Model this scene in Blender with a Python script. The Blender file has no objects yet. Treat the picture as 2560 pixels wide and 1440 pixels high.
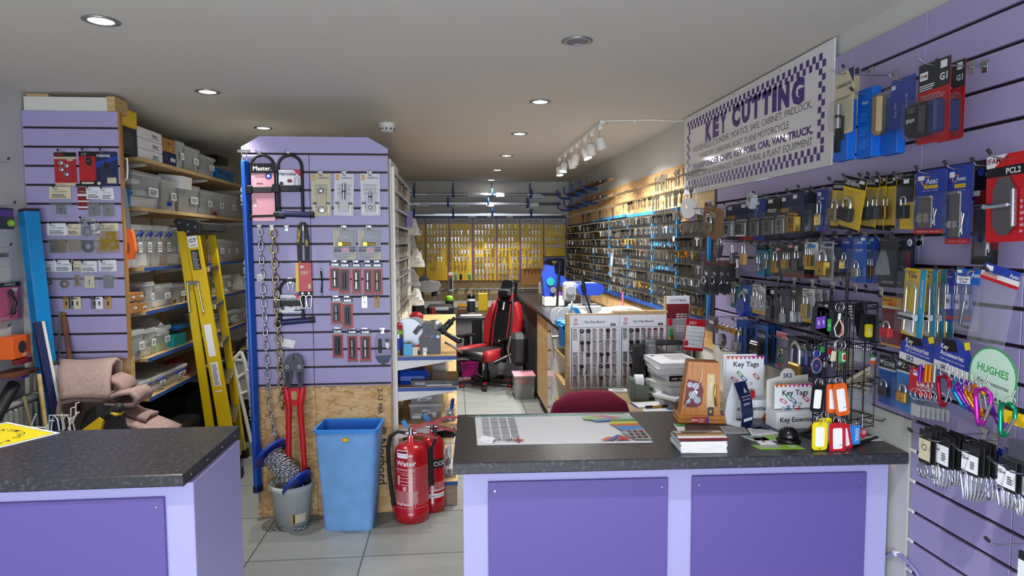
import bpy, math, random
import numpy as np
from mathutils import Vector, Matrix
rnd = random.Random(11)
SC = bpy.context.scene
COL = SC.collection
PI = math.pi
# ---------------------------------------------------------------- camera
FPX = 1650.0; EYE = 1.56
YAW, PIT, ROL = math.radians(5.0), math.radians(3.85), math.radians(-0.25)
def _axes():
 cy, sy, cp, sp = math.cos(YAW), math.sin(YAW), math.cos(PIT), math.sin(PIT)
 f = Vector((sy*cp, cy*cp, -sp)); r = Vector((cy, -sy, 0)); u = r.cross(f)
 c, s = math.cos(ROL), math.sin(ROL)
 return c*r + s*u, -s*r + c*u, f
_R, _U, _F = _axes()
cam = bpy.data.cameras.new('camera'); camo = bpy.data.objects.new('camera', cam); COL.objects.link(camo)
camo.matrix_world = Matrix(((_R.x, _U.x, -_F.x, 0), (_R.y, _U.y, -_F.y, 0), (_R.z, _U.z, -_F.z, EYE), (0, 0, 0, 1)))
cam.sensor_width = 36; cam.lens = 36*FPX/2560; cam.clip_start = 0.05
SC.camera = camo
# measured points of the room: a pixel of the photograph met with a real wall, shelf front or table top
def ray(x, y): return _R*((x-1280)/FPX) + _U*(-(y-720)/FPX) + _F
def onX(x, y, X): d = ray(x, y); return d*(X/d.x) + Vector((0, 0, EYE))
def onY(x, y, Y): d = ray(x, y); return d*(Y/d.y) + Vector((0, 0, EYE))
def onZ(x, y, Z): d = ray(x, y); return d*((Z-EYE)/d.z) + Vector((0, 0, EYE))
# ---------------------------------------------------------------- world, exposure, daylight
SC.view_settings.view_transform = 'Standard'; SC.view_settings.look = 'None'
SC.view_settings.gamma = 1; SC.view_settings.use_curve_mapping = False
SC.view_settings.exposure = 1.52
W = bpy.data.worlds.new('world'); SC.world = W; W.use_nodes = True
W.node_tree.nodes['Background'].inputs[0].default_value = (0.75, 0.85, 1, 1)
W.node_tree.nodes['Background'].inputs[1].default_value = 0.5
SC.cycles.use_adaptive_sampling = True; SC.cycles.adaptive_threshold = .04
SC.cycles.max_bounces = 5; SC.cycles.diffuse_bounces = 3; SC.cycles.glossy_bounces = 3
SC.cycles.transparent_max_bounces = 12; SC.cycles.transmission_bounces = 4
SC.cycles.caustics_reflective = False; SC.cycles.caustics_refractive = False
SC.cycles.sample_clamp_indirect = 4
H = 2.37; XR = 1.52; XL = -2.26; YB = 8.7; YF = -2.4
def light(name, kind, loc, energy, color=(1, 1, 1), **kw):
 d = bpy.data.lights.new(name, kind); d.energy = energy; d.color = color
 for k, v in kw.items(): setattr(d, k, v)
 o = bpy.data.objects.new(name, d); COL.objects.link(o); o.location = loc
 return o
DAY = light('window_daylight', 'AREA', (-0.35, YF+0.12, 0.95), 50, (0.82, 0.88, 1.0), shape='RECTANGLE', size=3.4, size_y=1.5)
DAY.rotation_euler = (math.radians(90), 0, 0)      # aims +Y into the shop
# ---------------------------------------------------------------- materials
MT = {}
def lin(h):
 if isinstance(h, str):
  h = h.lstrip('#'); c = [int(h[i:i+2], 16)/255 for i in (0, 2, 4)]
 else: c = [v/255 for v in h]
 return tuple(v/12.92 if v <= 0.04045 else ((v+0.055)/1.055)**2.4 for v in c) + (1,)
def M(name, col='#808080', rough=0.5, metal=0.0, alpha=1.0, emit=0, noise=0, nscale=20, bump=0, spec=0.5, coat=0):
 m = bpy.data.materials.new(name); m.use_nodes = True; MT[name] = m
 nt = m.node_tree; b = nt.nodes['Principled BSDF']
 c = lin(col) if not isinstance(col, tuple) or max(col) > 1 else tuple(col)+(1,)
 b.inputs['Base Color'].default_value = c
 b.inputs['Roughness'].default_value = rough; b.inputs['Metallic'].default_value = metal
 b.inputs['Specular IOR Level'].default_value = spec; b.inputs['Coat Weight'].default_value = coat
 if emit:
  b.inputs['Emission Color'].default_value = c; b.inputs['Emission Strength'].default_value = emit
 if alpha < 1: b.inputs['Alpha'].default_value = alpha
 if noise or bump:
  tc = nt.nodes.new('ShaderNodeTexCoord'); n = nt.nodes.new('ShaderNodeTexNoise')
  n.inputs['Scale'].default_value = nscale; n.inputs['Detail'].default_value = 6
  nt.links.new(tc.outputs['Object'], n.inputs['Vector'])
  if noise:
   mx = nt.nodes.new('ShaderNodeMix'); mx.data_type = 'RGBA'
   mx.inputs[6].default_value = tuple(v*(1-noise) for v in c[:3])+(1,)
   mx.inputs[7].default_value = tuple(min(1, v*(1+noise)) for v in c[:3])+(1,)
   rp = nt.nodes.new('ShaderNodeMapRange'); rp.inputs[1].default_value = .3; rp.inputs[2].default_value = .7
   nt.links.new(n.outputs[0], rp.inputs[0]); nt.links.new(rp.outputs[0], mx.inputs[0])
   nt.links.new(mx.outputs[2], b.inputs['Base Color'])
  if bump:
   bp = nt.nodes.new('ShaderNodeBump'); bp.inputs['Strength'].default_value = bump; bp.inputs['Distance'].default_value = .004
   nt.links.new(n.outputs[0], bp.inputs['Height']); nt.links.new(bp.outputs[0], b.inputs['Normal'])
 return m
def clear(name, fac, tint='#ffffff', rough=0.08, bump=0, bs=30, edge=.3):
 m = bpy.data.materials.new(name); m.use_nodes = True; MT[name] = m
 nt = m.node_tree; b = nt.nodes['Principled BSDF']; out = nt.nodes['Material Output']
 b.inputs['Base Color'].default_value = lin(tint); b.inputs['Roughness'].default_value = rough
 t = nt.nodes.new('ShaderNodeBsdfTransparent'); mx = nt.nodes.new('ShaderNodeMixShader')
 lw = nt.nodes.new('ShaderNodeLayerWeight'); lw.inputs[0].default_value = .35
 mr = nt.nodes.new('ShaderNodeMapRange'); mr.inputs[3].default_value = fac; mr.inputs[4].default_value = min(1, fac+edge)
 nt.links.new(lw.outputs['Facing'], mr.inputs[0]); nt.links.new(mr.outputs[0], mx.inputs[0])
 nt.links.new(t.outputs[0], mx.inputs[1]); nt.links.new(b.outputs[0], mx.inputs[2]); nt.links.new(mx.outputs[0], out.inputs[0])
 if bump:
  tc = nt.nodes.new('ShaderNodeTexCoord'); n = nt.nodes.new('ShaderNodeTexNoise'); n.inputs['Scale'].default_value = bs
  bp = nt.nodes.new('ShaderNodeBump'); bp.inputs['Strength'].default_value = bump; bp.inputs['Distance'].default_value = .01
  nt.links.new(tc.outputs['Object'], n.inputs['Vector']); nt.links.new(n.outputs[0], bp.inputs['Height']); nt.links.new(bp.outputs[0], b.inputs['Normal'])
def ramp_mat(name, tex, stops, scale=10, rough=.5, vec_scale=(1, 1, 1), detail=6, bump=0, spec=.5, distortion=0, rot=(0, 0, 0)):
 m = bpy.data.materials.new(name); m.use_nodes = True; MT[name] = m
 nt = m.node_tree; b = nt.nodes['Principled BSDF']; b.inputs['Roughness'].default_value = rough; b.inputs['Specular IOR Level'].default_value = spec
 tc = nt.nodes.new('ShaderNodeTexCoord'); mp = nt.nodes.new('ShaderNodeMapping'); mp.inputs['Scale'].default_value = vec_scale; mp.inputs['Rotation'].default_value = rot
 nt.links.new(tc.outputs['Object'], mp.inputs[0])
 if tex == 'voronoi':
  t = nt.nodes.new('ShaderNodeTexVoronoi'); t.inputs['Scale'].default_value = scale
  sep = nt.nodes.new('ShaderNodeSeparateColor')
  n2 = nt.nodes.new('ShaderNodeTexNoise'); n2.inputs['Scale'].default_value = scale*.5
  ad = nt.nodes.new('ShaderNodeVectorMath'); ad.operation = 'MULTIPLY_ADD'; ad.inputs[1].default_value = (distortion,)*3
  nt.links.new(mp.outputs[0], n2.inputs['Vector']); nt.links.new(n2.outputs['Color'], ad.inputs[0]); nt.links.new(mp.outputs[0], ad.inputs[2])
  nt.links.new(ad.outputs[0], t.inputs['Vector']); nt.links.new(t.outputs['Color'], sep.inputs[0]); src = sep.outputs[0]
 else:
  t = nt.nodes.new('ShaderNodeTexNoise'); t.inputs['Scale'].default_value = scale; t.inputs['Detail'].default_value = detail
  t.inputs['Distortion'].default_value = distortion
  nt.links.new(mp.outputs[0], t.inputs['Vector']); src = t.outputs[0]
 r = nt.nodes.new('ShaderNodeValToRGB'); cr = r.color_ramp
 while len(cr.elements) < len(stops): cr.elements.new(.5)
 for e, (p, c) in zip(cr.elements, stops): e.position = p; e.color = lin(c)
 nt.links.new(src, r.inputs[0]); nt.links.new(r.outputs[0], b.inputs['Base Color'])
 if bump:
  bp = nt.nodes.new('ShaderNodeBump'); bp.inputs['Strength'].default_value = bump; bp.inputs['Distance'].default_value = .003
  nt.links.new(src, bp.inputs['Height']); nt.links.new(bp.outputs[0], b.inputs['Normal'])
 return m
for n, c, r in [('white', '#e8e8e4', .5), ('offwhite', '#d9d7cd', .6), ('paper', '#f4f6fa', .7), ('cardwhite', '#e4e4e6', .5), ('cream', '#d8ceac', .5), ('black', '#101012', .4), ('black_soft', '#1b1b1e', .6),
    ('charcoal', '#2c2d31', .5), ('grey', '#77797c', .5), ('lightgrey', '#adb0b3', .5), ('midgrey', '#55585c', .5), ('red', '#c3141f', .4), ('darkred', '#7b1420', .4), ('maroon', '#7c2231', .45),
    ('orange', '#e8641a', .4), ('yellow', '#edc414', .4), ('lemon', '#ecd812', .4), ('amber', '#d99a20', .4), ('blue', '#1749b4', .4), ('royal', '#1d3ea6', .35), ('navy', '#172150', .4), ('asec', '#0d5fc0', .4),
    ('skyblue', '#3189dc', .4), ('cyan', '#1f9ed0', .4), ('teal', '#0f8f8f', .4), ('green', '#2f9a4a', .4), ('lime', '#8fc52c', .4), ('palegreen', '#b9d6c5', .5), ('pink', '#cf5d86', .4), ('palepink', '#d89aa6', .35),
    ('purple', '#6c3fae', .4), ('magenta', '#c41f8d', .35), ('brown', '#6a3d22', .5), ('kraft', '#a3743c', .7), ('tan', '#b48d58', .5), ('skinpink', '#b79a91', .9), ('dot', '#35353c', .5),
    ('sign_purple', '#4a2c83', .4), ('ink', '#2b2b33', .5), ('ink_blue', '#1d2766', .5), ('letter_grey', '#8f95a3', .5), ('bluestrip', '#1c4c9c', .45), ('cover_purple', '#9b93cb', .5)]:
 M(n, c, r)
M('wall_paint', '#c9c9c4', .85, noise=.02, nscale=3)
M('ceiling_paint', '#d6d2c8', .9); M('sign_white', '#e6e6ea', .09, coat=.6); M('pale_brass', '#bfae7c', .35, .9)
M('slat_lavender', '#a49bc4', .42, noise=.015, nscale=2)
M('slot_dark', '#2a1520', .6)
M('counter_lavender', '#aeaada', .4); M('counter_purple', '#62559b', .42)
M('metal', '#b9bcc0', .28, 1); M('chrome', '#e2e4e8', .12, 1); M('steel', '#8b8d90', .38, 1); M('darksteel', '#4c4d50', .42, 1); M('brass', '#b08a3e', .3, 1); M('gold', '#cda640', .28, 1); M('iron', '#343336', .5, .7)
M('bronze', '#a89a78', .38, .9); M('keysteel', '#9b968b', .35, .9); M('keydark', '#5c564d', .45, .8)
M('alu_red', '#b0122c', .25, .8); M('alu_blue', '#18a0d6', .25, .8); M('alu_purple', '#8a2fc0', .25, .8); M('alu_orange', '#ee8a12', .25, .8); M('alu_green', '#12a06a', .25, .8); M('alu_magenta', '#cf2fc0', .25, .8)
M('rubber', '#141416', .7); M('leather_black', '#151518', .38); M('leather_red', '#9e1a22', .5)
M('fabric_red', '#8f2440', .9, bump=.3, nscale=400); M('felt', '#a98f86', .98, noise=.12, nscale=60, bump=.6)
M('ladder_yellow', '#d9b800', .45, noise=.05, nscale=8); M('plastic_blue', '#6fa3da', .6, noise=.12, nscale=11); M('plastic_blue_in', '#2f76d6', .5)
M('bucket', '#b9c0bd', .5, noise=.03); M('ext_red', '#b0121e', .25, coat=.5); M('granite_disp', '#6f7a6f', .5, noise=.35, nscale=160)
M('radiator', '#a7aaa3', .5); M('level_blue', '#0a86c6', .4); M('bar_blue', '#1650b0', .38); M('grinder_blue', '#0c6fb8', .3); M('lightblue_clip', '#3a9be6', .45)
M('lamp_glow', '#fff8ea', .5, emit=14); M('track_glow', '#fffdf6', .5, emit=22); M('led', '#ff9fb0', .5, emit=6)
M('shade_grey', '#8e8e90', .5); M('white_gloss', '#e9e9ec', .2); M('desk_black', '#1c1c20', .35, noise=.1, nscale=60)
clear('clear', .03, '#50545a', .05, edge=.12); clear('blister', .07, '#70767e', .05, bump=.3, bs=18, edge=.22); clear('bag', .17, '#b8bec6', .12, bump=.9, bs=22, edge=.2); clear('box_clear', .24, '#e2e6e6', .25); clear('box_blue', .75, '#1678c8', .2); clear('gold_clear', .35, '#b8974a', .2); clear('frost', .5, '#d8dcda', .4)
clear('redcase', .6, '#b81f30', .2)
ramp_mat('osb', 'voronoi', [(0, '#b98a52'), (.3, '#cfa369'), (.6, '#d9b27c'), (.85, '#e0bf8e'), (1, '#c3955c')], 24, .65, (1, 1, 2.2), bump=.15, distortion=.25, rot=(.3, .5, .4))
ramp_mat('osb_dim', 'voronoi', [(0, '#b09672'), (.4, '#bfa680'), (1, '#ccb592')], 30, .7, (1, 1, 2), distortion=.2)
ramp_mat('pine', 'noise', [(.3, '#b99358'), (.6, '#cfae78'), (.8, '#a67f48')], 4, .55, (1, 1, 8), distortion=.5)
ramp_mat('pine_x', 'noise', [(.3, '#bd9a63'), (.6, '#d3b482'), (.8, '#ab8650')], 4, .55, (8, 1, 8), distortion=.5)
ramp_mat('oak', 'noise', [(.3, '#b8722f'), (.55, '#cc8640'), (.8, '#a46228')], 9, .4, (6, 6, .6), distortion=.4)
ramp_mat('deskwood', 'noise', [(.3, '#b39a72'), (.7, '#c2aa82')], 5, .45, (1, 8, 1), distortion=.3)
ramp_mat('plank', 'noise', [(.3, '#8d7961'), (.55, '#a79478'), (.8, '#75634d')], 7, .6, (1, 1, 9), distortion=.5)
ramp_mat('worktop', 'noise', [(.3, '#29292c'), (.55, '#333337'), (.66, '#505057'), (.8, '#2e2e32')], 70, .33, detail=8, spec=.5)
ramp_mat('desktop', 'noise', [(.3, '#26262a'), (.7, '#303035')], 12, .33, detail=5)
def floor_mat():
 m = M('floor_tile', '#9a9f98', .35); nt = m.node_tree; b = nt.nodes['Principled BSDF']
 tc = nt.nodes.new('ShaderNodeTexCoord'); br = nt.nodes.new('ShaderNodeTexBrick'); mp = nt.nodes.new('ShaderNodeMapping')
 mp.inputs['Location'].default_value = (FX, FY, 0)
 br.offset = .5; br.inputs['Scale'].default_value = 1; br.inputs['Mortar Size'].default_value = .004
 br.inputs['Brick Width'].default_value = .6; br.inputs['Row Height'].default_value = .6; br.inputs['Bias'].default_value = 0
 br.inputs['Color1'].default_value = lin('#8f9391'); br.inputs['Color2'].default_value = lin('#989b99'); br.inputs['Mortar'].default_value = lin('#55585a')
 br.inputs['Mortar Smooth'].default_value = .1
 n = nt.nodes.new('ShaderNodeTexNoise'); n.inputs['Scale'].default_value = 2.2; n.inputs['Detail'].default_value = 8
 mp2 = nt.nodes.new('ShaderNodeMapping'); mp2.inputs['Scale'].default_value = (1, 5, 1); nt.links.new(tc.outputs['Object'], mp2.inputs[0])
 mx = nt.nodes.new('ShaderNodeMix'); mx.data_type = 'RGBA'; mx.blend_type = 'MULTIPLY'; mx.inputs[0].default_value = .35
 nt.links.new(tc.outputs['Object'], mp.inputs[0]); nt.links.new(mp.outputs[0], br.inputs[0]); nt.links.new(mp2.outputs[0], n.inputs[0])
 nt.links.new(br.outputs[0], mx.inputs[6]); nt.links.new(n.outputs[0], mx.inputs[7]); nt.links.new(mx.outputs[2], b.inputs['Base Color'])
FX, FY = .1, .05
floor_mat()
# ---------------------------------------------------------------- mesh builder
def RZ(a): return Matrix.Rotation(a, 4, 'Z')
def RX(a): return Matrix.Rotation(a, 4, 'X')
def RY(a): return Matrix.Rotation(a, 4, 'Y')
def T(x, y=0, z=0): return Matrix.Translation((x, y, z))
_fontcache = {}
def _text_mesh(s, bold):
 k = (s, bold)
 if k in _fontcache: return _fontcache[k]
 cu = bpy.data.curves.new('t', 'FONT'); cu.body = s; cu.size = 1; cu.offset = bold; cu.resolution_u = 2; cu.fill_mode = 'BOTH'
 o = bpy.data.objects.new('t', cu); COL.objects.link(o)
 dg = bpy.context.evaluated_depsgraph_get(); me = bpy.data.meshes.new_from_object(o.evaluated_get(dg))
 v = [tuple(x.co) for x in me.vertices]; f = [tuple(p.vertices) for p in me.polygons]
 bpy.data.objects.remove(o); bpy.data.curves.remove(cu); bpy.data.meshes.remove(me)
 if not v: v = [(0, 0, 0)]
 xs = [a[0] for a in v]; ys = [a[1] for a in v]
 _fontcache[k] = (v, f, min(xs), max(xs), min(ys), max(ys)); return _fontcache[k]
def rrect(w, h, r, n=4, cx=0, cy=0):
 p = []
 for sx, sy, a0 in ((1, 1, 0), (-1, 1, 90), (-1, -1, 180), (1, -1, 270)):
  for i in range(n+1):
   a = math.radians(a0 + 90*i/n); p.append((cx+sx*(w/2-r)+r*math.cos(a), cy+sy*(h/2-r)+r*math.sin(a)))
 return p
def circ(r, n=20, cx=0, cy=0, ry=None): return [(cx+r*math.cos(2*PI*i/n), cy+(ry or r)*math.sin(2*PI*i/n)) for i in range(n)]
XZ = Matrix(((1, 0, 0, 0), (0, 0, -1, 0), (0, 1, 0, 0), (0, 0, 0, 1)))   # 2-D (x,y) drawn upright, +z of the 2-D plane faces -y
class MB:
 def __init__(s, M0=None): s.v = []; s.f = []; s.m = []; s.s = []; s.mats = []; s.M = M0 or Matrix()
 def mi(s, m):
  if m not in s.mats: s.mats.append(m)
  return s.mats.index(m)
 def add(s, vs, fs, m, smooth=False, X=None):
  b = len(s.v); X = s.M @ X if X is not None else s.M
  s.v += [tuple(X @ Vector(v)) for v in vs]; k = s.mi(m)
  flip = X.determinant() < 0
  for f in fs:
   f = tuple(b+i for i in f); s.f.append(f[::-1] if flip else f); s.m.append(k); s.s.append(smooth)
  return s
 def box(s, x0, x1, y0, y1, z0, z1, m, bev=0, X=None):
  if x0 > x1: x0, x1 = x1, x0
  if y0 > y1: y0, y1 = y1, y0
  if z0 > z1: z0, z1 = z1, z0
  if bev <= 0:
   v = [(x, y, z) for x in (x0, x1) for y in (y0, y1) for z in (z0, z1)]
   return s.add(v, [(0, 1, 3, 2), (4, 6, 7, 5), (0, 4, 5, 1), (2, 3, 7, 6), (0, 2, 6, 4), (1, 5, 7, 3)], m, X=X)
  b = min(bev, (x1-x0)*.49, (y1-y0)*.49, (z1-z0)*.49)
  c = ((x0+x1)/2, (y0+y1)/2, (z0+z1)/2); hx, hy, hz = (x1-x0)/2, (y1-y0)/2, (z1-z0)/2
  v = []; ix = {}
  for a in (-1, 1):
   for d in (-1, 1):
    for e in (-1, 1):
     for ax in range(3):
      p = [c[0]+a*(hx-(0 if ax == 0 else b)), c[1]+d*(hy-(0 if ax == 1 else b)), c[2]+e*(hz-(0 if ax == 2 else b))]
      ix[(a, d, e, ax)] = len(v); v.append(tuple(p))
  def q(l): return tuple(ix[i] for i in l)
  fs = []
  for sg in (-1, 1):
   r = lambda l: l if sg > 0 else l[::-1]
   fs += [q(r([(sg, -1, -1, 0), (sg, 1, -1, 0), (sg, 1, 1, 0), (sg, -1, 1, 0)])),
                   q(r([(-1, sg, -1, 1), (-1, sg, 1, 1), (1, sg, 1, 1), (1, sg, -1, 1)])),
                   q(r([(-1, -1, sg, 2), (1, -1, sg, 2), (1, 1, sg, 2), (-1, 1, sg, 2)]))]
  for a in (-1, 1):
   for d in (-1, 1):
    k = a*d > 0
    for t in ([(a, d, -1, 0), (a, d, -1, 1), (a, d, 1, 1), (a, d, 1, 0)], [(a, -1, d, 2), (a, -1, d, 0), (a, 1, d, 0), (a, 1, d, 2)], [(-1, a, d, 1), (-1, a, d, 2), (1, a, d, 2), (1, a, d, 1)]):
     fs.append(q(t if k else t[::-1]))
  for a in (-1, 1):
   for d in (-1, 1):
    for e in (-1, 1):
     t = [(a, d, e, 0), (a, d, e, 1), (a, d, e, 2)]; fs.append(q(t if a*d*e > 0 else t[::-1]))
  return s.add(v, fs, m, X=X)
 def prism(s, poly, z0, z1, m, X=None, caps=True, sides=True, smooth=False):
  n = len(poly)
  ar = sum(poly[i][0]*poly[(i+1) % n][1]-poly[(i+1) % n][0]*poly[i][1] for i in range(n))
  if ar < 0: poly = poly[::-1]
  if sides: s.add([(x, y, z0) for x, y in poly]+[(x, y, z1) for x, y in poly], [(i, (i+1) % n, n+(i+1) % n, n+i) for i in range(n)], m, smooth, X)
  if caps:
   s.add([(x, y, z1) for x, y in poly], [tuple(range(n))], m, False, X)
   s.add([(x, y, z0) for x, y in poly], [tuple(range(n))[::-1]], m, False, X)
  return s
 def ring(s, outer, inner, z0, z1, m, X=None):
  n = len(outer)
  v = [(x, y, z) for z in (z0, z1) for L in (outer, inner) for x, y in L]
  f = []
  for i in range(n):
   j = (i+1) % n
   f += [(i, j, 2*n+j, 2*n+i), (n+j, n+i, 3*n+i, 3*n+j), (2*n+i, 2*n+j, 3*n+j, 3*n+i), (j, i, n+i, n+j)]
  return s.add(v, f, m, False, X)
 def poly(s, pts, m, X=None): return s.add(pts, [tuple(range(len(pts)))], m, False, X)
 def lathe(s, prof, m, n=24, X=None, smooth=True, caps=True):
  k = len(prof); v = [(r*math.cos(2*PI*i/n), r*math.sin(2*PI*i/n), z) for r, z in prof for i in range(n)]
  f = [(a*n+i, a*n+(i+1) % n, (a+1)*n+(i+1) % n, (a+1)*n+i) for a in range(k-1) for i in range(n)]
  s.add(v, f, m, smooth, X)
  if caps:
   for (r, z), fl in ((prof[0], True), (prof[-1], False)):
    if r > 1e-6:
     c = [(r*math.cos(2*PI*i/n), r*math.sin(2*PI*i/n), z) for i in range(n)]; t = tuple(range(n)); s.add(c, [t[::-1] if fl else t], m, False, X)
  return s
 def cyl(s, p0, p1, r, m, n=12, r2=None, X=None, caps=True):
  p0, p1 = Vector(p0), Vector(p1); d = p1-p0; L = d.length
  if L < 1e-9: return s
  q = d.to_track_quat('Z', 'Y').to_matrix().to_4x4(); A = Matrix.Translation(p0) @ q
  return s.lathe([(r, 0), (r if r2 is None else r2, L)], m, n, (X @ A) if X is not None else A, True, caps)
 def tube(s, pts, r, m, n=8, closed=False, X=None, flat=None):
  P = [Vector(p) for p in pts]; k = len(P); rings = []; nrm = None
  for i in range(k):
   if closed: t = P[(i+1) % k]-P[i-1]
   else: t = P[min(i+1, k-1)]-P[max(i-1, 0)]
   if t.length < 1e-9: t = Vector((0, 0, 1))
   t.normalize()
   if nrm is None:
    a = Vector((0, 0, 1)) if abs(t.z) < .9 else Vector((1, 0, 0)); nrm = t.cross(a).normalized()
   else:
    nrm = nrm-t*nrm.dot(t)
    if nrm.length < 1e-6: nrm = t.orthogonal()
    nrm.normalize()
   b = t.cross(nrm); rr = r[i] if isinstance(r, (list, tuple)) else r
   rings.append([tuple(P[i]+(nrm*math.cos(2*PI*j/n)+b*math.sin(2*PI*j/n)*(flat or 1))*rr) for j in range(n)])
  v = [p for R_ in rings for p in R_]
  f = [(a*n+j, a*n+(j+1) % n, ((a+1) % k)*n+(j+1) % n, ((a+1) % k)*n+j) for a in range(k if closed else k-1) for j in range(n)]
  f = [x[::-1] for x in f] if False else f
  s.add(v, f, m, True, X)
  if not closed:
   s.add(rings[0], [tuple(range(n))[::-1]], m, False, X); s.add(rings[-1], [tuple(range(n))], m, False, X)
  return s
 def ball(s, c, r, m, n=12, sc=(1, 1, 1), X=None, a0=0, a1=180):
  k = max(4, n//2); prof = [(math.sin(math.radians(a0+(a1-a0)*i/k))*r, -math.cos(math.radians(a0+(a1-a0)*i/k))*r) for i in range(k+1)]
  A = Matrix.Translation(c) @ Matrix.Diagonal((*sc, 1)); return s.lathe(prof, m, n, (X @ A) if X is not None else A, True, False)
 def text(s, t, size, m, x=0, y=0, align='C', X=None, bold=0.0, width=None, sq=1):
  v, f, a, b, c, d = _text_mesh(t, bold)
  sx = size*sq
  if width: sx = width/max(1e-6, b-a)
  ox = {'C': -(a+b)/2, 'L': -a, 'R': -b}[align]
  A = T(x, y, 0) @ Matrix.Diagonal((sx, size, 1, 1)) @ T(ox, -.36, 0)
  return s.add(v, f, m, False, (X @ A) if X is not None else A)
 def lines(s, x0, x1, y0, y1, n, m, X=None, rag=.3, th=.45):
  h = (y1-y0)/n
  for i in range(n):
   e = x1-(x1-x0)*rag*rnd.random()
   s.add([(x0, y0+h*i, 0), (e, y0+h*i, 0), (e, y0+h*(i+th), 0), (x0, y0+h*(i+th), 0)], [(0, 1, 2, 3)], m, False, X)
  return s
 def rect(s, x0, x1, y0, y1, m, X=None, z=0): return s.add([(x0, y0, z), (x1, y0, z), (x1, y1, z), (x0, y1, z)], [(0, 1, 2, 3)], m, False, X)
 def mesh(s, name):
  me = bpy.data.meshes.new(name); me.from_pydata(s.v, [], s.f)
  for k in s.mats: me.materials.append(MT[k])
  me.polygons.foreach_set('material_index', s.m); me.polygons.foreach_set('use_smooth', s.s); me.update()
  return me
 def build(s, name, parent=None, label=None, cat=None, group=None, kind=None, loc=None, rz=0):
  o = bpy.data.objects.new(name, s.mesh(name)); COL.objects.link(o)
  if parent: o.parent = parent
  if loc is not None: o.location = loc
  if rz: o.rotation_euler = (0, 0, rz)
  tag(o, label, cat, group, kind); return o
def tag(o, label=None, cat=None, group=None, kind=None):
 for k, v in (('label', label), ('category', cat), ('group', group), ('kind', kind)):
  if v: o[k] = v
 return o
def thing(name, label, cat, loc=(0, 0, 0), rz=0, group=None, rot=None):
 o = bpy.data.objects.new(name, None); COL.objects.link(o); o.empty_display_size = .05
 o.location = loc; o.rotation_euler = rot if rot else (0, 0, rz)
 return tag(o, label, cat, group)
def dup(o, loc=None, rot=None, label=None, group=None, parent=None, scale=None, kids=None):
 c = o.copy(); COL.objects.link(c)
 if parent is not None: c.parent = parent
 if loc is not None: c.location = loc
 if rot is not None: c.rotation_euler = rot
 if scale is not None: c.scale = scale
 if label: c['label'] = label
 if group: c['group'] = group
 for ch in list(o.children): dup(ch, parent=c)
 return c
FR, FL = -PI/2, PI/2      # facing the room from the right wall / from the left wall
# ================================================================ the room
def struct(name, mb): return mb.build(name, kind='structure')
nt = MT['floor_tile'].node_tree
for n in nt.nodes:
 if n.type == 'TEX_BRICK': n.offset = 0; n.inputs['Brick Width'].default_value = .56; n.inputs['Row Height'].default_value = .53
 if n.type == 'MAPPING' and n.inputs['Scale'].default_value[1] == 1: n.inputs['Location'].default_value = (1.03+.56*6, -3.79+.53*10, 0)
struct('floor', MB().box(XL-.2, XR+.2, YF-.2, YB+.2, -.1, 0, 'floor_tile'))
struct('ceiling', MB().box(XL-.2, XR+.2, YF-.2, YB+.2, H, H+.1, 'ceiling_paint'))
struct('wall_left', MB().box(XL-.15, XL, YF, YB, 0, H, 'wall_paint'))
struct('wall_right', MB().box(XR, XR+.15, YF, YB, 0, H, 'wall_paint'))
struct('wall_back', MB().box(XL, XR, YB, YB+.15, 0, H, 'wall_paint'))
w = MB().box(XL, XR, YF-.15, YF, 0, .12, 'wall_paint').box(XL, XR, YF-.15, YF, 2.15, H, 'wall_paint').box(XL, -2.05, YF-.15, YF, .12, 2.15, 'wall_paint').box(1.35, XR, YF-.15, YF, .12, 2.15, 'wall_paint')
struct('wall_front', w)
w = MB()
for a, b in ((-2.05, -.95), (-.95, .2), (.2, 1.35)):
 w.box(a, a+.04, YF-.1, YF-.04, .12, 2.15, 'white').box(b-.04, b, YF-.1, YF-.04, .12, 2.15, 'white').box(a, b, YF-.1, YF-.04, .12, .17, 'white').box(a, b, YF-.1, YF-.04, 2.1, 2.15, 'white')
struct('window_1', w)
# white painted boxing behind the right counter, under the slatwall
struct('trim_1', MB().box(XR-.02, XR, 2.03, 3.7, 0, .97, 'wall_paint'))
# partition behind the central display, down to the floor, carrying the key rack and the side shelves
struct('wall_partition', MB().box(-1.10, -.42, 3.90, 6.5, 0, 2.06, 'offwhite').box(-.42, -.40, 3.90, 5.0, 0, 2.06, 'offwhite'))
def slats(mb, x0, x1, z0, z1, zs, y=0, m='slat_lavender', th=.018, cuts=(), gap=.011):
 """slatwall in a local frame: x across, front at -y"""
 mb.box(x0, x1, y-.004, y, z0, z1, 'slot_dark')
 edges = sorted([z for z in zs if z0 < z < z1]); lo = z0
 for z in edges+[None]:
  hi = (z-gap/2) if z is not None else z1
  xs = [x0]+list(cuts)+[x1]
  for a, b in zip(xs[:-1], xs[1:]):
   mb.box(a+(.0012 if a != x0 else 0), b-(.0012 if b != x1 else 0), y-th, y-.003, lo, hi, m, .0015)
  if z is not None: lo = z+gap/2
 return mb
# ---- central display
YD = 3.82
zc = onY(780, 386, YD).z; ZD = [zc-.1*i for i in range(14)]
dl, dr = onY(600, 360, YD).x+.02, onY(962, 380, YD).x
disp = thing('slatwall_display', 'central lavender slatwall display with clipped top corners over chipboard', 'display panel', (0, YD, 0))
dm = (dl+dr)/2+.01
def dtop(x): return None
xl, xr = -1.165, -.365
mb = MB()
zt = 2.158
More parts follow.
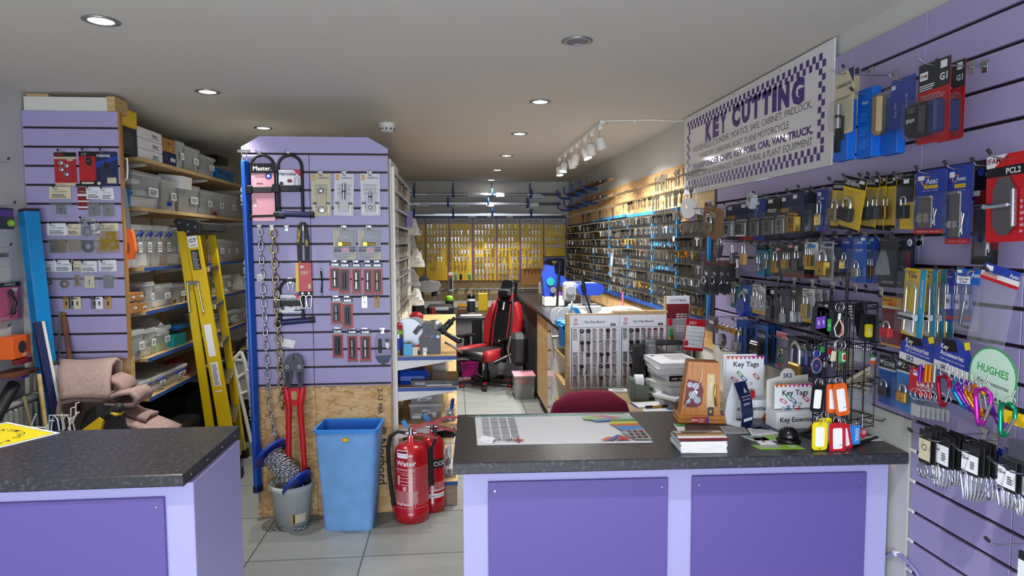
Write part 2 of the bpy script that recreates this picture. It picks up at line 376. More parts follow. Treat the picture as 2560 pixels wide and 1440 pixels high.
# top slat has clipped corners
mb.prism([(xl, zc+.0055), (xr, zc+.0055), (xr, 2.095), (xr-.11, zt), (xl+.1, zt), (xl, 2.10)], .003, .018, 'slat_lavender', XZ)
slats(mb, xl, xr, .752, zc-.0055, ZD[1:], cuts=(-.80,))
mb.box(xl, xr, 0, .012, .752, 2.09, 'slot_dark')
mb.build('slat_panel', disp)
MB().box(-1.135, -.80, -.008, .004, 0, .75, 'osb').build('chipboard_panel', disp)
cb = MB().box(-.797, -.372, -.012, .004, 0, .755, 'osb')
X_ = Matrix.Translation((-.425, -.0125, .30)) @ XZ @ RZ(-PI/2)
cb.text('Norbord', .075, 'black_soft', 0, 0, X=X_, bold=.01)
cb.prism(circ(.024, 16), 0, .0006, 'black_soft', Matrix.Translation((-.422, -.0125, .485)) @ XZ)
for i in range(5): cb.prism([(-.02, -.0015), (.02, -.0015), (.02, .0015), (-.02, .0015)], .0006, .001, 'tan', Matrix.Translation((-.422, -.0125, .485)) @ XZ @ RZ(.5) @ T(0, -.016+.008*i))
cb.text('2-53 98A', .04, 'black_soft', 0, 0, X=Matrix.Translation((-.432, -.0125, .655)) @ XZ @ RZ(-PI/2), bold=.01)
cb.build('chipboard_panel', disp)
MB().box(-.372, -.352, -.005, .5, 0, 2.04, 'offwhite').box(-.372, -.358, -.006, 0, 0, 2.04, 'plank').build('edge_board', disp)
for x, z in ((-.60, zc-.22),): MB().prism(circ(.003, 8), 0, .001, 'darksteel', Matrix.Translation((x, -.0185, z)) @ XZ).build('screw', disp)
# ---- left display panel
YL = 3.75
zl = onY(250, 321.5, YL).z; ZL = [zl-.1*i for i in range(14)]
ld = thing('slatwall_display', 'narrow lavender slatwall panel by the white wall, timber and chipboard below', 'display panel', (0, YL, 0))
slats(MB(), XL+.002, -1.775, .945, 2.27, ZL).build('slat_panel', ld)
MB().box(XL+.01, -1.83, .0, .012, 0, .945, 'osb').build('chipboard_panel', ld)
MB().box(-1.83, -1.77, .0, .045, 0, .945, 'pine').build('timber_post', ld)
MB().box(XL+.01, -1.83, -.005, .012, 2.272, 2.345, 'offwhite').build('top_board', ld)
MB().box(-1.83, -1.79, -.01, .13, 2.272, 2.35, 'pine').build('timber_rail', ld)
MB().box(XL+.01, XL+.12, .02, .2, 2.345, 2.365, 'pine_x').build('timber_block', ld)
MB().box(-1.775, -1.765, -.018, .01, .945, 2.27, 'kraft').build('edge_strip', ld)
# ---- right slatwall
rs = thing('slatwall_display', 'long lavender slatwall covering the side wall from counter to sign', 'display panel', (XR, 0, 0), FR)
ZR = [.771+.1015*i for i in range(-8, 16)]
# local x = -world Y
slats(MB(), -3.69, -2.02, .975, 2.285, ZR, y=0, cuts=(-2.42,)).build('slat_panel', rs)
slats(MB(), -2.018, 1.0, .0, 2.285, ZR, y=0, cuts=(-1.62, -.6)).build('slat_panel', rs)
mb = MB().box(-3.705, -3.69, -.022, 0, .975, 2.285, 'black_soft'); mb.build('edge_strip', rs)
mb = MB()
for z in ZR:
 if z < .9: mb.box(-2.03, -2.0, -.0195, -.012, z-.006, z+.006, 'white', .003)
mb.build('slot_insert', rs)
# ---- counters
def counter(name, label, x0, x1, y0, y1, panels, hh=.86, ex=None):
 c = thing(name, label, 'counter', ((x0+x1)/2, (y0+y1)/2, 0)); ox, oy = (x0+x1)/2, (y0+y1)/2
 m = MB().box(x0-ox, x1-ox, y0-oy, y1-oy, 0, hh-.041, 'counter_lavender', .002); m.build('carcass', c)
 for a, b, z0, z1 in panels:
  p = MB().box(a-ox, b-ox, y0-oy-.012, y0-oy, z0, z1, 'counter_purple', .0015).build('front_panel', c)
  s = MB()
  for x in (a+.022, b-.022):
   s.prism(circ(.0035, 10), 0, .002, 'chrome', Matrix.Translation((x-ox, y0-oy-.012, z1-.03)) @ XZ)
   s.prism(circ(.0035, 10), 0, .002, 'chrome', Matrix.Translation((x-ox, y0-oy-.012, z0+.03)) @ XZ)
  s.build('screws', p)
 return c
def zf(px, py, Y): return onY(px, py, Y)
YC = 2.115
p1a, p1b = onY(1228, 1213, YC), onY(1678, 1195, YC); p2a, p2b = onY(1738, 1192, YC), onY(2165, 1178, YC)
rc = counter('sales_counter', 'lavender sales counter with two purple front panels carrying the key ring stand', .03, onY(2215, 1250, YC+.01).x, YC+.012, 2.66,
  [(p1a.x, p1b.x, .12, p1a.z+.002), (p2a.x, p2b.x, .12, p2b.z+.004)])
p3 = onY(413, 1240, 2.10)
lc = counter('sales_counter', 'lavender counter with a purple panel and the yellow paper sign on it', XL+.02, onY(487, 1300, 2.10).x, 2.10, 2.55, [(-1.95, p3.x, .12, p3.z)])
def worktop(x0, x1, y0, y1, z, label, m='worktop', edge=None, group=None):
 w = thing('worktop', label, 'worktop', ((x0+x1)/2, (y0+y1)/2, z)); a, b = (x1-x0)/2, (y1-y0)/2
 pr = [(-b, -.034), (-b, -.006), (-b+.002, -.002), (-b+.006, 0), (b, 0), (b, -.038), (-b+.004, -.038)]
 mt = Matrix(((0, 0, 1, 0), (1, 0, 0, 0), (0, 1, 0, 0), (0, 0, 0, 1)))
 MB().prism([(p[0], p[1]) for p in pr], -a, a, m, mt).build('top_board', w)
 return w, a, b
w, a, b = worktop(0.0, XR-.012, 2.05, 2.65, .86, 'dark speckled worktop with the white desk pad and magazines on it'); w.rotation_euler.z = rc.rotation_euler.z = -.033
MB().box(-a-.0015, -a, -b, b, -.038, .0, 'black_soft').build('edge_strip', w)
w, a, b = worktop(XL+.002, -.835, 2.055, 2.60, .86, 'dark speckled worktop of the side counter with the yellow paper sign')
e = MB().box(a, a+.002, -b, b, -.038, 0, 'brown' if False else 'charcoal').build('edge_strip', w)
s = MB()
for i in range(4): s.prism(circ(.004, 8), 0, .002, 'chrome', Matrix.Translation((a+.002, -b+.06+i*.14, -.02)) @ RY(PI/2))
s.build('screws', e)
# ================================================================ ceiling lights
def spot(x, y, e, lit=True, label='', grp=None):
 t = thing('ceiling_downlight', label, 'ceiling light', (x, y, H))
 MB().lathe([(.058, -.001), (.062, -.004), (.05, -.007), (.042, -.005), (.042, -.0005)], 'metal', 28, caps=False).build('trim_ring', t)
 MB().prism(circ(.041, 20), -.003, -.002, 'lamp_glow' if lit else 'grey').build('lamp', t)
 if lit:
  l = light('down_beam', 'SPOT', (0, 0, -.02), e, (1, .97, .93), spot_size=math.radians(104), spot_blend=1, shadow_soft_size=.035); l.parent = t
 if grp: t['group'] = grp
 return t
ED = 26
spot(-1.26, 2.56, ED, True, 'large bright ceiling downlight above the side counter')
spot(-1.29, 3.68, ED, True, 'ceiling downlight just in front of the central display top')
spot(-1.31, 4.78, ED*.8, True, 'ceiling downlight over the yellow ladder, half behind the display')
spot(.50, 2.67, 0, False, 'unlit ceiling downlight above the sales counter')
spot(.50, 3.81, ED, True, 'lit ceiling downlight beyond the unlit one, nearest the sign')
spot(.49, 4.91, ED, True, 'ceiling downlight beside the lamp end of the track light rail')
spot(.49, 6.12, ED*1.6, True, 'ceiling downlight between track light rail and smoke alarm')
spot(.485, 7.32, ED*2.2, True, 'second ceiling downlight from the rear wall')
spot(.48, 8.45, ED*2.2, True, 'ceiling downlight right by the rear wall racks')
for y in (-1.4, -.2, 1.2):
 for x in (-1.26, .5):
  l = light('down_beam', 'SPOT', (x, y, H-.02), ED*1.35, (1, .98, .95), spot_size=math.radians(104), spot_blend=1, shadow_soft_size=.035)  # unseen beams without fixtures; the one before the sales counter added to brighten it
t = thing('smoke_alarm', 'round white smoke alarm on the ceiling near the central display', 'smoke alarm', (-.44, 4.56, H))
MB().lathe([(.055, 0), (.055, -.012), (.048, -.03), (.05, -.034), (.046, -.05), (.03, -.058), (0, -.058)], 'white', 28, caps=False).build('housing', t)
mb = MB()
for i in range(10): mb.box(-.006, .006, -.002, .002, -.046, -.034, 'dot', X=RZ(i*PI/5) @ T(0, -.0485))
mb.build('vent_slots', t)
# track light
tl = thing('track_light', 'white ceiling track with seven cylindrical spotlight heads', 'track light', (.985, 5.3, H))
MB().box(-.017, .017, -.95, .97, -.02, 0, 'white', .002).build('rail', tl)
heads = [(4.45, (-.3, .1)), (4.72, (-.1, .35)), (4.98, (-.35, -.2)), (5.28, (.2, .15)), (5.55, (-.3, .3)), (5.85, (.2, -.2)), (6.15, (-.05, -.15))]
for i, (y, (ax, ay)) in enumerate(heads):
 hd = MB().box(-.014, .014, -.035, .035, -.05, -.02, 'white', .003).cyl((0, 0, -.05), (0, 0, -.095), .006, 'chrome', 8).build('lamp_head', tl, loc=(0, y-5.3, 0))
 A = T(0, 0, -.095) @ RY(ax) @ RX(ay)
 MB(A).lathe([(.0, .0), (.022, -.002), (.03, -.015), (.031, -.07), (.034, -.085), (.032, -.085)], 'white', 20, caps=False).build('shade', hd)
 MB(A).prism(circ(.03, 20), -.083, -.081, 'track_glow').build('bulb', hd)
 l = light('track_beam', 'SPOT', A @ Vector((0, 0, -.095)), 19, (1, .98, .94), spot_size=math.radians(130), spot_blend=.8, shadow_soft_size=.03)
 l.parent = hd; l.rotation_euler = (A @ Matrix()).to_euler()
c1, c2, c3 = onZ(1520, 302, H-.008), onZ(1640, 300, H-.008), onZ(1695, 306, H-.008)
mb = MB().tube([(.985, 4.36, H-.01), c1, c2, (XR-.08, 4.3, H-.01), (XR-.012, 4.26, H-.015), (XR-.01, 4.25, H-.06), (XR-.01, 4.25, 2.08)], .005, 'white', 6)
for p in ((1.2, 4.34, H-.012), (XR-.012, 4.25, 2.2)): mb.box(p[0]-.006, p[0]+.006, p[1]-.008, p[1]+.008, p[2]-.008, p[2]+.008, 'white', .002)
mb.build('light_cable', label='white cable clipped from the track light over ceiling and down the wall', cat='cable')
# ================================================================ parts kit (things are modelled facing -y, x across, z up)
def up(x=0, y=0, z=0): return Matrix.Translation((x, y, z)) @ XZ
def arc(cx, cz, r, a0, a1, n=10, y=0, rz=None): return [(cx+r*math.cos(math.radians(a0+(a1-a0)*i/n)), y, cz+(rz or r)*math.sin(math.radians(a0+(a1-a0)*i/n))) for i in range(n+1)]
def hook(pos, rz, ln=.1, label='', group=None, tip='black_soft', parent=None, double=False):
 t = thing('slatwall_hook', label, 'hook', pos, rz, group)
 MB().box(-.010, .010, -.003, 0, -.026, .006, 'metal', .001).box(-.014, .014, -.004, .001, .0, .008, 'metal').build('back_plate', t)
 MB().tube([(0, -.002, -.008), (0, -ln*.8, -.008), (0, -ln*.92, -.004), (0, -ln, .01)], .0024, 'metal', 6).build('prong', t)
 if tip: MB().tube([(0, -ln*.96, .003), (0, -ln-.003, .014)], .0045, tip, 7).build('rubber_tip', t)
 return t
def padlock(parent, x, z, w, h, body='brass', sh='chrome', d=.016, y=-.004, shh=None, r=None, name='padlock', text=None, shape='box', stripes=None, keyhole=False):
 shh = shh or h*.7; r = r or w*.09
 m = MB()
 if shape == 'round': m.prism(circ(w/2, 20), 0, d, body, up(x, y, z))
 elif shape == 'closed':
  m.box(x-w/2, x+w/2, y-d, y, z-h/2, z+h/2, body, w*.05); m.box(x-w*.12, x+w*.12, y-d-.0006, y-d, z+.05*h, z+h*.38, 'dot'); m.box(x-w/2+.002, x+w/2-.002, y-d*.9, y-d*.1, z+h/2, z+h/2+h*.22, body, w*.08)
 else: m.box(x-w/2, x+w/2, y-d, y, z-h/2, z+h/2, body, w*.07)
 if stripes:
  for i in range(5): m.box(x-w*.45, x+w*.45, y-d-.0008, y-d+.001, z-h*.42+i*h*.19, z-h*.42+i*h*.19+h*.09, stripes)
 if text: m.text(text, w*.26, 'bronze' if body in ('brass', 'gold') else 'cardwhite', x, z-h*.05, X=Matrix.Translation((0, y-d-.0004, 0)) @ XZ)
 if keyhole: m.prism(circ(w*.07, 10), 0, .0006, 'black', up(x, y-d, z-h*.15))
 o = m.build(name, parent)
 if shape != 'closed' and sh:
  a = w*.30; zb = z+h/2-.002; yy = y-d/2
  if shape == 'round': zb = z+w*.3
  MB().tube([(x-a, yy, zb), (x-a, yy, zb+shh-a)]+arc(x, zb+shh-a, a, 180, 0, 10, yy)[1:]+[(x+a, yy, zb)], r, sh, 8).build('shackle', o)
 return o
def key(mb, x, z, s=.05, m='keysteel', y=0, a=0, head=None, X=None, kind=0):
 """door key hanging by its bow at (x,z); s = length"""
 A = Matrix.Translation((x, y, z)) @ RY(a) @ XZ
 if X is not None: A = X @ A
 hr = s*.2; hm = head or m
 if kind == 2: mb.ring(rrect(hr*1.8, hr*1.5, hr*.6, 2, 0, -hr*.7), rrect(hr*.8, hr*.5, hr*.2, 2, 0, -hr*.5), 0, .002, hm, A)
 else: mb.ring(circ(hr, 12, 0, -hr*.7, hr*.9), circ(hr*.35, 12, 0, -hr*.35), 0, .003 if head else .002, hm, A)
 b = s*.07
 mb.prism([(-b, -hr*1.5), (-b, -s*.82), (-b*.3, -s), (b, -s*.9), (b*1.5, -s*.82), (b*.8, -s*.76), (b*1.5, -s*.7), (b*.8, -s*.63), (b*1.4, -s*.57), (b, -hr*1.5)], 0, .0018, m, A)
def snap_hook(parent, x, z, s=.07, m='chrome', a=0, name='snap_hook', w=.5, r=None, gate=None):
 r = r or s*.055; A = Matrix.Translation((x, 0, z)) @ RY(a); hw = s*w*.5
 o = MB(A).tube([(hw*.8, 0, -s*.28)]+arc(hw*.15, -hw*.75, hw*.7, 10, 110, 6)+arc(-hw*.1, -hw*.9, hw*.75, 120, 185, 5)+[(-hw*.55, 0, -s*.75)]+arc(0, -s+hw*.5, hw*.55, 190, 340, 8)+[(hw*.75, 0, -s*.7)], r, m, 8).build(name, parent)
 MB(A).tube([(hw*.82, 0, -s*.3), (hw*.68, 0, -s*.72)], r*.75, gate or m, 7).build('gate', o)
 return o
def ring_part(parent, x, z, r, m='chrome', th=.0012, a=0, y=0, name='split_ring'):
 return MB(Matrix.Translation((x, y, z)) @ RZ(a)).tube(arc(0, 0, r, 0, 345, 20), th, m, 6, closed=True).build(name, parent)
def deco(mb, w, h, D, y0=-.0012):
 y = y0
 for d in D:
  y -= .00022; k = d[0]
  A = Matrix.Translation((-w/2, y, 0)) @ XZ
  if k == 'r': mb.rect(d[1]*w, d[3]*w, -d[4]*h, -d[2]*h, d[5], A)
  elif k == 'rr': mb.prism(rrect((d[3]-d[1])*w, (d[4]-d[2])*h, d[6]*w, 3, (d[1]+d[3])/2*w, -(d[2]+d[4])/2*h), 0, .0002, d[5], A)
  elif k == 'p': mb.poly([(u*w, -v*h, 0) for u, v in d[1]][::-1], d[2], A)
  elif k == 't': mb.text(d[1], d[4]*w, d[5], d[2]*w, -d[3]*h, d[7] if len(d) > 7 else 'C', A, d[6] if len(d) > 6 else 0)
  elif k == 'tv': mb.text(d[1], d[4]*w, d[5], 0, 0, 'C', A @ T(d[2]*w, -d[3]*h) @ RZ(PI/2*(d[7] if len(d) > 7 else 1)), d[6] if len(d) > 6 else 0)
  elif k == 'l': mb.lines(d[1]*w, d[3]*w, -d[4]*h, -d[2]*h, d[5], d[6], A)
  elif k == 'c': mb.prism(circ(d[3]*w, 18, d[1]*w, -d[2]*h), 0, .0002, d[4], A)
  elif k == 'o': mb.ring(circ(d[3]*w, 18, d[1]*w, -d[2]*h), circ(d[3]*w*.75, 18, d[1]*w, -d[2]*h), 0, .0002, d[4], A)
  elif k == 'sw':      # swoosh round a word
   c = [(d[1]*w+d[3]*w*math.cos(math.radians(a)), -d[2]*h+d[3]*w*.62*math.sin(math.radians(a))) for a in range(60, 285, 15)]
   i = [(d[1]*w+d[3]*w*.12+d[3]*w*.86*math.cos(math.radians(a)), -d[2]*h+d[3]*w*.48*math.sin(math.radians(a))) for a in range(60, 285, 15)]
   for q in range(len(c)-1): mb.poly([c[q]+(0,), c[q+1]+(0,), i[q+1]+(0,), i[q]+(0,)], d[4], A)
def pack(label, cat, pos, rz, w, h, card='white', D=(), blister=None, group=None, name='blister_pack', tilt=0, content=(), rad=.05, edge=True, th=.0012, sheet='clear', lean=0):
 t = thing(name, label, cat, pos, rz, group)
 if tilt or lean: t.rotation_euler = (Matrix.Rotation(rz, 3, 'Z') @ Matrix.Rotation(tilt, 3, 'Y') @ Matrix.Rotation(lean, 3, 'X')).to_euler()
 mb = MB(); mb.prism(rrect(w, h, rad*w, 3, 0, -h/2), 0, th, card, up())
 mb.prism(rrect(w*.16, h*.02, .002, 2, 0, -h*.045), th, th+.0001, 'dot', up())
 deco(mb, w, h, D, -th); mb.build('backing_card', t)
 for c in content: c(t)
 if blister:
  u0, v0, u1, v1, dp = blister; x0, x1 = (u0-.5)*w, (u1-.5)*w; z1, z0 = -v0*h, -v1*h
  m = MB(); mgn = .10*(x1-x0)
  a = rrect(x1-x0, z1-z0, .12*(x1-x0), 3, (x0+x1)/2, (z0+z1)/2); b = rrect(x1-x0-mgn, z1-z0-mgn, .1*(x1-x0), 3, (x0+x1)/2, (z0+z1)/2)
  n = len(a); v = [(p[0], -th-.001, p[1]) for p in a]+[(p[0], -th-dp, p[1]) for p in b]
  m.add(v, [((i+1) % n, i, n+i, n+(i+1) % n) for i in range(n)]+[tuple(range(n, 2*n))[::-1]], 'blister', False)
  if edge: m.prism(rrect(w*1.06, h*1.03, rad*w, 3, 0, -h/2), th+.0018, th+.0022, sheet, up(), caps=True)
  m.build('clear_blister', t)
 return t
def slab(mb, x0, x1, z0, z1, y0, y1, m, bev=0): return mb.box(x0, x1, y0, y1, z0, z1, m, bev)
def at(px, py, plane, v): return {'X': onX, 'Y': onY, 'Z': onZ}[plane](px, py, v)
def chain(name, label, x, y, z0, n, ln, wd, r, m, sway=None, lay=None):
 """n interlocked links: each link is a part"""
 t = thing(name, label, 'chain', (x, y, z0))
 for i in range(n):
  z = -i*(ln-2*r)
  pts = []
  hw = wd/2-r; hl = ln/2-r
  for k in range(16):
   a = 2*PI*k/16; px_ = hw*math.cos(a); pz = (hl-hw)*(1 if math.sin(a) > 0 else -1)*(abs(math.sin(a)) > .02)+hw*math.sin(a)
   pts.append((px_, 0, pz))
  dx = sway(i) if sway else 0
  MB(Matrix.Translation((dx, 0, z-ln/2)) @ RZ((PI/2 if i % 2 else .12))).tube(pts, r, m, 7, closed=True).build('chain_link', t)
 return t
def box_open(mb, w, d, h, m, th=.003, taper=.92, lid=None, rim=.008, y=0):
 """tapered open tub, base centre at origin"""
 a, b = w/2*taper, d/2*taper; A, B_ = w/2, d/2
 v = [(-a, -b, 0), (a, -b, 0), (a, b, 0), (-a, b, 0), (-A, -B_, h), (A, -B_, h), (A, B_, h), (-A, B_, h)]
 mb.add(v, [(0, 1, 5, 4), (1, 2, 6, 5), (2, 3, 7, 6), (3, 0, 4, 7), (3, 2, 1, 0)], m)
 mb.ring([(-A-rim, -B_-rim), (A+rim, -B_-rim), (A+rim, B_+rim), (-A-rim, B_+rim)], [(-A, -B_), (A, -B_), (A, B_), (-A, B_)], h-.012, h, m)
 return mb
# ================================================================ central display
def pd(px, py, off=.022): return onY(px, py, YD-off)
KP = .00229        # metres per pixel on the display
def hk(px, py, ln=.05, g='chrome hooks in the slots of the central display', lab='short chrome hook in a slot of the central display'):
 p = onY(px, py, YD); return hook((p.x, YD-.018, p.z), 0, ln, lab, g, None)
def ulock(label, px, py, w, h, bar_tilt=0, card=None, barm='navy', bar_w=None, off=.03):
 p = pd(px, py, off); t = thing('bicycle_lock', label, 'bicycle lock', p)
 r = .0085; a = w/2
 sh = MB().tube([(-a, 0, -h), (-a, 0, -a)]+arc(0, -a, a, 180, 0, 14)[1:]+[(a, 0, -h)], r, 'iron', 10).build('shackle', t)
 bw = bar_w or w*1.55
 b = MB(Matrix.Translation((0, 0, -h)) @ RY(bar_tilt)); b.cyl((-bw*.42, 0, 0), (bw*.58, 0, 0), .0165, barm, 16); b.cyl((-bw*.42-.004, 0, 0), (-bw*.42+.02, 0, 0), .018, 'black_soft', 16); b.cyl((bw*.58-.02, 0, 0), (bw*.58+.004, 0, 0), .018, 'black_soft', 16)
 b.build('crossbar', t)
 br = MB().box(-a-.03, a*.9, -.022, .004, -h*.62, -h*.62+.035, 'black_soft', .004).box(-a-.03, -a+.012, -.026, .008, -h*.62-.006, -h*.62+.04, 'black', .004)
 br.build('frame_bracket', t)
 if card: card(t, w, h, a)
 return t
def mcard(t, w, h, a):
 m = MB(); W_, H_ = w*.98, h*.9; y = -.014
 m.prism(rrect(W_, H_, .004, 2, .004, -.06-H_/2), 0, .001, 'palepink', up(0, y, 0))
 m.box(-W_/2-.004, W_/2+.012, y-.004, y-.001, -.10, -.048, 'black')
 m.text('Master.', .034, 'white', .004, -.073, X=up(0, y-.0045, 0), bold=.015)
 m.text('Fortum', .017, 'ink', -.01, -.118, X=up(0, y-.0015, 0)); m.prism(circ(.019, 16, .035, -.115), 0, .0006, 'royal', up(0, y-.001, 0)); m.prism(circ(.008, 12, .035, -.115), 0, .001, 'cardwhite', up(0, y-.001, 0))
 m.text('8', .02, 'ink', .045, -.2, X=up(0, y-.0015, 0)); m.prism([(-.05, -.285), (-.03, -.285), (-.04, -.265)], 0, .0006, 'white', up(0, y-.001, 0)); m.lines(-.03, .01, -.16, -.15, 2, 'ink', up(0, y-.0015, 0))
 m.build('card_sleeve', t)
def hcard(t, w, h, a):
 m = MB(); y = -.012; W_ = w*.92; z1 = -.082; H_ = .10
 m.prism(rrect(W_, H_, .003, 2, 0, z1-H_/2), 0, .001, 'cardwhite', up(0, y, 0))
 m.text('Hercules', .027, 'navy', -.012, z1-.02, X=up(0, y-.0015, 0), bold=.02)
 m.prism([(W_/2-.04, z1), (W_/2, z1), (W_/2, z1-.04)], 0, .0005, 'red', up(0, y-.0012, 0))
 m.prism(circ(.011, 14, -.045, z1-.075), 0, .0006, 'navy', up(0, y-.001, 0)); m.prism(rrect(.026, .018, .006, 2, 0, z1-.06), 0, .0006, 'darkred', up(0, y-.001, 0))
 m.tube([(.028, y-.003, z1-.085), (.028, y-.003, z1-.05)]+arc(.039, z1-.05, .011, 180, 0, 6, y-.003)[1:]+[(.05, y-.003, z1-.085)], .0015, 'navy', 5); m.box(.018, .06, y-.003, y-.001, z1-.092, z1-.084, 'navy')
 m.rect(-.012, .012, z1-.095, z1-.083, 'white', up(0, y-.0013, 0)); m.build('card_sleeve', t)
hk(650, 383, .06); hk(722, 383, .06)
ulock('black U lock with pink and black card, tallest in the display corner', 655, 388, .125, .335, -.03, mcard, 'black', .19)
ulock('upper black U lock with small white card, beside the pink one', 724, 388, .128, .325, .03, hcard, 'navy', .21)
hk(727, 697, .06)
ul3 = ulock('lower black U lock hung with a snap hook and white card, above the bolt cutter', 727, 700, .125, .235, -.08, hcard, 'navy', .21)
snap_hook(ul3, .0, .0, .055, 'chrome', .1, w=.7)
def garr(t): pass
def euro(x, z, m='metal', L=.07, y=-.004, nm='lock_cylinder'):
 def f(t):
  mb = MB(); mb.cyl((x, y-.009, z-L/2), (x, y-.009, z+L/2), .0085, m, 14); mb.box(x-.004, x+.004, y-.006, y, z-L/2, z+L/2, m); mb.cyl((x, y-.009, z-.005), (x, y-.009, z+.005), .0105, 'darksteel', 14); mb.build(nm, t)
 return f
def knob(x, z, r=.018, m='chrome', d=.018, y=-.003, nm='knob'):
 def f(t): MB().lathe([(r, 0), (r, d*.7), (r*.75, d), (0, d)], m, 18, up(x, y, z)).build(nm, t)
 return f
def ckeys(pts, s=.05, y=-.004, head=None, m='keysteel'):
 def f(t):
  for x, z in pts:
   mb = MB(); key(mb, x, z, s, m, y, 0, head); mb.build('key', t)
 return f
GW, GH = .108, .235
def gdeco(c='tan', ttl='GARRISON'):
 D = [('r', .06, .03, .24, .16, 'amber'), ('t', 'G', .15, .10, .2, 'cream', .03), ('t', ttl, .62, .10, .12, 'ink_blue', .02)]
 for v in (.27, .37, .47): D.append(('t', 'GARRISON', .5, v, .15, 'letter_grey'))
 D += [('r', .06, .68, .26, .8, 'navy'), ('r', .74, .68, .94, .8, 'navy')]
 return D
for px, lab, c, cont, tl in ((802, 'beige card pack with a round knob lock, leftmost of three by the display top', 'cream', [knob(0, -.095, .017), knob(0, -.2, .02, 'chrome', .006), ckeys([(-.038, -.17), (.038, -.17)], .055)], 0),
                         (861, 'tilted white card pack with long brass and chrome lock cylinder', 'cardwhite', [euro(0, -.1, 'metal', .09), ckeys([(-.038, -.17), (.038, -.17)], .055)], .04),
                         (925, 'white card pack with a short chrome lock cylinder by the display edge', 'cardwhite', [euro(0, -.13, 'chrome', .06), knob(0, -.19, .012, 'chrome', .015), ckeys([(-.038, -.17), (.038, -.17)], .055)], 0)):
 hk(px, 433, .05); pack(lab, 'lock pack', pd(px, 434), 0, GW, GH, c, gdeco(), (.2, .28, .8, .9, .02), tilt=tl, content=cont)
# clear square packs with a drawn cylinder
for px, lab in ((861, 'square clear pack with gold corners and brass cylinder, nearest the lanyard'), (923, 'square clear pack with a euro cylinder, by the display edge')):
 hk(px, 568, .05)
 pack(lab, 'lock pack', pd(px, 569), 0, .125, .178, 'lightgrey', [('p', [(0, .08), (.3, .08), (0, .7)], 'cream'), ('p', [(1, .75), (1, 1), (.5, 1)], 'cream'), ('sw', .28, .25, .1, 'white'), ('r', .02, .62, .98, .66, 'navy'), ('r', .02, .69, .98, .76, 'navy'), ('r', .35, .63, .7, .8, 'palepink'), ('t', 'CYLINDER', .5, .3, .08, 'white')],
         (.06, .08, .94, .95, .012), content=[lambda t: MB().cyl((-.03, -.008, -.093), (.035, -.008, -.093), .008, 'brass', 12).box(-.035, -.01, -.016, -.002, -.105, -.08, 'gold', .002).build('lock_cylinder', t)])
# red lock packs
def redpack(lab, px, py, w, h, tl=0, cm='metal'):
 hk(px, py-1, .045)
 D = [('r', 0, .0, 1, .14, 'navy'), ('t', 'ZONE', .5, .09, .24, 'metal', .02), ('r', 0, .14, 1, .2, 'lightgrey'), ('r', 0, .95, 1, 1, 'maroon'), ('r', .16, .24, .84, .9, 'charcoal')]
 for i in range(5): D.append(('c', .15+.175*i, .975, .035, 'white'))
 pack(lab, 'lock pack', pd(px, py), 0, w, h, 'red', D, (.16, .24, .84, .9, .018), tilt=tl, content=[euro(0, -h*.57, cm, h*.5)], group='red lock cylinder packs')
g = 0
for (x0, x1, y0, y1, cm, lab) in [(824, 850, 655, 726, 'chrome', 'red cylinder pack in the top red row, at its lanyard end'), (848, 875, 656, 735, 'darksteel', 'red cylinder pack in the top red row, second from the lanyard'), (879, 902, 656, 735, 'chrome', 'middle red cylinder pack of the five in the top red row'),
                         (908, 930, 656, 737, 'metal', 'red cylinder pack in the top red row, second from the display edge'), (930, 955, 656, 737, 'bronze', 'red cylinder pack in the top red row, next to the display edge'),
                         (827, 854, 743, 811, 'steel', 'shorter red cylinder pack of the pair in the second red row'), (855, 881, 744, 822, 'darksteel', 'longer red cylinder pack of the pair in the second red row'),
                         (831, 856, 822, 895, 'darksteel', 'short red pack with a tilted cylinder in the bottom red row'), (868, 892, 823, 905, 'steel', 'middle red cylinder pack in the bottom red row'), (900, 926, 823, 905, 'chrome', 'red pack with the brightest chrome cylinder, beside the oval pack')]:
 redpack(lab, (x0+x1)/2, y0, (x1-x0)*KP, (y1-y0)*KP, 0.02 if x0 == 848 else 0, cm)
def plate(lab, px, py, m, grp=None, w=.03, h=.065):
 p = pd(px, py, .02); t = thing('escutcheon_plate', lab, 'plate', p, 0, grp)
 mb = MB(); mb.prism(rrect(w, h, .003, 2, 0, -h/2), 0, .002, m, up()); mb.prism(circ(w*.14, 12, 0, -h*.48), .002, .0022, 'black', up()); mb.prism([(-w*.07, -h*.5), (w*.07, -h*.5), (w*.07, -h*.72), (-w*.07, -h*.72)], .002, .0022, 'black', up()); mb.build('plate', t)
 MB().tube([(0, .006, -.008), (0, -.03, -.008), (0, -.04, .003)], .002, 'iron', 6).build('peg', t)
plate('thin silver keyhole plate hanging below the red packs', 911, 741, 'metal'); plate('thin copper keyhole plate hanging below the red packs', 942, 741, 'tan')
# oval pack
hk(957, 822, .05)
p = pd(957, 823); t = thing('blister_pack', 'large oval clear pack with a dark cylinder and two keys', 'lock pack', p)
MB().prism(circ(.053, 24, 0, -.105, .105), 0, .0015, 'clear', up()).build('backing_card', t)
euro(-.017, -.095, 'darksteel', .08)(t); ckeys([(.02, -.055), (.028, -.06)], .055, head='black')(t)
MB().prism([(-.046, -.155), (.046, -.15), (.03, -.19), (0, -.205), (-.03, -.19)], .002, .003, 'navy', up()).build('insert_card', t)
MB().lathe([(1, 0), (.93, .6), (.8, 1), (0, 1)], 'blister', 24, up(0, -.002, -.105) @ Matrix.Diagonal((.05, .1, .03, 1)), caps=False).build('clear_blister', t)
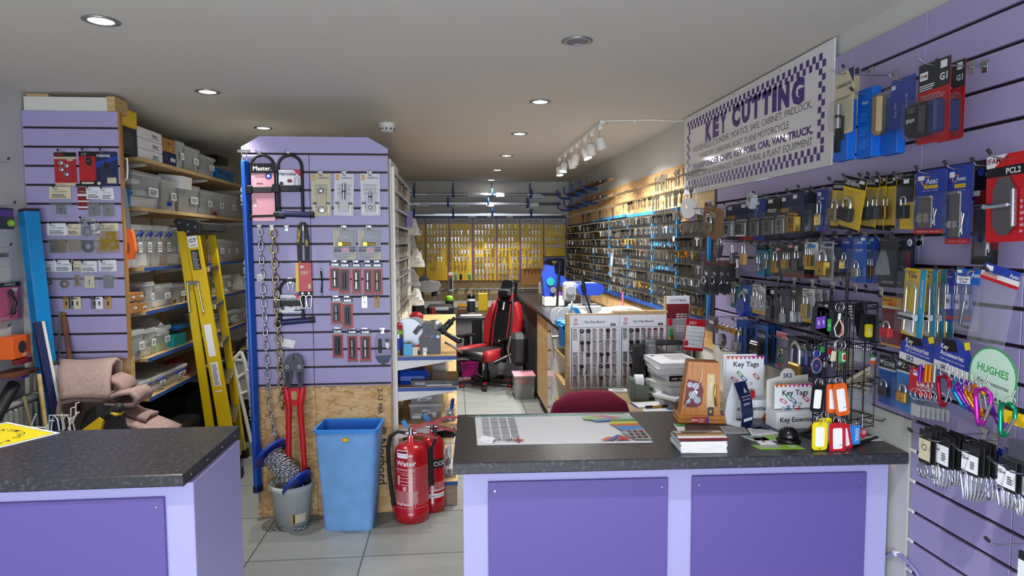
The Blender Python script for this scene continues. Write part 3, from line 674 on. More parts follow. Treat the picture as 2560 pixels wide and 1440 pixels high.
# chains
p = onY(650, 568, YD-.035); hk(650, 566, .05); hk(681, 566, .05)
chain('steel_chain', 'long bright silver chain hanging furthest down the display', p.x, p.y, p.z, 30, .0485, .032, .0042, 'metal', lambda i: .0009*i+(max(0, i-22)**2)*.0006)
MB().box(-.02, .02, -.012, -.006, -.02, .02, 'frost', .003).build('price_tag', label='small clear tag tied round the silver chain', cat='tag', loc=onY(652, 695, YD-.03))
p = onY(682, 572, YD-.04)
chain('steel_chain', 'thick bronze coloured chain hanging beside the silver chain', p.x, p.y, p.z, 24, .0545, .043, .0062, 'bronze', lambda i: .0011*i)
p = onY(718, 567, YD); hook((p.x, YD-.018, p.z), 0, .05, 'empty chrome hook between the thick chain and the lanyard', None, None)
# lanyard + red wallet pack + snap hooks
p = pd(757, 562, .03); t = thing('lanyard', 'black lanyard with yellow lettering looped on a display hook', 'lanyard', p); hk(758, 566, .05)
mb = MB()
for sx, b in ((-1, 0), (1, .004)):
 mb.add([(sx*.004, -b, .0), (sx*.026, -b, -.004), (sx*.036, -b, -.09), (sx*.03, -b, -.38), (sx*.008, -b, -.38), (sx*.006, -b, -.08)], [(0, 1, 2, 5), (5, 2, 3, 4)], 'black_soft')
mb.tube([(-.02, 0, -.01), (-.008, -.004, .008), (.008, -.004, .008), (.022, 0, -.01)], .008, 'black_soft', 6)
for s_, x, z, a in (('SECURITY', -.022, -.06, 80), ('SECURITY', -.02, -.24, 88), ('VIRO', .02, -.1, -88), ('PANZER', .02, -.27, -88)): mb.text(s_, .017, 'yellow', 0, 0, X=up(x, -.0055, z) @ RZ(math.radians(a)), bold=.02)
mb.build('strap', t)
p = pd(760, 657, .045); t = thing('lock_pack', 'bright red folded card pack with a yellow edge on the lanyard', 'lock pack', p, .15)
mb = MB().box(-.03, .04, -.006, 0, -.165, 0, 'red', .001).box(-.046, -.029, -.008, .004, -.162, -.002, 'yellow', .001)
deco(mb, .08, .16, [('r', .25, .1, .45, .18, 'white'), ('l', .25, .28, .85, .4, 5, 'cream'), ('r', .75, .75, .92, .9, 'cream')], -.006); mb.box(-.034, .042, -.008, .002, -.18, -.16, 'black_soft', .001)
for x in (-.012, .022): mb.prism(circ(.005, 12, x, -.17), 0, .001, 'chrome', up(0, -.008))
mb.build('card', t)
for x in (-.012, .022): snap_hook(t, x, -.18, .075, 'chrome', -.05+x*3)
p = pd(803, 671, .02); t = thing('sash_tool', 'thin black curved pull with two screw holes on the display seam', 'handle', p)
mb = MB().tube([(-.002, -.001, 0), (0, -.003, -.03), (.006, -.018, -.07), (.004, -.018, -.1), (0, -.003, -.13), (0, -.001, -.15)], [.004, .005, .004, .004, .005, .004], 'black', 8)
mb.prism(circ(.0025, 8, -.001, -.008), .003, .0056, 'chrome', up()).prism(circ(.0025, 8, 0, -.142), .003, .0056, 'chrome', up()); mb.build('bar', t)
p = pd(719, 858, .02); t = thing('plastic_bag', 'small crumpled white plastic pouch stuck above the bolt cutter', 'bag', p)
MB(RY(.2)).add([(-.04, 0, .022), (0, -.008, .026), (.042, 0, .02), (.036, -.004, -.024), (-.002, -.01, -.02), (-.038, -.001, -.024)], [(0, 5, 4, 1), (1, 4, 3, 2)], 'white').build('pouch', t)
MB(RY(.2)).add([(-.038, -.002, -.02), (-.012, -.006, -.024), (-.016, -.003, -.042), (-.036, 0, -.036)], [(0, 3, 2, 1)], 'bag').build('seal', t)
# bolt cutter leaning on the display
p = onY(736, 884, YD-.06); t = thing('bolt_cutter', 'large bolt cutter with grey jaws and long red handles', 'bolt cutter', p)
t.rotation_euler = (math.radians(-2.5), 0, 0)
Z = lambda py: (onY(736, py, YD-.06).z-p.z)
mb = MB()
for s_ in (-1, 1):
 mb.prism([(0, 0), (s_*.018, -.002), (s_*.042, -.02), (s_*.052, -.05), (s_*.051, -.085), (0, -.075), (0, -.04), (s_*.004, -.02)], .0, .02, 'darksteel', up(0, 0, 0))
mb.build('jaws', t)
mb = MB().prism(rrect(.112, .045, .008, 3, 0, -.072), .02, .026, 'darksteel', up())
mb.build('jaw_plate', t)
for s_ in (-1, 1):
 mb = MB().prism(circ(.011, 14, s_*.033, -.07), .026, .034, 'steel', up()); mb.prism(circ(.005, 6, s_*.033, -.07), .034, .037, 'iron', up()); mb.build('bolt', t)
 mb = MB().prism([(s_*.052, -.08), (s_*.012, -.1), (s_*.01, -.12), (s_*.022, -.185), (s_*.045, -.19), (s_*.05, -.12)], .004, .018, 'darksteel', up())
 mb.prism([(s_*.045, -.1), (s_*.02, -.105), (s_*.03, -.165), (s_*.037, -.165)], .018, .0185, 'iron', up()); mb.build('jaw_arm', t)
 zs = [-.185, -.2, -.26, -.30, -.50, -.70, Z(1205)]
 xs = [.045, .045, .035, .030, .042, .052, .062] if s_ > 0 else [-.04, -.043, -.036, -.032, -.036, -.04, -.043]
 hd = MB().tube([(x, -.012, z) for x, z in zip(xs, zs)], [.013, .017, .02, .0165, .0155, .015, .014], 'red', 12).build('handle', t)
 MB().tube([(xs[-1]-.001*s_, -.012, Z(1165)), (xs[-1]+.001*s_, -.012, Z(1240) if s_ > 0 else Z(1215))], .0175, 'rubber', 12).build('grip', hd)
mb = MB().prism(rrect(.1, .1, .015, 3, 0, -.24), .002, .02, 'red', up())
mb.prism(rrect(.032, .05, .012, 3, 0, -.232), .0201, .021, 'tan', up()); mb.build('yoke', t)
for s_ in (-1, 1): MB().prism(circ(.008, 12, s_*.035, -.195), .02, .027, 'iron', up()).build('bolt', t)
# blue wrapped bar
a, b = onY(613, 402, YD-.035), onY(646, 1243, YD-.045)
t = thing('wrapped_bar', 'long blue plastic wrapped bar standing against the display edge', 'bar', b)
va = a-b
mb = MB(); A = Matrix.Translation((0, 0, 0)) @ va.to_track_quat('Z', 'Y').to_matrix().to_4x4()
L = va.length
mb.box(-.024, .024, -.013, .013, .04, L, 'bar_blue', .005, A)
for i, z in enumerate((.12, .5, .9, 1.3, 1.7)):
 mb.text('VIRO', .045, 'lightgrey', 0, 0, X=Matrix.Translation(va*((z)/L)+Vector((-.012, -.0165, 0))) @ XZ @ RZ(PI/2), bold=.01)
mb.build('sleeve', t)
MB().cyl((.005, 0, -.03), (.005, 0, .05), .007, 'metal', 10).build('end_bolt', t)
MB().box(-.027, .027, -.015, .015, .03, .075, 'navy', .004, A).build('end_cap', t)
mb = MB()
for x in (-.012, .012): mb.tube([(va.x+x, 0, va.z-.0), (va.x+x, -.012, va.z+.045), (va.x+x, .01, va.z+.05)], .003, 'chrome', 6)
mb.box(va.x-.04, va.x+.03, .008, .014, va.z+.045, va.z+.06, 'chrome'); mb.build('hanger', t)
# bucket, reel, loose chain
bp = onZ(727, 1318, 0)
t = thing('bucket', 'pale grey plastic bucket with a barcode sticker in front of the display', 'bucket', (bp.x, bp.y+.05, 0))
ob = MB().lathe([(0, .004), (.088, .004), (.1, .225), (.112, .228), (.112, .24), (.118, .24), (.118, .218), (.113, .205), (.108, .2), (.092, 0), (0, 0)], 'bucket', 36, caps=False).build('tub', t)
mb = MB()
for i in range(8):
 a0 = math.radians(-82+i*6.2); a1 = math.radians(-82+(i+1)*6.2); r = .0975
 mb.add([(r*math.cos(a0)*.985, r*math.sin(a0)*.985, .035), (r*math.cos(a1)*.985, r*math.sin(a1)*.985, .035), (r*math.cos(a1)*1.03, r*math.sin(a1)*1.03, .085), (r*math.cos(a0)*1.03, r*math.sin(a0)*1.03, .085)], [(0, 1, 2, 3)], ('amber', 'ink', 'cream', 'cream', 'cream', 'offwhite', 'cream', 'cream')[i])
mb.build('barcode_sticker', t)
MB().box(-.122, -.112, -.012, .012, .195, .225, 'white', .003).build('handle_lug', t)
t2 = thing('chain_reel', 'blue cable reel wound with silver chain tipped into the bucket', 'chain reel', (bp.x-.01, bp.y+.015, .30))
dirv = Vector((.68, -.36, -.62)).normalized(); A = dirv.to_track_quat('Z', 'Y').to_matrix().to_4x4()
for z, r in ((-.155, .105), (.075, .092)): MB(A).lathe([(0, z-.004), (r*.9, z-.005), (r, z-.008), (r, z+.008), (r*.9, z+.005), (0, z+.004)], 'royal', 36, caps=False).build('flange', t2)
MB(A).cyl((0, 0, -.15), (0, 0, .07), .03, 'royal', 20).build('hub', t2)
pts = []
for i in range(620):
 a = i*.42; z = -.14+.2*abs(((i/155.) % 2)-1); r = .045+.004*(i//155)+rnd.uniform(-.003, .003); pts.append((r*math.cos(a), r*math.sin(a), z))
mb = MB(A)
for i in range(0, len(pts)-2, 1):
 p0, p1 = Vector(pts[i]), Vector(pts[i+1]); c = (p0+p1)/2; d = (p1-p0).normalized(); n_ = c.copy(); n_.z = 0; n_.normalize()
 s_ = n_ if i % 2 else d.cross(n_)
 mb.tube([c-d*.011+s_*.0045, c+d*.011+s_*.0045, c+d*.011-s_*.0045, c-d*.011-s_*.0045], .0019, 'chrome', 4, closed=True)
mb.build('wound_chain', t2)
# loose chain on the floor in front of the bucket: one chain, its links are parts
ctr = Vector((bp.x, bp.y+.06, .006))
t = thing('steel_chain', 'loose silver chain curled on the floor round the bucket', 'chain', ctr)
arcp = [math.radians(-150+i*7.2) for i in range(21)]
for i, a in enumerate(arcp):
 r = .108+.018*math.sin(i*.6)+(.05 if i < 3 else 0)*(3-i)/3+(.035*(i-16)/4 if i > 16 else 0); c = Vector((r*math.cos(a), r*math.sin(a), .002))
 mb = MB(Matrix.Translation(c) @ RZ(a+PI/2) @ RX(PI/2 if i % 2 else .15))
 mb.tube([(-.009, -.0055, 0), (.009, -.0055, 0), (.0135, 0, 0), (.009, .0055, 0), (-.009, .0055, 0), (-.0135, 0, 0)], .0022, 'metal', 6, closed=True); mb.build('chain_link', t)
# blue bin
b0 = onZ(815, 1328, 0); b1 = onZ(925, 1327, 0)
t = thing('waste_bin', 'tall square blue plastic bin with scuffed sides in front of the chipboard', 'waste bin', ((b0.x+b1.x)/2+.005, b0.y+.095, 0), -.06)
def shell(w0, d0, w1, d1, z0, z1, m, mb, flip=False, r=.025):
 a = rrect(w0, d0, r, 3); b = rrect(w1, d1, r, 3); n = len(a)
 f = [(i, (i+1) % n, n+(i+1) % n, n+i) for i in range(n)]
 if flip: f = [x[::-1] for x in f]
 mb.add([(x, y, z0) for x, y in a]+[(x, y, z1) for x, y in b], f, m, True)
mb = MB(); bh = .56
shell(.26, .2, .335, .235, 0, bh, 'plastic_blue', mb); mb.prism(rrect(.255, .2, .025), 0, .004, 'plastic_blue'); mb.build('body', t)
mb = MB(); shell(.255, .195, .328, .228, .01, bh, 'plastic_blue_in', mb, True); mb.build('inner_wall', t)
mb = MB(); mb.ring(rrect(.35, .25, .03, 3), rrect(.326, .226, .022, 3), bh-.014, bh+.004, 'skyblue'); mb.build('rim', t)
mb = MB(RZ(0)); mb.prism([(-.02, -.009), (.014, -.012), (.02, .008), (-.014, .011)], 0, .002, 'amber', up(.0, -.1195, .51)); mb.prism(rrect(.02, .012, .003), .002, .003, 'yellow', up(0, -.1195, .51)); mb.build('sticker', t)
# fire extinguishers
def extinguisher(label, x, y, r, hh, water=True):
 t = thing('fire_extinguisher', label, 'fire extinguisher', (x, y, 0))
 b = MB().lathe([(r*.97, 0), (r*1.03, .004), (r*1.03, .07), (r, .074), (r, hh-.07), (r*.93, hh-.035), (r*.72, hh-.01), (r*.4, hh+.004), (r*.22, hh+.008), (r*.2, hh+.045), (0, hh+.045)], 'ext_red', 36).build('cylinder', t)
 MB().cyl((0, 0, hh+.03), (0, 0, hh+.085), .017, 'chrome', 14).cyl((-.035, 0, hh+.06), (.03, 0, hh+.06), .011, 'chrome', 12).build('valve', t)
 MB().prism([(-.02, .07), (.0, .1), (.09, .125), (.165, .12), (.165, .112), (.09, .112), (.02, .085), (.02, .065)], -.011, .011, 'ext_red', up(0, 0, hh)).build('lever', t)
 MB().prism([(-.015, .055), (.06, .055), (.15, .025), (.15, .016), (.06, .04), (-.015, .045)], -.01, .01, 'ext_red', up(0, 0, hh)).build('carry_handle', t)
 MB().tube([(0, -.012, hh+.085), (.01, -.03, hh+.105), (-.02, -.035, hh+.07)], .0015, 'chrome', 5).build('safety_pin', t)
 mb = MB().box(-.012, .012, -.001, .001, -.03, .025, 'skyblue', .0005, Matrix.Translation((-.03, -.035, hh+.13)) @ RY(-.5)); mb.build('seal_tag', t)
 return t
e1 = onZ(1028, 1311, 0); R1 = .095
t = extinguisher('large red water fire extinguisher with a black hose, nearest the counter', e1.x, e1.y+R1, R1, .50)
def wrap(mb, r, a0, a1, z0, z1, m, n=8):
 for i in range(n):
  p, q = math.radians(a0+(a1-a0)*i/n), math.radians(a0+(a1-a0)*(i+1)/n)
  mb.add([(r*math.cos(p), r*math.sin(p), z0), (r*math.cos(q), r*math.sin(q), z0), (r*math.cos(q), r*math.sin(q), z1), (r*math.cos(p), r*math.sin(p), z1)], [(0, 1, 2, 3)], m, True)
def wtext(mb, r, s, size, a, z, m, bold=0, align='C'):
 v, f, x0, x1, y0, y1 = _text_mesh(s, bold); ox = {'C': (x0+x1)/2, 'L': x0}[align]
 vs = []
 for p in v:
  th = math.radians(a)+(p[0]-ox)*size/r; vs.append((r*math.cos(th), r*math.sin(th), z+p[1]*size))
 mb.add(vs, f, m)
rr = R1+.0012
mb = MB(); wrap(mb, rr, -140, -98, .425, .475, 'paper'); wrap(mb, rr+.0004, -138, -100, .455, .47, 'darkred'); wtext(mb, rr+.0006, 'Fire Fast Safety Corps', .009, -122, .44, 'ink')
wtext(mb, rr, 'Water', .045, -107, .375, 'white', .03); wtext(mb, rr, 'FIRE EXTINGUISHER', .013, -112, .345, 'white', .02)
wrap(mb, rr, -142, -84, .33, .3325, 'cream'); wrap(mb, rr, -142, -84, .10, .1025, 'cream'); wrap(mb, rr, -84, -83, .10, .35, 'cream'); wrap(mb, rr, -76, -75, .10, .36, 'cream'); wrap(mb, rr, -76, -20, .10, .102, 'cream'); wrap(mb, rr, -76, -20, .36, .362, 'cream')
for i in range(4): wtext(mb, rr, ('HOLD UPRIGHT', 'PULL OUT SAFETY PIN', 'AIM AT BASE OF FIRE', 'SQUEEZE LEVERS')[i], .009, -104, .315-.022*i, 'white', .02)
for i in range(9): wtext(mb, rr, 'do not use on live electrical equipment or flammable'[i % 5:], .0075, -112, .205-.009*i, 'white', .02)
for i in range(26): wtext(mb, rr, 'instructions for use and recharge after'[i % 4:], .0075, -46, .35-.0093*i, 'palepink', .02)
for i in range(6): wrap(mb, rr, -78-2*i, -74+0*i, .34+.012*i, .342+.012*i, 'cream', 2)
wrap(mb, rr, -116, -105, .215, .24, 'white'); wtext(mb, rr+.0004, 'A', .02, -110, .22, 'ext_red', .03); wrap(mb, rr, -138, -130, .25, .31, 'cream')
wtext(mb, rr, 'FirePower', .026, -114, .118, 'white', .03); mb.build('label_print', t); t.scale = (1, 1, .88)
MB().tube([(-.03, 0, .56), (-.075, -.0, .57), (-.115, .0, .54), (-.13, 0, .46), (-.125, 0, .30), (-.108, -.01, .14), (-.102, -.02, .09)], .0115, 'rubber', 12).build('hose', t)
MB().cyl((-.102, -.02, .09), (-.1, -.022, .055), .007, 'ext_red', 10).build('nozzle', t)
e2 = onZ(1082, 1284, 0)
t = extinguisher('smaller red fire extinguisher with a black horn, half behind the water one', e2.x, e2.y+.075, .068, .50)
rr = .0692; mb = MB(); wrap(mb, rr, -110, -20, .10, .13, 'paper'); wtext(mb, rr, 'COMMANDER', .018, -60, .145, 'white', .03); wtext(mb, rr+.0005, 'CARBON DIOXIDE', .011, -65, .11, 'ink', .02); wrap(mb, rr, -110, -20, .30, .36, 'black_soft'); wtext(mb, rr+.0005, 'CO2', .04, -52, .315, 'white', .02)
for i in range(6): wtext(mb, rr, 'electrical fires and flammable liquid', .0075, -60, .2-.0095*i, 'white', .02)
wrap(mb, rr, -100, -88, .2, .235, 'white'); mb.build('label_print', t); t.scale = (1, 1, .88)
MB().cyl((-.012, -.085, .20), (-.012, -.08, .44), .024, 'rubber', 18, .018).build('horn', t)
MB().tube([(0, -.01, .55), (.02, -.05, .55), (.022, -.085, .5), (.005, -.09, .46), (-.01, -.082, .44)], .009, 'rubber', 10).build('hose', t)
# ================================================================ left panel goods
def pl(px, py, off=.022): return onY(px, py, YL-off)
KL = .00228
def hkl(px, py, lab='black tipped hook in the narrow slatwall panel', grp='black hooks in the narrow slatwall panel'):
 p = onY(px, py, YL); hook((p.x, YL-.018, p.z), 0, .045, lab, grp)
def lpack(lab, x0, x1, y0, y1, card, D=(), bl=None, content=(), tilt=0):
 hkl((x0+x1)/2, y0+2); return pack(lab, 'lock pack', pl((x0+x1)/2, y0), 0, (x1-x0)*KL, (y1-y0)*KL, card, D, bl, content=content, tilt=tilt)
lpack('red card pack with four round chrome covers, top of the narrow panel', 138, 186, 381, 458, 'red', [('r', 0, 0, 1, .13, 'black'), ('t', 'UNION', .2, .07, .14, 'red', .02), ('r', 0, .13, 1, .2, 'cream'), ('t', 'SECURITY PRODUCTS', .5, .165, .075, 'ink'), ('r', .6, .2, .85, .26, 'cream'), ('r', 0, .91, 1, 1, 'cream'), ('t', 'UNION', .25, .955, .12, 'red')],
      (.15, .2, .85, .9, .014), [knob(-.02, -.055, .013, 'chrome', .008), knob(.008, -.07, .013, 'chrome', .008), knob(-.018, -.09, .013, 'chrome', .008), knob(.006, -.115, .013, 'chrome', .008)])
lpack('red and black card pack with a black oval keyhole cover', 199, 244, 379, 457, 'red', [('r', 0, 0, 1, .14, 'black'), ('t', '5-A', .25, .08, .16, 'white'), ('r', 0, .87, 1, 1, 'black'), ('r', .1, .9, .7, .96, 'cream')], (.25, .2, .75, .6, .01),
      [lambda t: MB().prism(circ(.014, 18, 0, -.052, .022), .001, .008, 'black', up()).prism(circ(.004, 10, 0, -.05), .008, .0085, 'metal', up()).build('keyhole_cover', t)])
lpack('navy card pack with a swirl in the narrow panel corner', 241, 290, 379, 459, 'navy', [('t', 'maxus', .36, .1, .24, 'white', .02), ('r', .62, .17, .85, .25, 'cream'), ('p', [(0, .3), (1, .12), (1, .2), (0, .5)], 'royal'), ('r', .5, .75, .92, .92, 'cream'), ('c', .12, .92, .08, 'white')], (.3, .28, .75, .8, .014),
      [lambda t: MB().prism(circ(.013, 6, 0, -.075, .02), .001, .012, 'black', up()).prism(circ(.009, 8, 0, -.105), .001, .012, 'iron', up()).build('thumb_turn', t)])
def baggie(lab, x0, x1, y0, y1, item=None, head='cardwhite', hh=.38, tilt=0, plane=None, rz=0, name='header_card_bag', bag='bag', k=KL, hkf=True, txt=None):
 w, h = (x1-x0)*k, (y1-y0)*k
 t = thing(name, lab, 'bagged part', plane or pl((x0+x1)/2, y0), rz)
 t.rotation_euler = (Matrix.Rotation(rz, 3, 'Z') @ Matrix.Rotation(tilt, 3, 'Y')).to_euler()
 mb = MB().box(-w*.46, w*.46, -.003, .0, -h*hh, 0, head, .0006)
 if txt: deco(mb, w, h, txt, -.0032)
 else: deco(mb, w, h, [('t', 'LOCK SPARES', .5, hh*.4, .1, 'ink'), ('l', .15, hh*.55, .85, hh*.9, 3, 'ink')], -.0032)
 mb.build('header_card', t)
 MB().add([(-w*.46, -.001, -h*hh*.9), (w*.46, -.001, -h*hh*.9), (w*.52, -.004, -h*.97), (-w*.5, -.003, -h), (0, -.011, -h*.68), (0, -.009, -h*.9)], [(0, 4, 1), (0, 3, 4), (3, 5, 4), (4, 5, 2), (4, 2, 1), (3, 2, 5)], bag).build('clear_bag', t)
 if item: item(t, w, h)
 if hkf and plane is None: hkl((x0+x1)/2, y0+4)
 return t
def it_plate(m, sw=.5, sh=.4, hole=True, cz=.72, circ_=False):
 def f(t, w, h):
  mb = MB()
  if circ_: mb.ring(circ(w*sw*.5, 20, 0, -h*cz), circ(w*sw*.22, 20, 0, -h*cz), .001, .004, m, up())
  else: mb.prism(rrect(w*sw, h*sh, .003, 2, 0, -h*cz), .001, .004, m, up())
  if hole and not circ_: mb.prism(circ(.0045, 10, 0, -h*(cz-.04)), .004, .0043, 'black', up()).prism([(-.002, -h*cz), (.002, -h*cz), (.002, -h*(cz+.1)), (-.002, -h*(cz+.1))], .004, .0043, 'black', up())
  mb.build('part', t)
 return f
baggie('bagged oval grey part with cream header, alone under the red packs', 124, 176, 467, 540, it_plate('steel', .4, .3), 'cream')
lpack('red and white striped card pack tucked behind a white header bag', 195, 222, 468, 520, 'darkred', [('r', 0, .3, 1, .4, 'cardwhite'), ('r', 0, .6, 1, .66, 'cardwhite'), ('t', 'DEADLOCK', .5, .2, .14, 'white'), ('r', 0, .86, 1, .93, 'cardwhite')])
baggie('bagged grey keyhole plate under a wide white header', 216, 251, 468, 541, it_plate('steel', .7, .38))
baggie('bagged grey keyhole plate at the panel edge, narrow white header', 252, 283, 470, 542, it_plate('steel', .75, .38), tilt=-.03)
baggie('bagged square brass plate with large white header in the third row', 118, 168, 558, 632, it_plate('brass', .7, .42, False))
baggie('bagged dull square plate with cream header behind the round one', 166, 202, 560, 630, it_plate('bronze', .8, .4, False), 'cream')
baggie('bag holding two round grey rings in the third row', 196, 238, 545, 634, lambda t, w, h: (it_plate('steel', .6, 0, circ_=True, cz=.35)(t, w, h), it_plate('darksteel', .7, 0, circ_=True, cz=.75)(t, w, h)), 'frost', .08)
baggie('small bag with white header between rings and gold plates', 228, 250, 560, 618, None)
baggie('bag of gold coloured hinge plates at the right of the third row', 238, 295, 558, 630, lambda t, w, h: [MB(Matrix.Translation((dx, dy, -h*.5+dz)) @ RY(a)).prism(rrect(.045, .06, .004, 2), .001, .003, 'gold', up()).prism(rrect(.02, .025, .004, 2), .003, .0032, 'bronze', up()).build('hinge_plate', t) for dx, dz, a, dy in ((-.02, -.03, .3, 0), (.02, .005, 0, -.004), (.03, -.03, -.3, -.008))], 'cream', .25, bag='gold_clear')
baggie('bag partly behind the big blue level, black ring inside', 108, 133, 652, 718, it_plate('iron', .6, 0, circ_=True, cz=.75))
baggie('bagged round brass washer with white header in the fourth row', 135, 182, 650, 722, it_plate('brass', .42, 0, circ_=True, cz=.78))
baggie('half hidden bag with cream header in the fourth row', 180, 205, 652, 716, it_plate('brass', .5, .4), 'cream')
baggie('bagged nickel keyhole plate in the fourth row', 202, 242, 652, 721, it_plate('cream', .55, .42))
baggie('bagged narrow steel plate, last of the fourth row', 247, 290, 650, 720, it_plate('steel', .5, .45, False))
for px, m, lab in ((165, 'tan', 'copper keyhole plate, first of the bottom row on the narrow panel'), (181, 'metal', 'silver keyhole plate half behind the cream one'), (194, 'cream', 'cream keyhole plate in the bottom row of the narrow panel'), (236, 'steel', 'grey keyhole plate in the bottom row, start of second cluster'), (249, 'cardwhite', 'nickel keyhole plate in the middle of the second cluster'), (270, 'tan', 'copper keyhole plate, last in the bottom row of the narrow panel')):
 p = pl(px, 742, .02); t = thing('escutcheon_plate', lab, 'plate', (p.x, p.y-(.004 if px in (194, 249) else 0), p.z)); w, h = .037, .066
 MB().prism(rrect(w, h, .006, 2, 0, -h/2), 0, .002, m, up()).prism(circ(.005, 12, 0, -h*.45), .002, .0022, 'black', up()).prism([(-.003, -h*.5), (.003, -h*.5), (.003, -h*.72), (-.003, -h*.72)], .002, .0022, 'black', up()).build('plate', t)
 MB().tube([(0, .004, -.01), (-.005, -.03, -.006), (-.008, -.04, .004)], .0025, 'iron', 6).build('peg', t)
# ---- stuff leaning left of the panel
def leaning(name, label, cat, a, b, w, d, m, extra=None, bev=.003):
 v = a-b; t = thing(name, label, cat, b); A = v.to_track_quat('Z', 'Y').to_matrix().to_4x4()
 MB(A).box(-w/2, w/2, -d/2, d/2, 0, v.length, m, bev).build('body', t)
 if extra: extra(t, A, v.length)
 return t
def vials(t, A, L):
 for s_ in (-1, 1): MB(A).box(s_*.034-.003, s_*.034+.003, -.031, -.026, 0, L, 'level_blue', .001).build('rail_edge', t)
 for z in (.2, L*.5, L-.07): MB(A).prism(circ(.019, 18), .0305, .034, 'navy', up(0, 0, z)).prism(circ(.013, 14), .034, .0345, 'lime', up(0, 0, z)).build('vial', t)
 MB(A).box(-.037, .037, -.033, .033, L-.012, L+.002, 'black_soft', .003).build('end_cap', t)
a, b = onY(72, 524, YL-.1), onY(126, 1000, YL-.16)
b2 = a+(b-a)*1.45; b2.z = max(b2.z, .02)
lv = leaning('spirit_level', 'long bright blue spirit level leaning against the narrow slatwall panel', 'spirit level', a, b2, .07, .06, 'level_blue', vials)
a, b = onY(92, 806, YL-.2), onY(125, 975, YL-.26)
leaning('spirit_level', 'short navy and white spirit level leaning by the radiator', 'spirit level', a, a+(b-a)*1.6, .035, .03, 'navy', lambda t, A, L: MB(A).box(-.03, -.016, -.018, .016, 0, L, 'offwhite', .001).build('white_edge', t))
a, b = onY(157, 782, YL-.03), onY(180, 930, YL-.09)
leaning('wooden_stick', 'brown wooden stick standing in front of the narrow slatwall panel', 'stick', a, a+(b-a)*1.7, .022, .015, 'brown')
a, b = onY(149, 780, YL-.05), onY(146, 990, YL-.1)
leaning('metal_strip', 'thin brassy metal strip standing between blue level and stick', 'metal strip', a, a+(b-a)*1.5, .012, .004, 'bronze', bev=.001)
a, b = onY(138, 908, YL-.2), onY(143, 982, YL-.22)
leaning('door_closer', 'grey metal door closer body standing beside the blanket', 'door closer', a, b, .028, .03, 'steel', lambda t, A, L: MB(A).box(-.018, .018, -.02, .02, -.02, .012, 'black_soft', .004).box(-.018, .018, -.02, .02, L-.01, L+.01, 'black_soft', .004).build('end_cap', t))
a, b = onY(97, 935, YL-.3), onY(113, 1060, YL-.34)
leaning('wooden_stick', 'short pale round stick leaning in front of the radiator', 'stick', a, a+(b-a)*((a.z-.02)/(a.z-b.z)), .018, .018, 'pine')
a, b = onY(60, 990, YL-.45), onY(78, 1070, YL-.48)
leaning('metal_rod', 'thin dark jointed rod in front of the radiator ribs', 'rod', a, a+(b-a)*((a.z-.02)/(a.z-b.z)), .014, .012, 'bronze')
# radiator on the side wall
zt_ = onX(60, 1000, -2.17).z
t = thing('radiator', 'white ribbed panel radiator on the side wall behind the counter', 'radiator', (XL+.02, 3.14, .12))
rh = zt_-.12
mb = MB().box(0, .07, -.56, .56, rh-.02, rh, 'radiator', .004).box(.0, .012, -.56, .56, 0, rh, 'radiator'); mb.build('casing', t)
mb = MB()
for i in range(28):
 y = -.555+i*.04; mb.box(.045, .068, y, y+.026, .02, rh-.03, 'radiator', .008)
mb.box(.04, .055, -.56, .56, .0, rh-.012, 'radiator'); mb.build('front_panel', t)
MB().cyl((.07, .59, rh*.72), (.1, .59, rh*.72), .016, 'grey', 12).cyl((.03, .58, rh*.72), (.03, .58, -.1), .008, 'metal', 8).build('valve', t)
# folded felt underlay: bent sheet thickness t
def sheet(mb, path, th, e0, e1, m, mat4):
 P = [Vector((a, b)) for a, b in path]; L = []; R_ = []
 for i in range(len(P)):
  d = (P[min(i+1, len(P)-1)]-P[max(i-1, 0)]).normalized(); nn = Vector((-d.y, d.x))*th/2; L.append(P[i]+nn); R_.append(P[i]-nn)
 n = len(P); K = 8
 vs = []; fs = []
 for k in range(K+1):
  f = k/K
  for q in (L, R_):
   for i, p in enumerate(q):
    e = e0[i]+(e1[i]-e0[i])*f if isinstance(e0, (list, tuple)) else e0+(e1-e0)*f
    vs.append((p.x+.004*math.sin(7*f+i), p.y+.005*math.sin(5*f+i*.8), e))
 s_ = 2*n
 for k in range(K):
  b = k*s_
  for i in range(n-1):
   fs += [(b+i, b+i+1, b+s_+i+1, b+s_+i), (b+n+i+1, b+n+i, b+s_+n+i, b+s_+n+i+1)]
  fs += [(b, b+s_, b+s_+n, b+n), (b+n-1, b+2*n-1, b+s_+2*n-1, b+s_+n-1)]
 for b in (0, K*s_):
  for i in range(n-1): fs.append((b+i, b+n+i, b+n+i+1, b+i+1) if b == 0 else (b+i+1, b+n+i+1, b+n+i, b+i))
 mb.add(vs, fs, m, True, mat4)
YU = YL-.06
def bz(py, y=YU): return onY(250, py, y).z
def bx(px, y=YU): return onY(px, 980, y).x
t = thing('folded_underlay', 'pinkish beige felt underlay folded over in front of the narrow panel', 'underlay', (0, 0, 0))
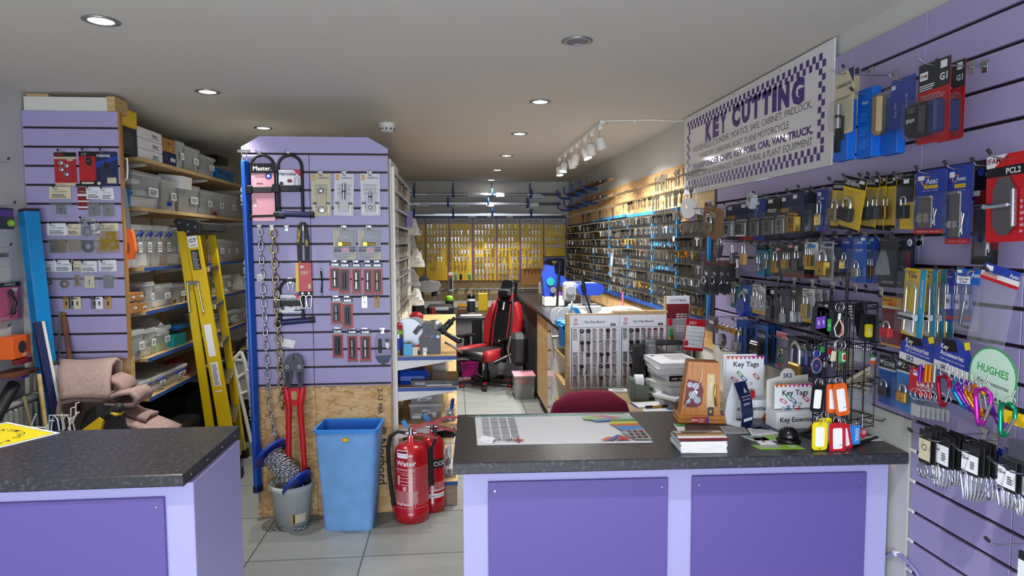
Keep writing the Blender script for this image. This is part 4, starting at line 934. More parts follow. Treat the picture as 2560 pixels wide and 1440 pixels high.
# (y,z) profile extruded along x: back flap up, over the top, down the front
mYZ = Matrix(((0, 0, 1, 0), (1, 0, 0, 0), (0, 1, 0, 0), (0, 0, 0, 1)))
pth = [(YU-.01, .55), (YU-.015, .75), (YU-.02, bz(905)), (YU-.05, bz(897)), (YU-.13, bz(915, YU-.13)), (YU-.2, bz(950, YU-.2)), (YU-.23, bz(985, YU-.23)), (YU-.24, bz(996, YU-.24))]
e0 = [bx(160), bx(160), bx(175), bx(165), bx(158, YU-.1), bx(150, YU-.2), bx(148, YU-.24), bx(148, YU-.24)]
e1 = [bx(300), bx(300), bx(312), bx(308), bx(292, YU-.1), bx(277, YU-.2), bx(272, YU-.24), bx(270, YU-.24)]
mb = MB(); sheet(mb, pth, .022, e0, e1, 'felt', mYZ); mb.build('top_fold', t)
# loops seen from the front: (x,z) path extruded along y
def xp(px, py, y): q = onY(px, py, y); return (q.x, q.z)
mb = MB(); y_ = YU-.2
sheet(mb, [xp(*q, y_) for q in ((150, 1070), (150, 1030), (155, 1005), (200, 998), (262, 1000), (300, 985), (330, 978), (344, 992), (338, 1008), (300, 1012), (270, 1010))], .02, -(y_+.16), -(y_-.03), 'felt', XZ); mb.build('rolled_fold', t)
mb = MB()
sheet(mb, [xp(*q, y_) for q in ((262, 950), (285, 960), (300, 975), (285, 990), (272, 1003), (290, 1025), (320, 1042), (358, 1052))], .02, -(y_+.17), -(y_+.02), 'felt', XZ)
mb.build('side_fold', t)
mb = MB(); sheet(mb, [xp(*q, y_) for q in ((275, 1020), (300, 1045), (340, 1062), (385, 1078), (420, 1090))], .03, -(y_+.17), -(y_-.05), 'felt', XZ); mb.build('lower_fold', t); mb = MB()
sheet(mb, [xp(*q, y_+.1) for q in ((128, 1100), (130, 1040), (138, 1000), (150, 985))], .03, -(y_+.17), -(y_+.08), 'felt', XZ); mb.build('lower_fold', t)
# black bag + loppers behind the counter
y_ = YL-.45
c = onY(252, 1055, y_); t = thing('tool_bag', 'black fabric tool bag slumped in front of the underlay', 'bag', (c.x, c.y, 0))
q0 = onY(252, 1010, y_).z
MB().add([(-.1, 0, q0-.12), (-.06, -.02, q0-.03), (-.01, -.01, q0), (.05, 0, q0-.01), (.1, .01, q0-.09), (.13, 0, .3), (.12, 0, 0), (-.13, 0, 0), (-.14, 0, .3),
          (-.08, .12, q0-.12), (-.03, .12, q0-.05), (.05, .12, q0-.04), (.1, .12, .3), (.1, .12, 0), (-.12, .12, 0), (-.13, .12, .3), (0, -.06, .4), (0, -.06, .1)],
         [(0, 1, 2, 16), (2, 3, 4, 16), (4, 5, 16), (8, 0, 16), (5, 6, 17, 16), (8, 16, 17, 7), (6, 7, 17), (1, 10, 2), (2, 10, 11, 3), (0, 9, 10, 1), (3, 11, 12, 4), (4, 12, 5), (5, 12, 13, 6), (8, 15, 9, 0), (7, 14, 15, 8), (9, 15, 12, 11, 10), (15, 14, 13, 12)], 'black_soft').build('bag_body', t)
p = onY(205, 1078, y_-.1); q = onY(300, 1018, y_-.08); t = thing('garden_saw', 'yellow and black folding saw standing up behind the counter', 'saw', p)
v = q-p; A = v.to_track_quat('Z', 'Y').to_matrix().to_4x4()
L = v.length
MB().prism([(-.03, -.05), (.0, .005), (v.x*.5, v.z*.62), (v.x*.62, v.z*.5), (.07, -.06)], -.012, .012, 'yellow', up()).build('blade_guard', t)
MB(A).lathe([(.0, L*.5), (.016, L*.51), (.018, L*.7), (.022, L*.9), (.026, L), (.012, L+.015), (0, L+.015)], 'black_soft', 12, caps=False).build('handle', t)
MB(A).tube([(-.012, 0, L*.8), (-.018, -.018, L*.86), (0, -.026, L*.93), (.01, -.02, L*.98)], .009, 'yellow', 8).build('grip_inlay', t)
MB(Matrix.Translation((-.0, 0, 0))).tube([(0, 0, -.05), (-.1, .05, -.5), (-.1, .05, -p.z+.01)], .012, 'black_soft', 8).build('lower_arm', t)
# white wire brackets
y_ = 3.0
p = onY(140, 1085, y_); t = thing('wire_bracket', 'white bent wire display brackets standing up behind the counter', 'wire bracket', (p.x, p.y, p.z))
def w_(px, py): q = onY(px, py, y_); return (q.x-p.x, 0, q.z-p.z)
for pts in (((76, 1085), (80, 1060), (90, 1035)), ((80, 1068), (118, 1069), (119, 1085), (118, 1060), (115, 1075)), ((120, 1095), (124, 1038), (172, 1038)), ((127, 1090), (130, 1050), (136, 1038), (144, 1050), (150, 1090)),
   ((156, 1095), (158, 1050), (164, 1037), (172, 1045), (177, 1090)), ((176, 1060), (178, 1020), (186, 1018)), ((171, 1055), (198, 1030)), ((178, 1085), (170, 1070), (189, 1040), (190, 1008), (198, 1006)), ((189, 1085), (182, 1055), (192, 1030)), ((136, 1052), (122, 1052))):
 MB().tube([w_(*q) for q in pts], .0028, 'white', 6).build('wire', t)
MB().box(-.12, .1, -.02, .02, -p.z, -.0, 'offwhite').build('stand_box', t)
# things on the side wall at the frame's edge
def wl(px, py, o=0): return onX(px, py, XL+o)
p = wl(18, 706, .02);
pack('pink card pack with a black lever on the side wall hook', 'lock pack', (XL+.03, p.y, p.z), FL, .16, .19, 'pink', [('r', 0, 0, 1, .12, 'black'), ('r', .6, .16, .85, .26, 'white'), ('t', 'HANDLES', .5, .05, .12, 'white'), ('t', 'MANILLE', .2, .93, .1, 'white')], (.15, .2, .85, .85, .02),
     content=[lambda t: MB().tube([(-.01, -.01, -.05), (.01, -.02, -.1), (0, -.01, -.15)], .008, 'black', 8).ball((-.01, -.01, -.05), .014, 'black', 10).ball((0, -.01, -.15), .014, 'black', 10).build('lever', t)])
p = wl(12, 850, .02)
t = thing('product_box', 'orange carton with a round window hung on the side wall', 'box', (XL+.05, p.y, p.z), FL)
MB().box(-.07, .07, -.05, .03, -.09, .02, 'orange', .003).prism(circ(.03, 18, 0, -.035), .05, .052, 'charcoal', up()).text('VIRO', .022, 'white', .02, -.075, X=up(0, -.0535, 0)).box(-.04, .06, -.06, -.02, -.12, -.095, 'darkred', .002).build('carton', t)
p = wl(15, 928, .02)
t = thing('wooden_shelf', 'small brown wooden shelf on the side wall above the radiator', 'shelf', (XL, p.y, p.z), FL)
MB().box(-.1, .1, -.12, 0, -.02, 0, 'brown', .002).build('board', t); MB().box(-.03, .03, -.11, 0, -.035, -.021, 'purple').build('bracket', t)
for (px, py, lab) in ((14, 396, 'uppermost black tipped hook on the side wall'), (30, 505, 'long black tipped hook on the side wall over a small pack'), (20, 610, 'black tipped hook on the side wall over a grey pouch'), (16, 812, 'lowest black tipped hook on the side wall')):
 p = wl(px, py, .12); hook((XL+.004, p.y, p.z-.01), FL, .13, lab)
p = wl(6, 520, .03)
pack('small purple and green card pack at the picture edge', 'lock pack', (XL+.06, p.y-.03, p.z), FL, .12, .105, 'navy', [('r', 0, .1, 1, .4, 'purple')], (.2, .4, .9, .95, .02), content=[lambda t: MB().ball((.02, -.012, -.075), .018, 'lime', 12).build('ball', t)])
p = wl(4, 632, .03)
baggie('grey clear pouch at the picture edge on the side wall', 0, 44, 0, 32, None, 'grey', .3, plane=(XL+.05, p.y-.03, p.z), rz=FL, hkf=False)
p, q = wl(35, 962, .06), wl(5, 1010, .1)
t = thing('cardboard_tube', 'black round tube standing on the radiator end', 'tube', (p.x, p.y, p.z)); MB().cyl((0, 0, 0), (q.x-p.x-.02, q.y-p.y-.14, -.22), .03, 'black_soft', 16).build('tube', t)
# ================================================================ storage shelves on the side wall
XS = -1.80
def sz(px, py): return onX(px, py, XS)
SH = []
y0s, y1s = 4.02, 6.4
for i, (pt, blue, lab) in enumerate((((470, 430), 0, 'topmost wooden storage shelf near the ceiling'), ((480, 537), 0, 'second wooden storage shelf, from the ceiling down'), ((430, 668), 1, 'blue edged shelf carrying the tall clear boxes'), ((400, 776), 1, 'blue edged shelf carrying the brown cartons'), ((400, 890), 1, 'blue edged shelf with the plastic bag on its boxes'), ((400, 987), 1, 'lowest blue edged storage shelf'))):
 z = sz(*pt).z
 t = thing('storage_shelf', lab, 'shelf', (XS-.2, (y0s+y1s)/2, z)); SH.append(z+.012)
 a = (y1s-y0s)/2
 s0 = y0s-(y0s+y1s)/2
 MB().box(XL-XS+.2+.005, .2, s0, a, -.008, .012, 'pine').build('board', t)
 MB().box(.2, .204, s0, a, -.010, .012, 'bluestrip' if blue else 'pine_x').build('front_edge', t)
 for yb in (4.2, 5.2, 6.2):
  MB().prism([(-.25, -.009), (.15, -.009), (.15, -.02), (-.25, -.08)], -.012, .012, 'offwhite', Matrix.Translation((0, yb-(y0s+y1s)/2, 0)) @ XZ).build('bracket', t)
struct('trim_2', MB().box(XL, XL+.05, 4.02, 4.07, 0, 2.1, 'pine').box(XL, XL+.05, 5.2, 5.25, 0, 2.1, 'pine'))
def shbox(i, x0, x1, top, kind, label, dep=.3, m='box_clear', fill=None, lab=True, zoff=0, name=None, group=None, handle=False, lid=True):
 """container on shelf i whose front, on the shelf-front plane, spans pixels x0..x1 with its top at pixel row top"""
 z = SH[i]+zoff; xm = (x0+x1)/2; pa, pb = onX(x0, 700, XS-.02), onX(x1, 700, XS-.02); w = abs(pb.y-pa.y)*.97; yc = (pa.y+pb.y)/2
 zt = onX(xm, top, XS-.02).z; h = max(.03, zt-z); xc = XS-.02-dep/2
 t = thing(name or {'tub': 'storage_tub', 'carton': 'carton', 'wrap': 'plastic_bag'}[kind], label, {'tub': 'storage box', 'carton': 'carton', 'wrap': 'bag'}[kind], (xc, yc, z), FL, group)
 if kind == 'tub':
  mb = MB(); box_open(mb, w*.94, dep*.94, h*.93, m); mb.build('body', t)
  if lid: MB().box(-w/2, w/2, -dep/2, dep/2, h*.91, h, m, .004).build('lid', t)
  f = MB(); r = random.Random(int(x0*7+top))
  cols = fill or ['grey', 'cardwhite', 'charcoal', 'kraft', 'lightgrey', 'steel']
  for k in range(7):
   cx, cy, cz = r.uniform(-.3, .3)*w, r.uniform(-.35, .3)*dep, h*(.06+.1*k)
   f.box(cx-w*.12, cx+w*.14, cy-dep*.12, cy+dep*.12, cz, cz+h*.14, r.choice(cols), .002, RZ(0))
  f.box(-w*.4, w*.4, -dep*.4, dep*.38, .004, h*.3, cols[0], .003); f.build('contents', t, kind=None)
  if handle: MB().tube([(-w*.22, -dep/2+.0, h*.72), (-w*.2, -dep/2-.014, h*.78), (-w*.08, -dep/2-.022, h*.83), (w*.08, -dep/2-.022, h*.83), (w*.2, -dep/2-.014, h*.78), (w*.22, -dep/2, h*.72)], .006, 'royal', 7).build('handle', t)
 elif kind == 'carton':
  MB().box(-w/2, w/2, -dep/2, dep/2, 0, h, m, .002).build('body', t)
 if lab:
  MB().box(w*.02, w*.36, -dep/2-.003, -dep/2-.001, h*.35, h*.6, 'paper').lines(w*.05, w*.33, h*.4, h*.56, 3, 'ink', X=up(0, -dep/2-.0035, 0)).build('paper_label', t)
 return t
# top shelf
t = shbox(0, 296, 358, 318, 'carton', 'black crate toolbox with a yellow lid at the shelf start', .34, 'black_soft', lab=False, name='toolbox')
t['category'] = 'toolbox'
pa, pb = onX(300, 700, XS), onX(358, 700, XS); wq = abs(pa.y-pb.y); hq = onX(330, 318, XS).z-SH[0]
MB().box(-wq*.5, wq*.5, -.18, .18, hq, min(hq+.1, H-.01-SH[0]), 'yellow', .01).build('lid', t)
MB().box(-wq*.3, wq*.3, -.175, -.168, .03, hq*.8, 'charcoal', .003).build('front_panel', t)
for k, lab in enumerate(('white carton at the bottom of the stack of three', 'white carton in the middle of the stack of three', 'white carton on top of the stack of three')):
 t = shbox(0, 360, 420, 398-24*(k+1)+6, 'carton', lab, .22, 'cardwhite', lab=False)
 bpy.data.objects.remove(t.children[0]); wq = abs(onX(360, 700, XS).y-onX(420, 700, XS).y)*.97; t.location.z = SH[0]+.062*k
 MB().box(-wq/2, wq/2, -.11, .11, 0, .06, 'cardwhite', .003).text('Banham', .022, 'ink_blue', wq*.18, .032, X=up(0, -.1112, 0), bold=.02).rect(wq*.02, wq*.34, .012, .018, 'letter_grey', up(0, -.1112, 0)).build('carton_body', t)
shbox(0, 421, 453, 385, 'carton', 'dark patterned carton beneath the brown one on the top shelf', .2, 'navy')
t = shbox(0, 421, 450, 352, 'carton', 'brown carton with a yellow triangle on the top shelf', .2, 'kraft', lab=False, zoff=.08); MB().prism([(0, 0), (.03, 0), (.015, .025)], 0, .001, 'yellow', up(0, -.101, .02)).text('YALE', .02, 'ink', .0, .06, X=up(0, -.101, 0)).build('print', t)
shbox(0, 452, 474, 358, 'tub', 'narrow clear tub right of the brown carton on the top shelf')
shbox(0, 475, 512, 374, 'tub', 'wide clear tub in the middle of the top shelf', fill=['steel', 'kraft'])
shbox(0, 514, 550, 395, 'tub', 'clear tub beside the blue one on the top shelf', fill=['lightgrey', 'charcoal'])
shbox(0, 552, 600, 430, 'tub', 'blue translucent tub at the end of the top shelf', m='box_blue', fill=['navy', 'royal'], lab=False)
shbox(0, 555, 580, 395, 'carton', 'small black speaker box on the blue tub', .15, 'black', lab=False, zoff=.13)
p = onX(375, 322, XS-.15); q = onX(440, 334, XS-.15)
t = thing('blind_roll', 'dark rolled tube lying on top of the white cartons', 'roll', (p.x, p.y, SH[0]+.062*3+.022)); MB().cyl((0, 0, 0), (0, q.y-p.y, 0.0), .02, 'black_soft', 12).build('tube', t)
p = onX(466, 446, XS+.0); t = thing('carton', 'white carton held under the top shelf', 'carton', (p.x-.06, p.y, SH[1]+.16), FL); MB().box(-.08, .08, -.06, .1, 0, .085, 'cardwhite', .002, RX(.1)).build('body', t)
# second shelf
shbox(1, 316, 340, 476, 'tub', 'small blue tub at the start of the second shelf', m='box_blue', fill=['royal'], lab=False, dep=.2)
shbox(1, 341, 414, 434, 'tub', 'big lidded clear box with white paper inside on the second shelf', fill=['cardwhite', 'white'])
shbox(1, 415, 454, 452, 'tub', 'clear box with a blue lid edge next to the big lidded one', fill=['grey', 'kraft', 'royal'])
shbox(1, 456, 509, 464, 'tub', 'clear box with brass and silver hardware inside', fill=['brass', 'chrome', 'gold'])
shbox(1, 511, 541, 478, 'tub', 'narrow clear box right of the brass hardware', fill=['lightgrey'])
shbox(1, 542, 569, 484, 'tub', 'clear box with dark red contents on the second shelf', fill=['darkred', 'maroon'])
shbox(1, 570, 602, 489, 'tub', 'last clear box of the second shelf, two labels', fill=['lightgrey', 'blue'])
# third shelf
for x0, x1, tp, lab, hd, fl in ((318, 338, 562, 'tall clear box nearest the narrow panel on the third shelf', 0, ['grey']), (339, 361, 562, 'tall clear box with a blue handle, second on the third shelf', 1, ['lightgrey', 'kraft']), (362, 385, 563, 'tall clear box with a blue handle, third on the third shelf', 1, ['cardwhite']), (386, 410, 564, 'tall clear box with a blue handle, fourth on the third shelf', 1, ['grey', 'navy']), (411, 432, 566, 'tall clear box with a blue handle, just left of the ladder', 1, ['kraft']), (433, 462, 570, 'tall clear box half behind the yellow ladder', 0, ['cardwhite']),
                         (540, 566, 598, 'low clear box with pale goods right of the ladder', 0, ['skinpink', 'cream']), (567, 580, 600, 'clear box with purple contents right of the ladder', 0, ['purple']), (581, 602, 602, 'clear box with white labels next to the purple one', 0, ['skinpink'])):
 shbox(2, x0, x1, tp, 'tub', lab, handle=bool(hd), fill=fl)
# fourth
shbox(3, 320, 341, 758, 'carton', 'lower left brown carton of the four small ones', .15, 'kraft'); shbox(3, 342, 366, 758, 'carton', 'lower right brown carton of the four small ones', .15, 'kraft')
shbox(3, 318, 337, 733, 'carton', 'upper left brown carton of the four small ones', .15, 'kraft', zoff=.068); shbox(3, 338, 358, 731, 'carton', 'upper right brown carton of the four small ones', .15, 'kraft', zoff=.068)
shbox(3, 367, 386, 705, 'tub', 'clear lidded tub right behind the brown cartons'); shbox(3, 388, 430, 710, 'tub', 'wide clear tub with white bags on the fourth shelf', fill=['white', 'cardwhite']); shbox(3, 431, 470, 708, 'tub', 'dark filled clear tub beside the ladder', fill=['charcoal', 'brass'])
shbox(3, 556, 580, 688, 'tub', 'clear lidded tub on the fourth shelf right of the ladder', fill=['cardwhite', 'lightgrey'])
def lump(name, label, cat, loc, sx, sy, sz_, m, seed=1):
 t = thing(name, label, cat, loc); r = random.Random(seed); mb = MB(); n = 12; k = 6; v = []
 for i in range(k+1):
  for j in range(n):
   a = 2*PI*j/n; q = math.sin(PI*(.08+.5*i/k)) if i < k else .01; rr = (1-.75*(i/k)**2)*r.uniform(.8, 1.1)
   v.append((sx*rr*math.cos(a)*.5, sy*rr*math.sin(a)*.5, sz_*i/k*r.uniform(.9, 1.05)))
 f = [(i*n+j, i*n+(j+1) % n, (i+1)*n+(j+1) % n, (i+1)*n+j) for i in range(k) for j in range(n)]
 mb.add(v, f, m, False).build('body', t); return t
p = onX(592, 740, XS-.1); lump('plastic_bag', 'crumpled white bag at the end of the fourth shelf', 'bag', (p.x, p.y, SH[3]), .2, .2, .14, 'white', 3)
# fifth
shbox(4, 322, 358, 828, 'tub', 'tall clear tub at the start of the fifth shelf', fill=['grey', 'charcoal', 'cream']); shbox(4, 359, 386, 822, 'tub', 'clear tub under the crumpled plastic bag', fill=['cream', 'grey']); shbox(4, 387, 424, 818, 'tub', 'clear tub with a wide rim on the fifth shelf', fill=['lime', 'lightgrey'])
p = onX(372, 815, XS-.1); lump('plastic_bag', 'shiny clear plastic bag draped over two tubs', 'bag', (p.x, p.y, p.z-.05), .22, .3, .1, 'bag', 5)
t = shbox(4, 428, 462, 836, 'carton', 'teal plastic jug case beside the ladder', .16, 'teal', lab=False, name='plastic_case'); MB().tube([(-.05, 0, .1), (-.04, 0, .14), (.04, 0, .14), (.05, 0, .1)], .008, 'teal', 6).build('handle', t)
shbox(4, 442, 478, 812, 'tub', 'dark blue translucent tub behind the teal case', .14, m='box_blue', fill=['navy'], lab=False, zoff=.1)
shbox(4, 556, 592, 778, 'tub', 'clear lidded tub right of the ladder on the fifth shelf'); shbox(4, 594, 618, 772, 'tub', 'clear tub half behind the central display', fill=['cream'])
# sixth
shbox(5, 336, 368, 957, 'tub', 'first clear box with a blue handle on the lowest shelf', handle=True, fill=['lightgrey', 'cardwhite']); shbox(5, 369, 408, 942, 'tub', 'second clear box with a blue handle on the lowest shelf', handle=True, fill=['cardwhite', 'grey']); shbox(5, 410, 462, 922, 'tub', 'clear box with a torn lid nearest the ladder on the lowest shelf', handle=True, fill=['cream', 'grey'])
p = onX(430, 905, XS-.15); lump('fabric_roll', 'red cloth bundle behind the boxes of the lowest shelf', 'cloth', (p.x, p.y, SH[5]), .2, .5, .12, 'darkred', 9)
for i, (yy, w_, h_, m, lab) in enumerate(((4.35, .45, .42, 'black_soft', 'black crate on the floor under the storage shelves'), (5.0, .5, .5, 'black_soft', 'black toolbox on the floor behind the yellow ladder'), (4.2, .3, .3, 'plank', 'weathered wooden box on the floor in front of the crate'))):
 t = thing('storage_crate', lab, 'crate', (XS-.1+(.25 if i == 2 else -.14*i), yy-(.0 if i < 2 else .12), 0), FL)
 mb = MB().box(-w_/2, w_/2, -.17, .17, 0, h_, m, .008); mb.box(-w_/2-.01, w_/2+.01, -.18, .18, h_-.04, h_-.01, m, .004); mb.build('body', t)
# ---- yellow step ladder: its width runs away from us
YN, YFa = 4.5, 4.92
t = thing('step_ladder', 'tall yellow fibreglass step ladder leaning by the storage shelves', 'ladder', (0, 0, 0))
def P_(px, py, y): q = onY(px, py, y); return Vector((q.x, q.y, q.z))
def rail(a, b, w, d, name='rail'):
 v = (a-b); k = (b.z-.01)/(v.z) ; b = b-v*k; v = a-b
 A = Matrix.Translation(b) @ Vector((v.x, 0, v.z)).to_track_quat('Z', 'Y').to_matrix().to_4x4()
 L = v.length; ang = math.atan2(v.x, v.z)
 A = Matrix.Translation(b) @ RY(ang)
 o = MB(A).box(-w/2, w/2, -d, 0, .02, L, 'ladder_yellow', .003).box(-w/2+.01, w/2-.01, 0, .02, .02, L, 'ladder_yellow').build(name, t)
 MB(A).box(-w/2-.01, w/2+.01, -d-.004, .03, -.005, .05, 'rubber', .004).build('foot', o)
 return A, L, a, b
Ar, Lr, *_ = rail(P_(455, 575, YN), P_(521, 1030, YN), .055, .02)
Af, Lf, at_, ab_ = rail(P_(484, 590, YN-.01), P_(562, 1040, YN-.01), .085, .03)
Ac, Lc, ct_, cb_ = rail(P_(531, 588, YFa), P_(598, 1060, YFa), .05, .03)
Ad, Ld, *_ = rail(P_(505, 588, YFa), P_(553, 1060, YFa), .05, .02)
for py in (668, 762, 858, 950, 1047, 1130):
 k = (onY(520, py, YN).z-ab_.z)/(at_.z-ab_.z); c0 = ab_+(at_-ab_)*k
 if c0.z < .12: continue
 cx = cb_+(ct_-cb_)*((c0.z-cb_.z)/(ct_.z-cb_.z))
 mb = MB(); z = c0.z
 v = [(c0.x-.02, YN+.01, z), (c0.x+.06, YN+.01, z), (cx.x+.02, YFa, z), (cx.x-.05, YFa, z)]
 mb.add([(a, b, c) for a, b, c in v]+[(a, b, c-.03) for a, b, c in v], [(0, 1, 2, 3), (7, 6, 5, 4), (1, 0, 4, 5), (2, 1, 5, 6), (3, 2, 6, 7), (0, 3, 7, 4)], 'metal'); mb.build('tread', t)
a, b = P_(440, 548, YN-.02), P_(530, 585, YN-.02)
mb = MB(); A = Matrix.Translation((0, 0, 0))
q = [onY(x, y, YN-.035) for x, y in ((437, 553), (443, 545), (495, 552), (500, 556), (500, 582), (470, 584), (440, 560))]
mb.prism([(u.x, u.z) for u in q], -(YN-.03), -(YN-.055), 'black_soft', XZ)
for px, py in ((448, 557), (469, 562), (488, 567), (470, 579)): u = onY(px, py, YN-.06); mb.prism(circ(.008, 10, u.x, u.z), -(YN-.055), -(YN-.059), 'metal', XZ)
u0, u1 = onY(500, 556, YN), onY(532, 560, YN)
mb.box(P_(445, 550, YN).x, P_(528, 550, YN+.2).x+.02, YN-.03, YFa+.02, onY(500, 578, YN).z, onY(500, 556, YN).z, 'black_soft', .008)
mb.build('top_cap', t)
def lblon(A, L, py, w, h, m, D, nm='sticker'):
 zz = (onY(500, py, YN).z)/math.cos(0)*1.0
 o = MB(A).box(-w/2, w/2, -.0315, -.030, zz, zz+h, m)
 deco(o, w, h, D, 0) if False else None
 for d in D:
  if d[0] == 't': o.text(d[1], d[2], d[3], d[4], d[5], X=up(0, -.0318, zz) , bold=.02)
  if d[0] == 'g':
   r = random.Random(3)
   for i in range(d[1]):
    for j in range(d[2]):
     if r.random() < .5: o.rect(-w*.42+w*.84*i/d[1], -w*.42+w*.84*(i+1)/d[1], h*.03+h*.94*j/d[2], h*.03+h*.94*(j+1)/d[2], d[3], up(0, -.0317, zz))
  if d[0] == 'l': o.lines(-w*.4, w*.4, h*.05, h*.95, d[1], d[2], X=up(0, -.0317, zz))
 o.build(nm, t)
lblon(Af, Lf, 617, .06, .075, 'paper', [('t', 'GT', .035, 'ink', 0, .045), ('t', 'Ladders', .014, 'ink', 0, .015)])
lblon(Af, Lf, 673, .05, .13, 'black_soft', [('l', 12, 'lightgrey')])
lblon(Af, Lf, 965, .045, .16, 'paper', [('l', 16, 'ink')])
lblon(Af, Lf, 980, .04, .01, 'white', [])
MB(Af).box(-.022, .022, -.0315, -.03, onY(500, 890, YN).z, onY(500, 810, YN).z, 'paper').build('sticker', t)
for px, py in ((469, 707), (495, 707)):
 u = P_(px, py, YN-.05); v = P_(px+14-(8 if px < 480 else 0), py+72, YN-.05); MB().tube([u, v], .011, 'metal', 6, flat=.4).ball(v, .01, 'chrome', 8).build('spreader_arm', t)
mb = MB(); u = P_(482, 708, YN-.045); mb.box(u.x-.04, u.x+.04, u.y-.006, u.y, u.z-.012, u.z+.014, 'steel', .002).build('spreader_plate', t)
# white folding step behind
t = thing('step_stool', 'small white folding step stool between ladder and blue bar', 'step stool', (0, 0, 0))
yq = 4.95
for a, b in (((583, 905), (628, 1105)), ((603, 880), (612, 905)), ((602, 880), (583, 900))):
 MB().tube([P_(*a, yq), P_(*b, yq)], .014, 'white', 10).build('leg', t)
for a, b in (((588, 950), (622, 925)), ((583, 900), (612, 900)), ((592, 990), (625, 975))):
 MB().tube([P_(*a, yq), P_(*b, yq)], .012, 'white', 8).build('rung', t)
MB().tube([P_(612, 905, yq), P_(640, 1090, yq), P_(640, 1100, yq+.02)], .014, 'white', 10).build('leg', t)
u = P_(602, 905, yq+.02); MB().box(u.x-.05, u.x+.05, yq+.015, yq+.03, u.z-.28, u.z, 'lightgrey', .004, ).build('tread', t)
t = thing('vacuum_hose', 'black ribbed hose loop beyond the white step stool', 'hose', P_(598, 880, 5.3))
MB().tube([(math.cos(a)*.09+.07, 0, math.sin(a)*.16-.05) for a in [math.radians(60+i*15) for i in range(14)]], .016, 'rubber', 10).build('hose', t)
u = P_(600, 1000, 5.35); t = thing('storage_crate', 'large black bin beyond the white step stool', 'crate', (u.x, 5.45, 0)); MB().box(-.25, .3, -.15, .2, 0, .66, 'black_soft', .01).build('body', t)
# hand saw beside the panel
p = onY(326, 612, YL-.06); t = thing('hand_saw', 'hand saw with an orange handle hung on the narrow panel edge', 'saw', p)
mb = MB(RY(.05)); pr = [(-.016, .08), (.008, .085), (.022, .03), (.03, -.03), (.018, -.075), (-.004, -.08), (-.018, -.05), (-.01, 0)]
mb.ring(pr, [(-.006+.35*a, .35*b-.02) for a, b in pr], -.012, .012, 'orange', up()); mb.build('handle', t)
MB().prism([(-.016, .07), (.01, .078), (-.01, .3), (-.03, .3)], -.001, .001, 'steel', up()).build('blade', t)
t = thing('white_hoop', 'white plastic hoop hung between panel and shelves', 'hoop', onY(318, 400, YL+.04)); MB().tube([(-.03, 0, .0), (0, 0, .01), (.0, 0, -.05), (-.005, 0, -.1), (-.03, 0, -.12)], .005, 'white', 8).build('hoop', t)
# ================================================================ shelves on the flank of the display
SX0, SX1 = -.352, .008
SZ = {}
for i, (z, lab) in enumerate(((.905, 'blue edged side shelf carrying the grey key machine'), (.722, 'blue edged side shelf carrying the black ring binder'), (.50, 'white edged side shelf carrying the stacked clear boxes'), (.15, 'lowest blue edged side shelf above the wooden box'))):
 t = thing('side_shelf', lab, 'shelf', (SX0, 3.86, z)); SZ[i] = z
 MB().box(0, SX1-SX0, 0, 2.3, -.022, 0, 'pine').build('board', t)
 MB().box(0, SX1-SX0, -.003, 0, -.024, -.003 if i != 2 else 0, 'bluestrip' if i != 2 else 'pine_x').build('front_edge', t)
 if i < 3: MB().prism([(0, -.023), (.34, -.023), (.34, -.03), (.0, -.085)], -.012, .002, 'white', XZ).build('bracket', t)
t = thing('wooden_box', 'rough wooden box on the floor under the side shelves', 'box', (-.12, 3.93, 0)); MB().box(-.12, .125, -.06, .3, 0, .125, 'plank', .002).build('body', t)
struct('trim_3', MB().box(-.352, -.335, 3.84, 3.86, 0, 2.0, 'white'))
def sp(px, py, y): return onY(px, py, y)
# spray can
p = sp(996, 880, 3.93); t = thing('spray_can', 'silver and blue spray can with a red cap on the side shelf', 'spray can', (p.x, 3.93, .905))
MB().lathe([(.026, 0), (.028, .004), (.028, .145), (.024, .155)], 'metal', 20).lathe([(.0284, .03), (.0284, .1)], 'royal', 20, caps=False).lathe([(.0286, .125), (.0286, .145)], 'lime', 20, caps=False).build('can', t)
MB().lathe([(.024, .155), (.027, .165), (.022, .182), (.012, .187), (0, .187)], 'red', 18).build('cap', t)
# key machine
p = sp(1076, 884, 3.98); t = thing('key_machine', 'dark grey key cutting machine with a black lever on the side shelf', 'key machine', (p.x, 3.98, .905), .05)
MB().prism([(-.062, 0), (.06, 0), (.062, .13), (.03, .15), (.02, .175), (-.03, .185), (-.045, .17), (-.045, .12), (-.068, .09)], -.10, .06, 'midgrey', XZ).build('housing', t)
MB().box(-.045, -.02, -.062, -.0605, .015, .04, 'paper').box(-.035, -.01, -.062, -.0605, .105, .112, 'red').prism(circ(.008, 14, .01, .108), .0605, .062, 'skyblue', XZ).prism(circ(.01, 14, .045, .105), .0605, .065, 'steel', XZ).build('badges', t)
MB().cyl((-.13, .0, .12), (-.13, .02, .12), .09, 'steel', 30).cyl((-.09, .02, .13), (-.09, .04, .13), .085, 'lightgrey', 30).build('wheel_guard', t)
MB().lathe([(.0, .05), (.03, .045), (.045, .02), (.05, 0)], 'metal', 20, Matrix.Translation((.03, 0, .15))).build('dome_cover', t)
MB().prism(rrect(.03, .06, .004), -.03, .0, 'black_soft', Matrix.Translation((-.075, 0, .14)) @ RY(.7) @ XZ).build('side_block', t)
mb = MB().cyl((.06, 0, .12), (.13, 0, .19), .02, 'darksteel', 12).cyl((.11, -.01, .17), (.15, -.01, .21), .012, 'black_soft', 10).box(.06, .1, -.03, .03, .12, .16, 'black_soft', .005, None)
mb.build('clamp', t); MB().cyl((.07, -.03, .13), (.17, -.05, .075), .009, 'black', 12, .02).ball((.17, -.05, .075), .02, 'black', 12).build('lever', t)
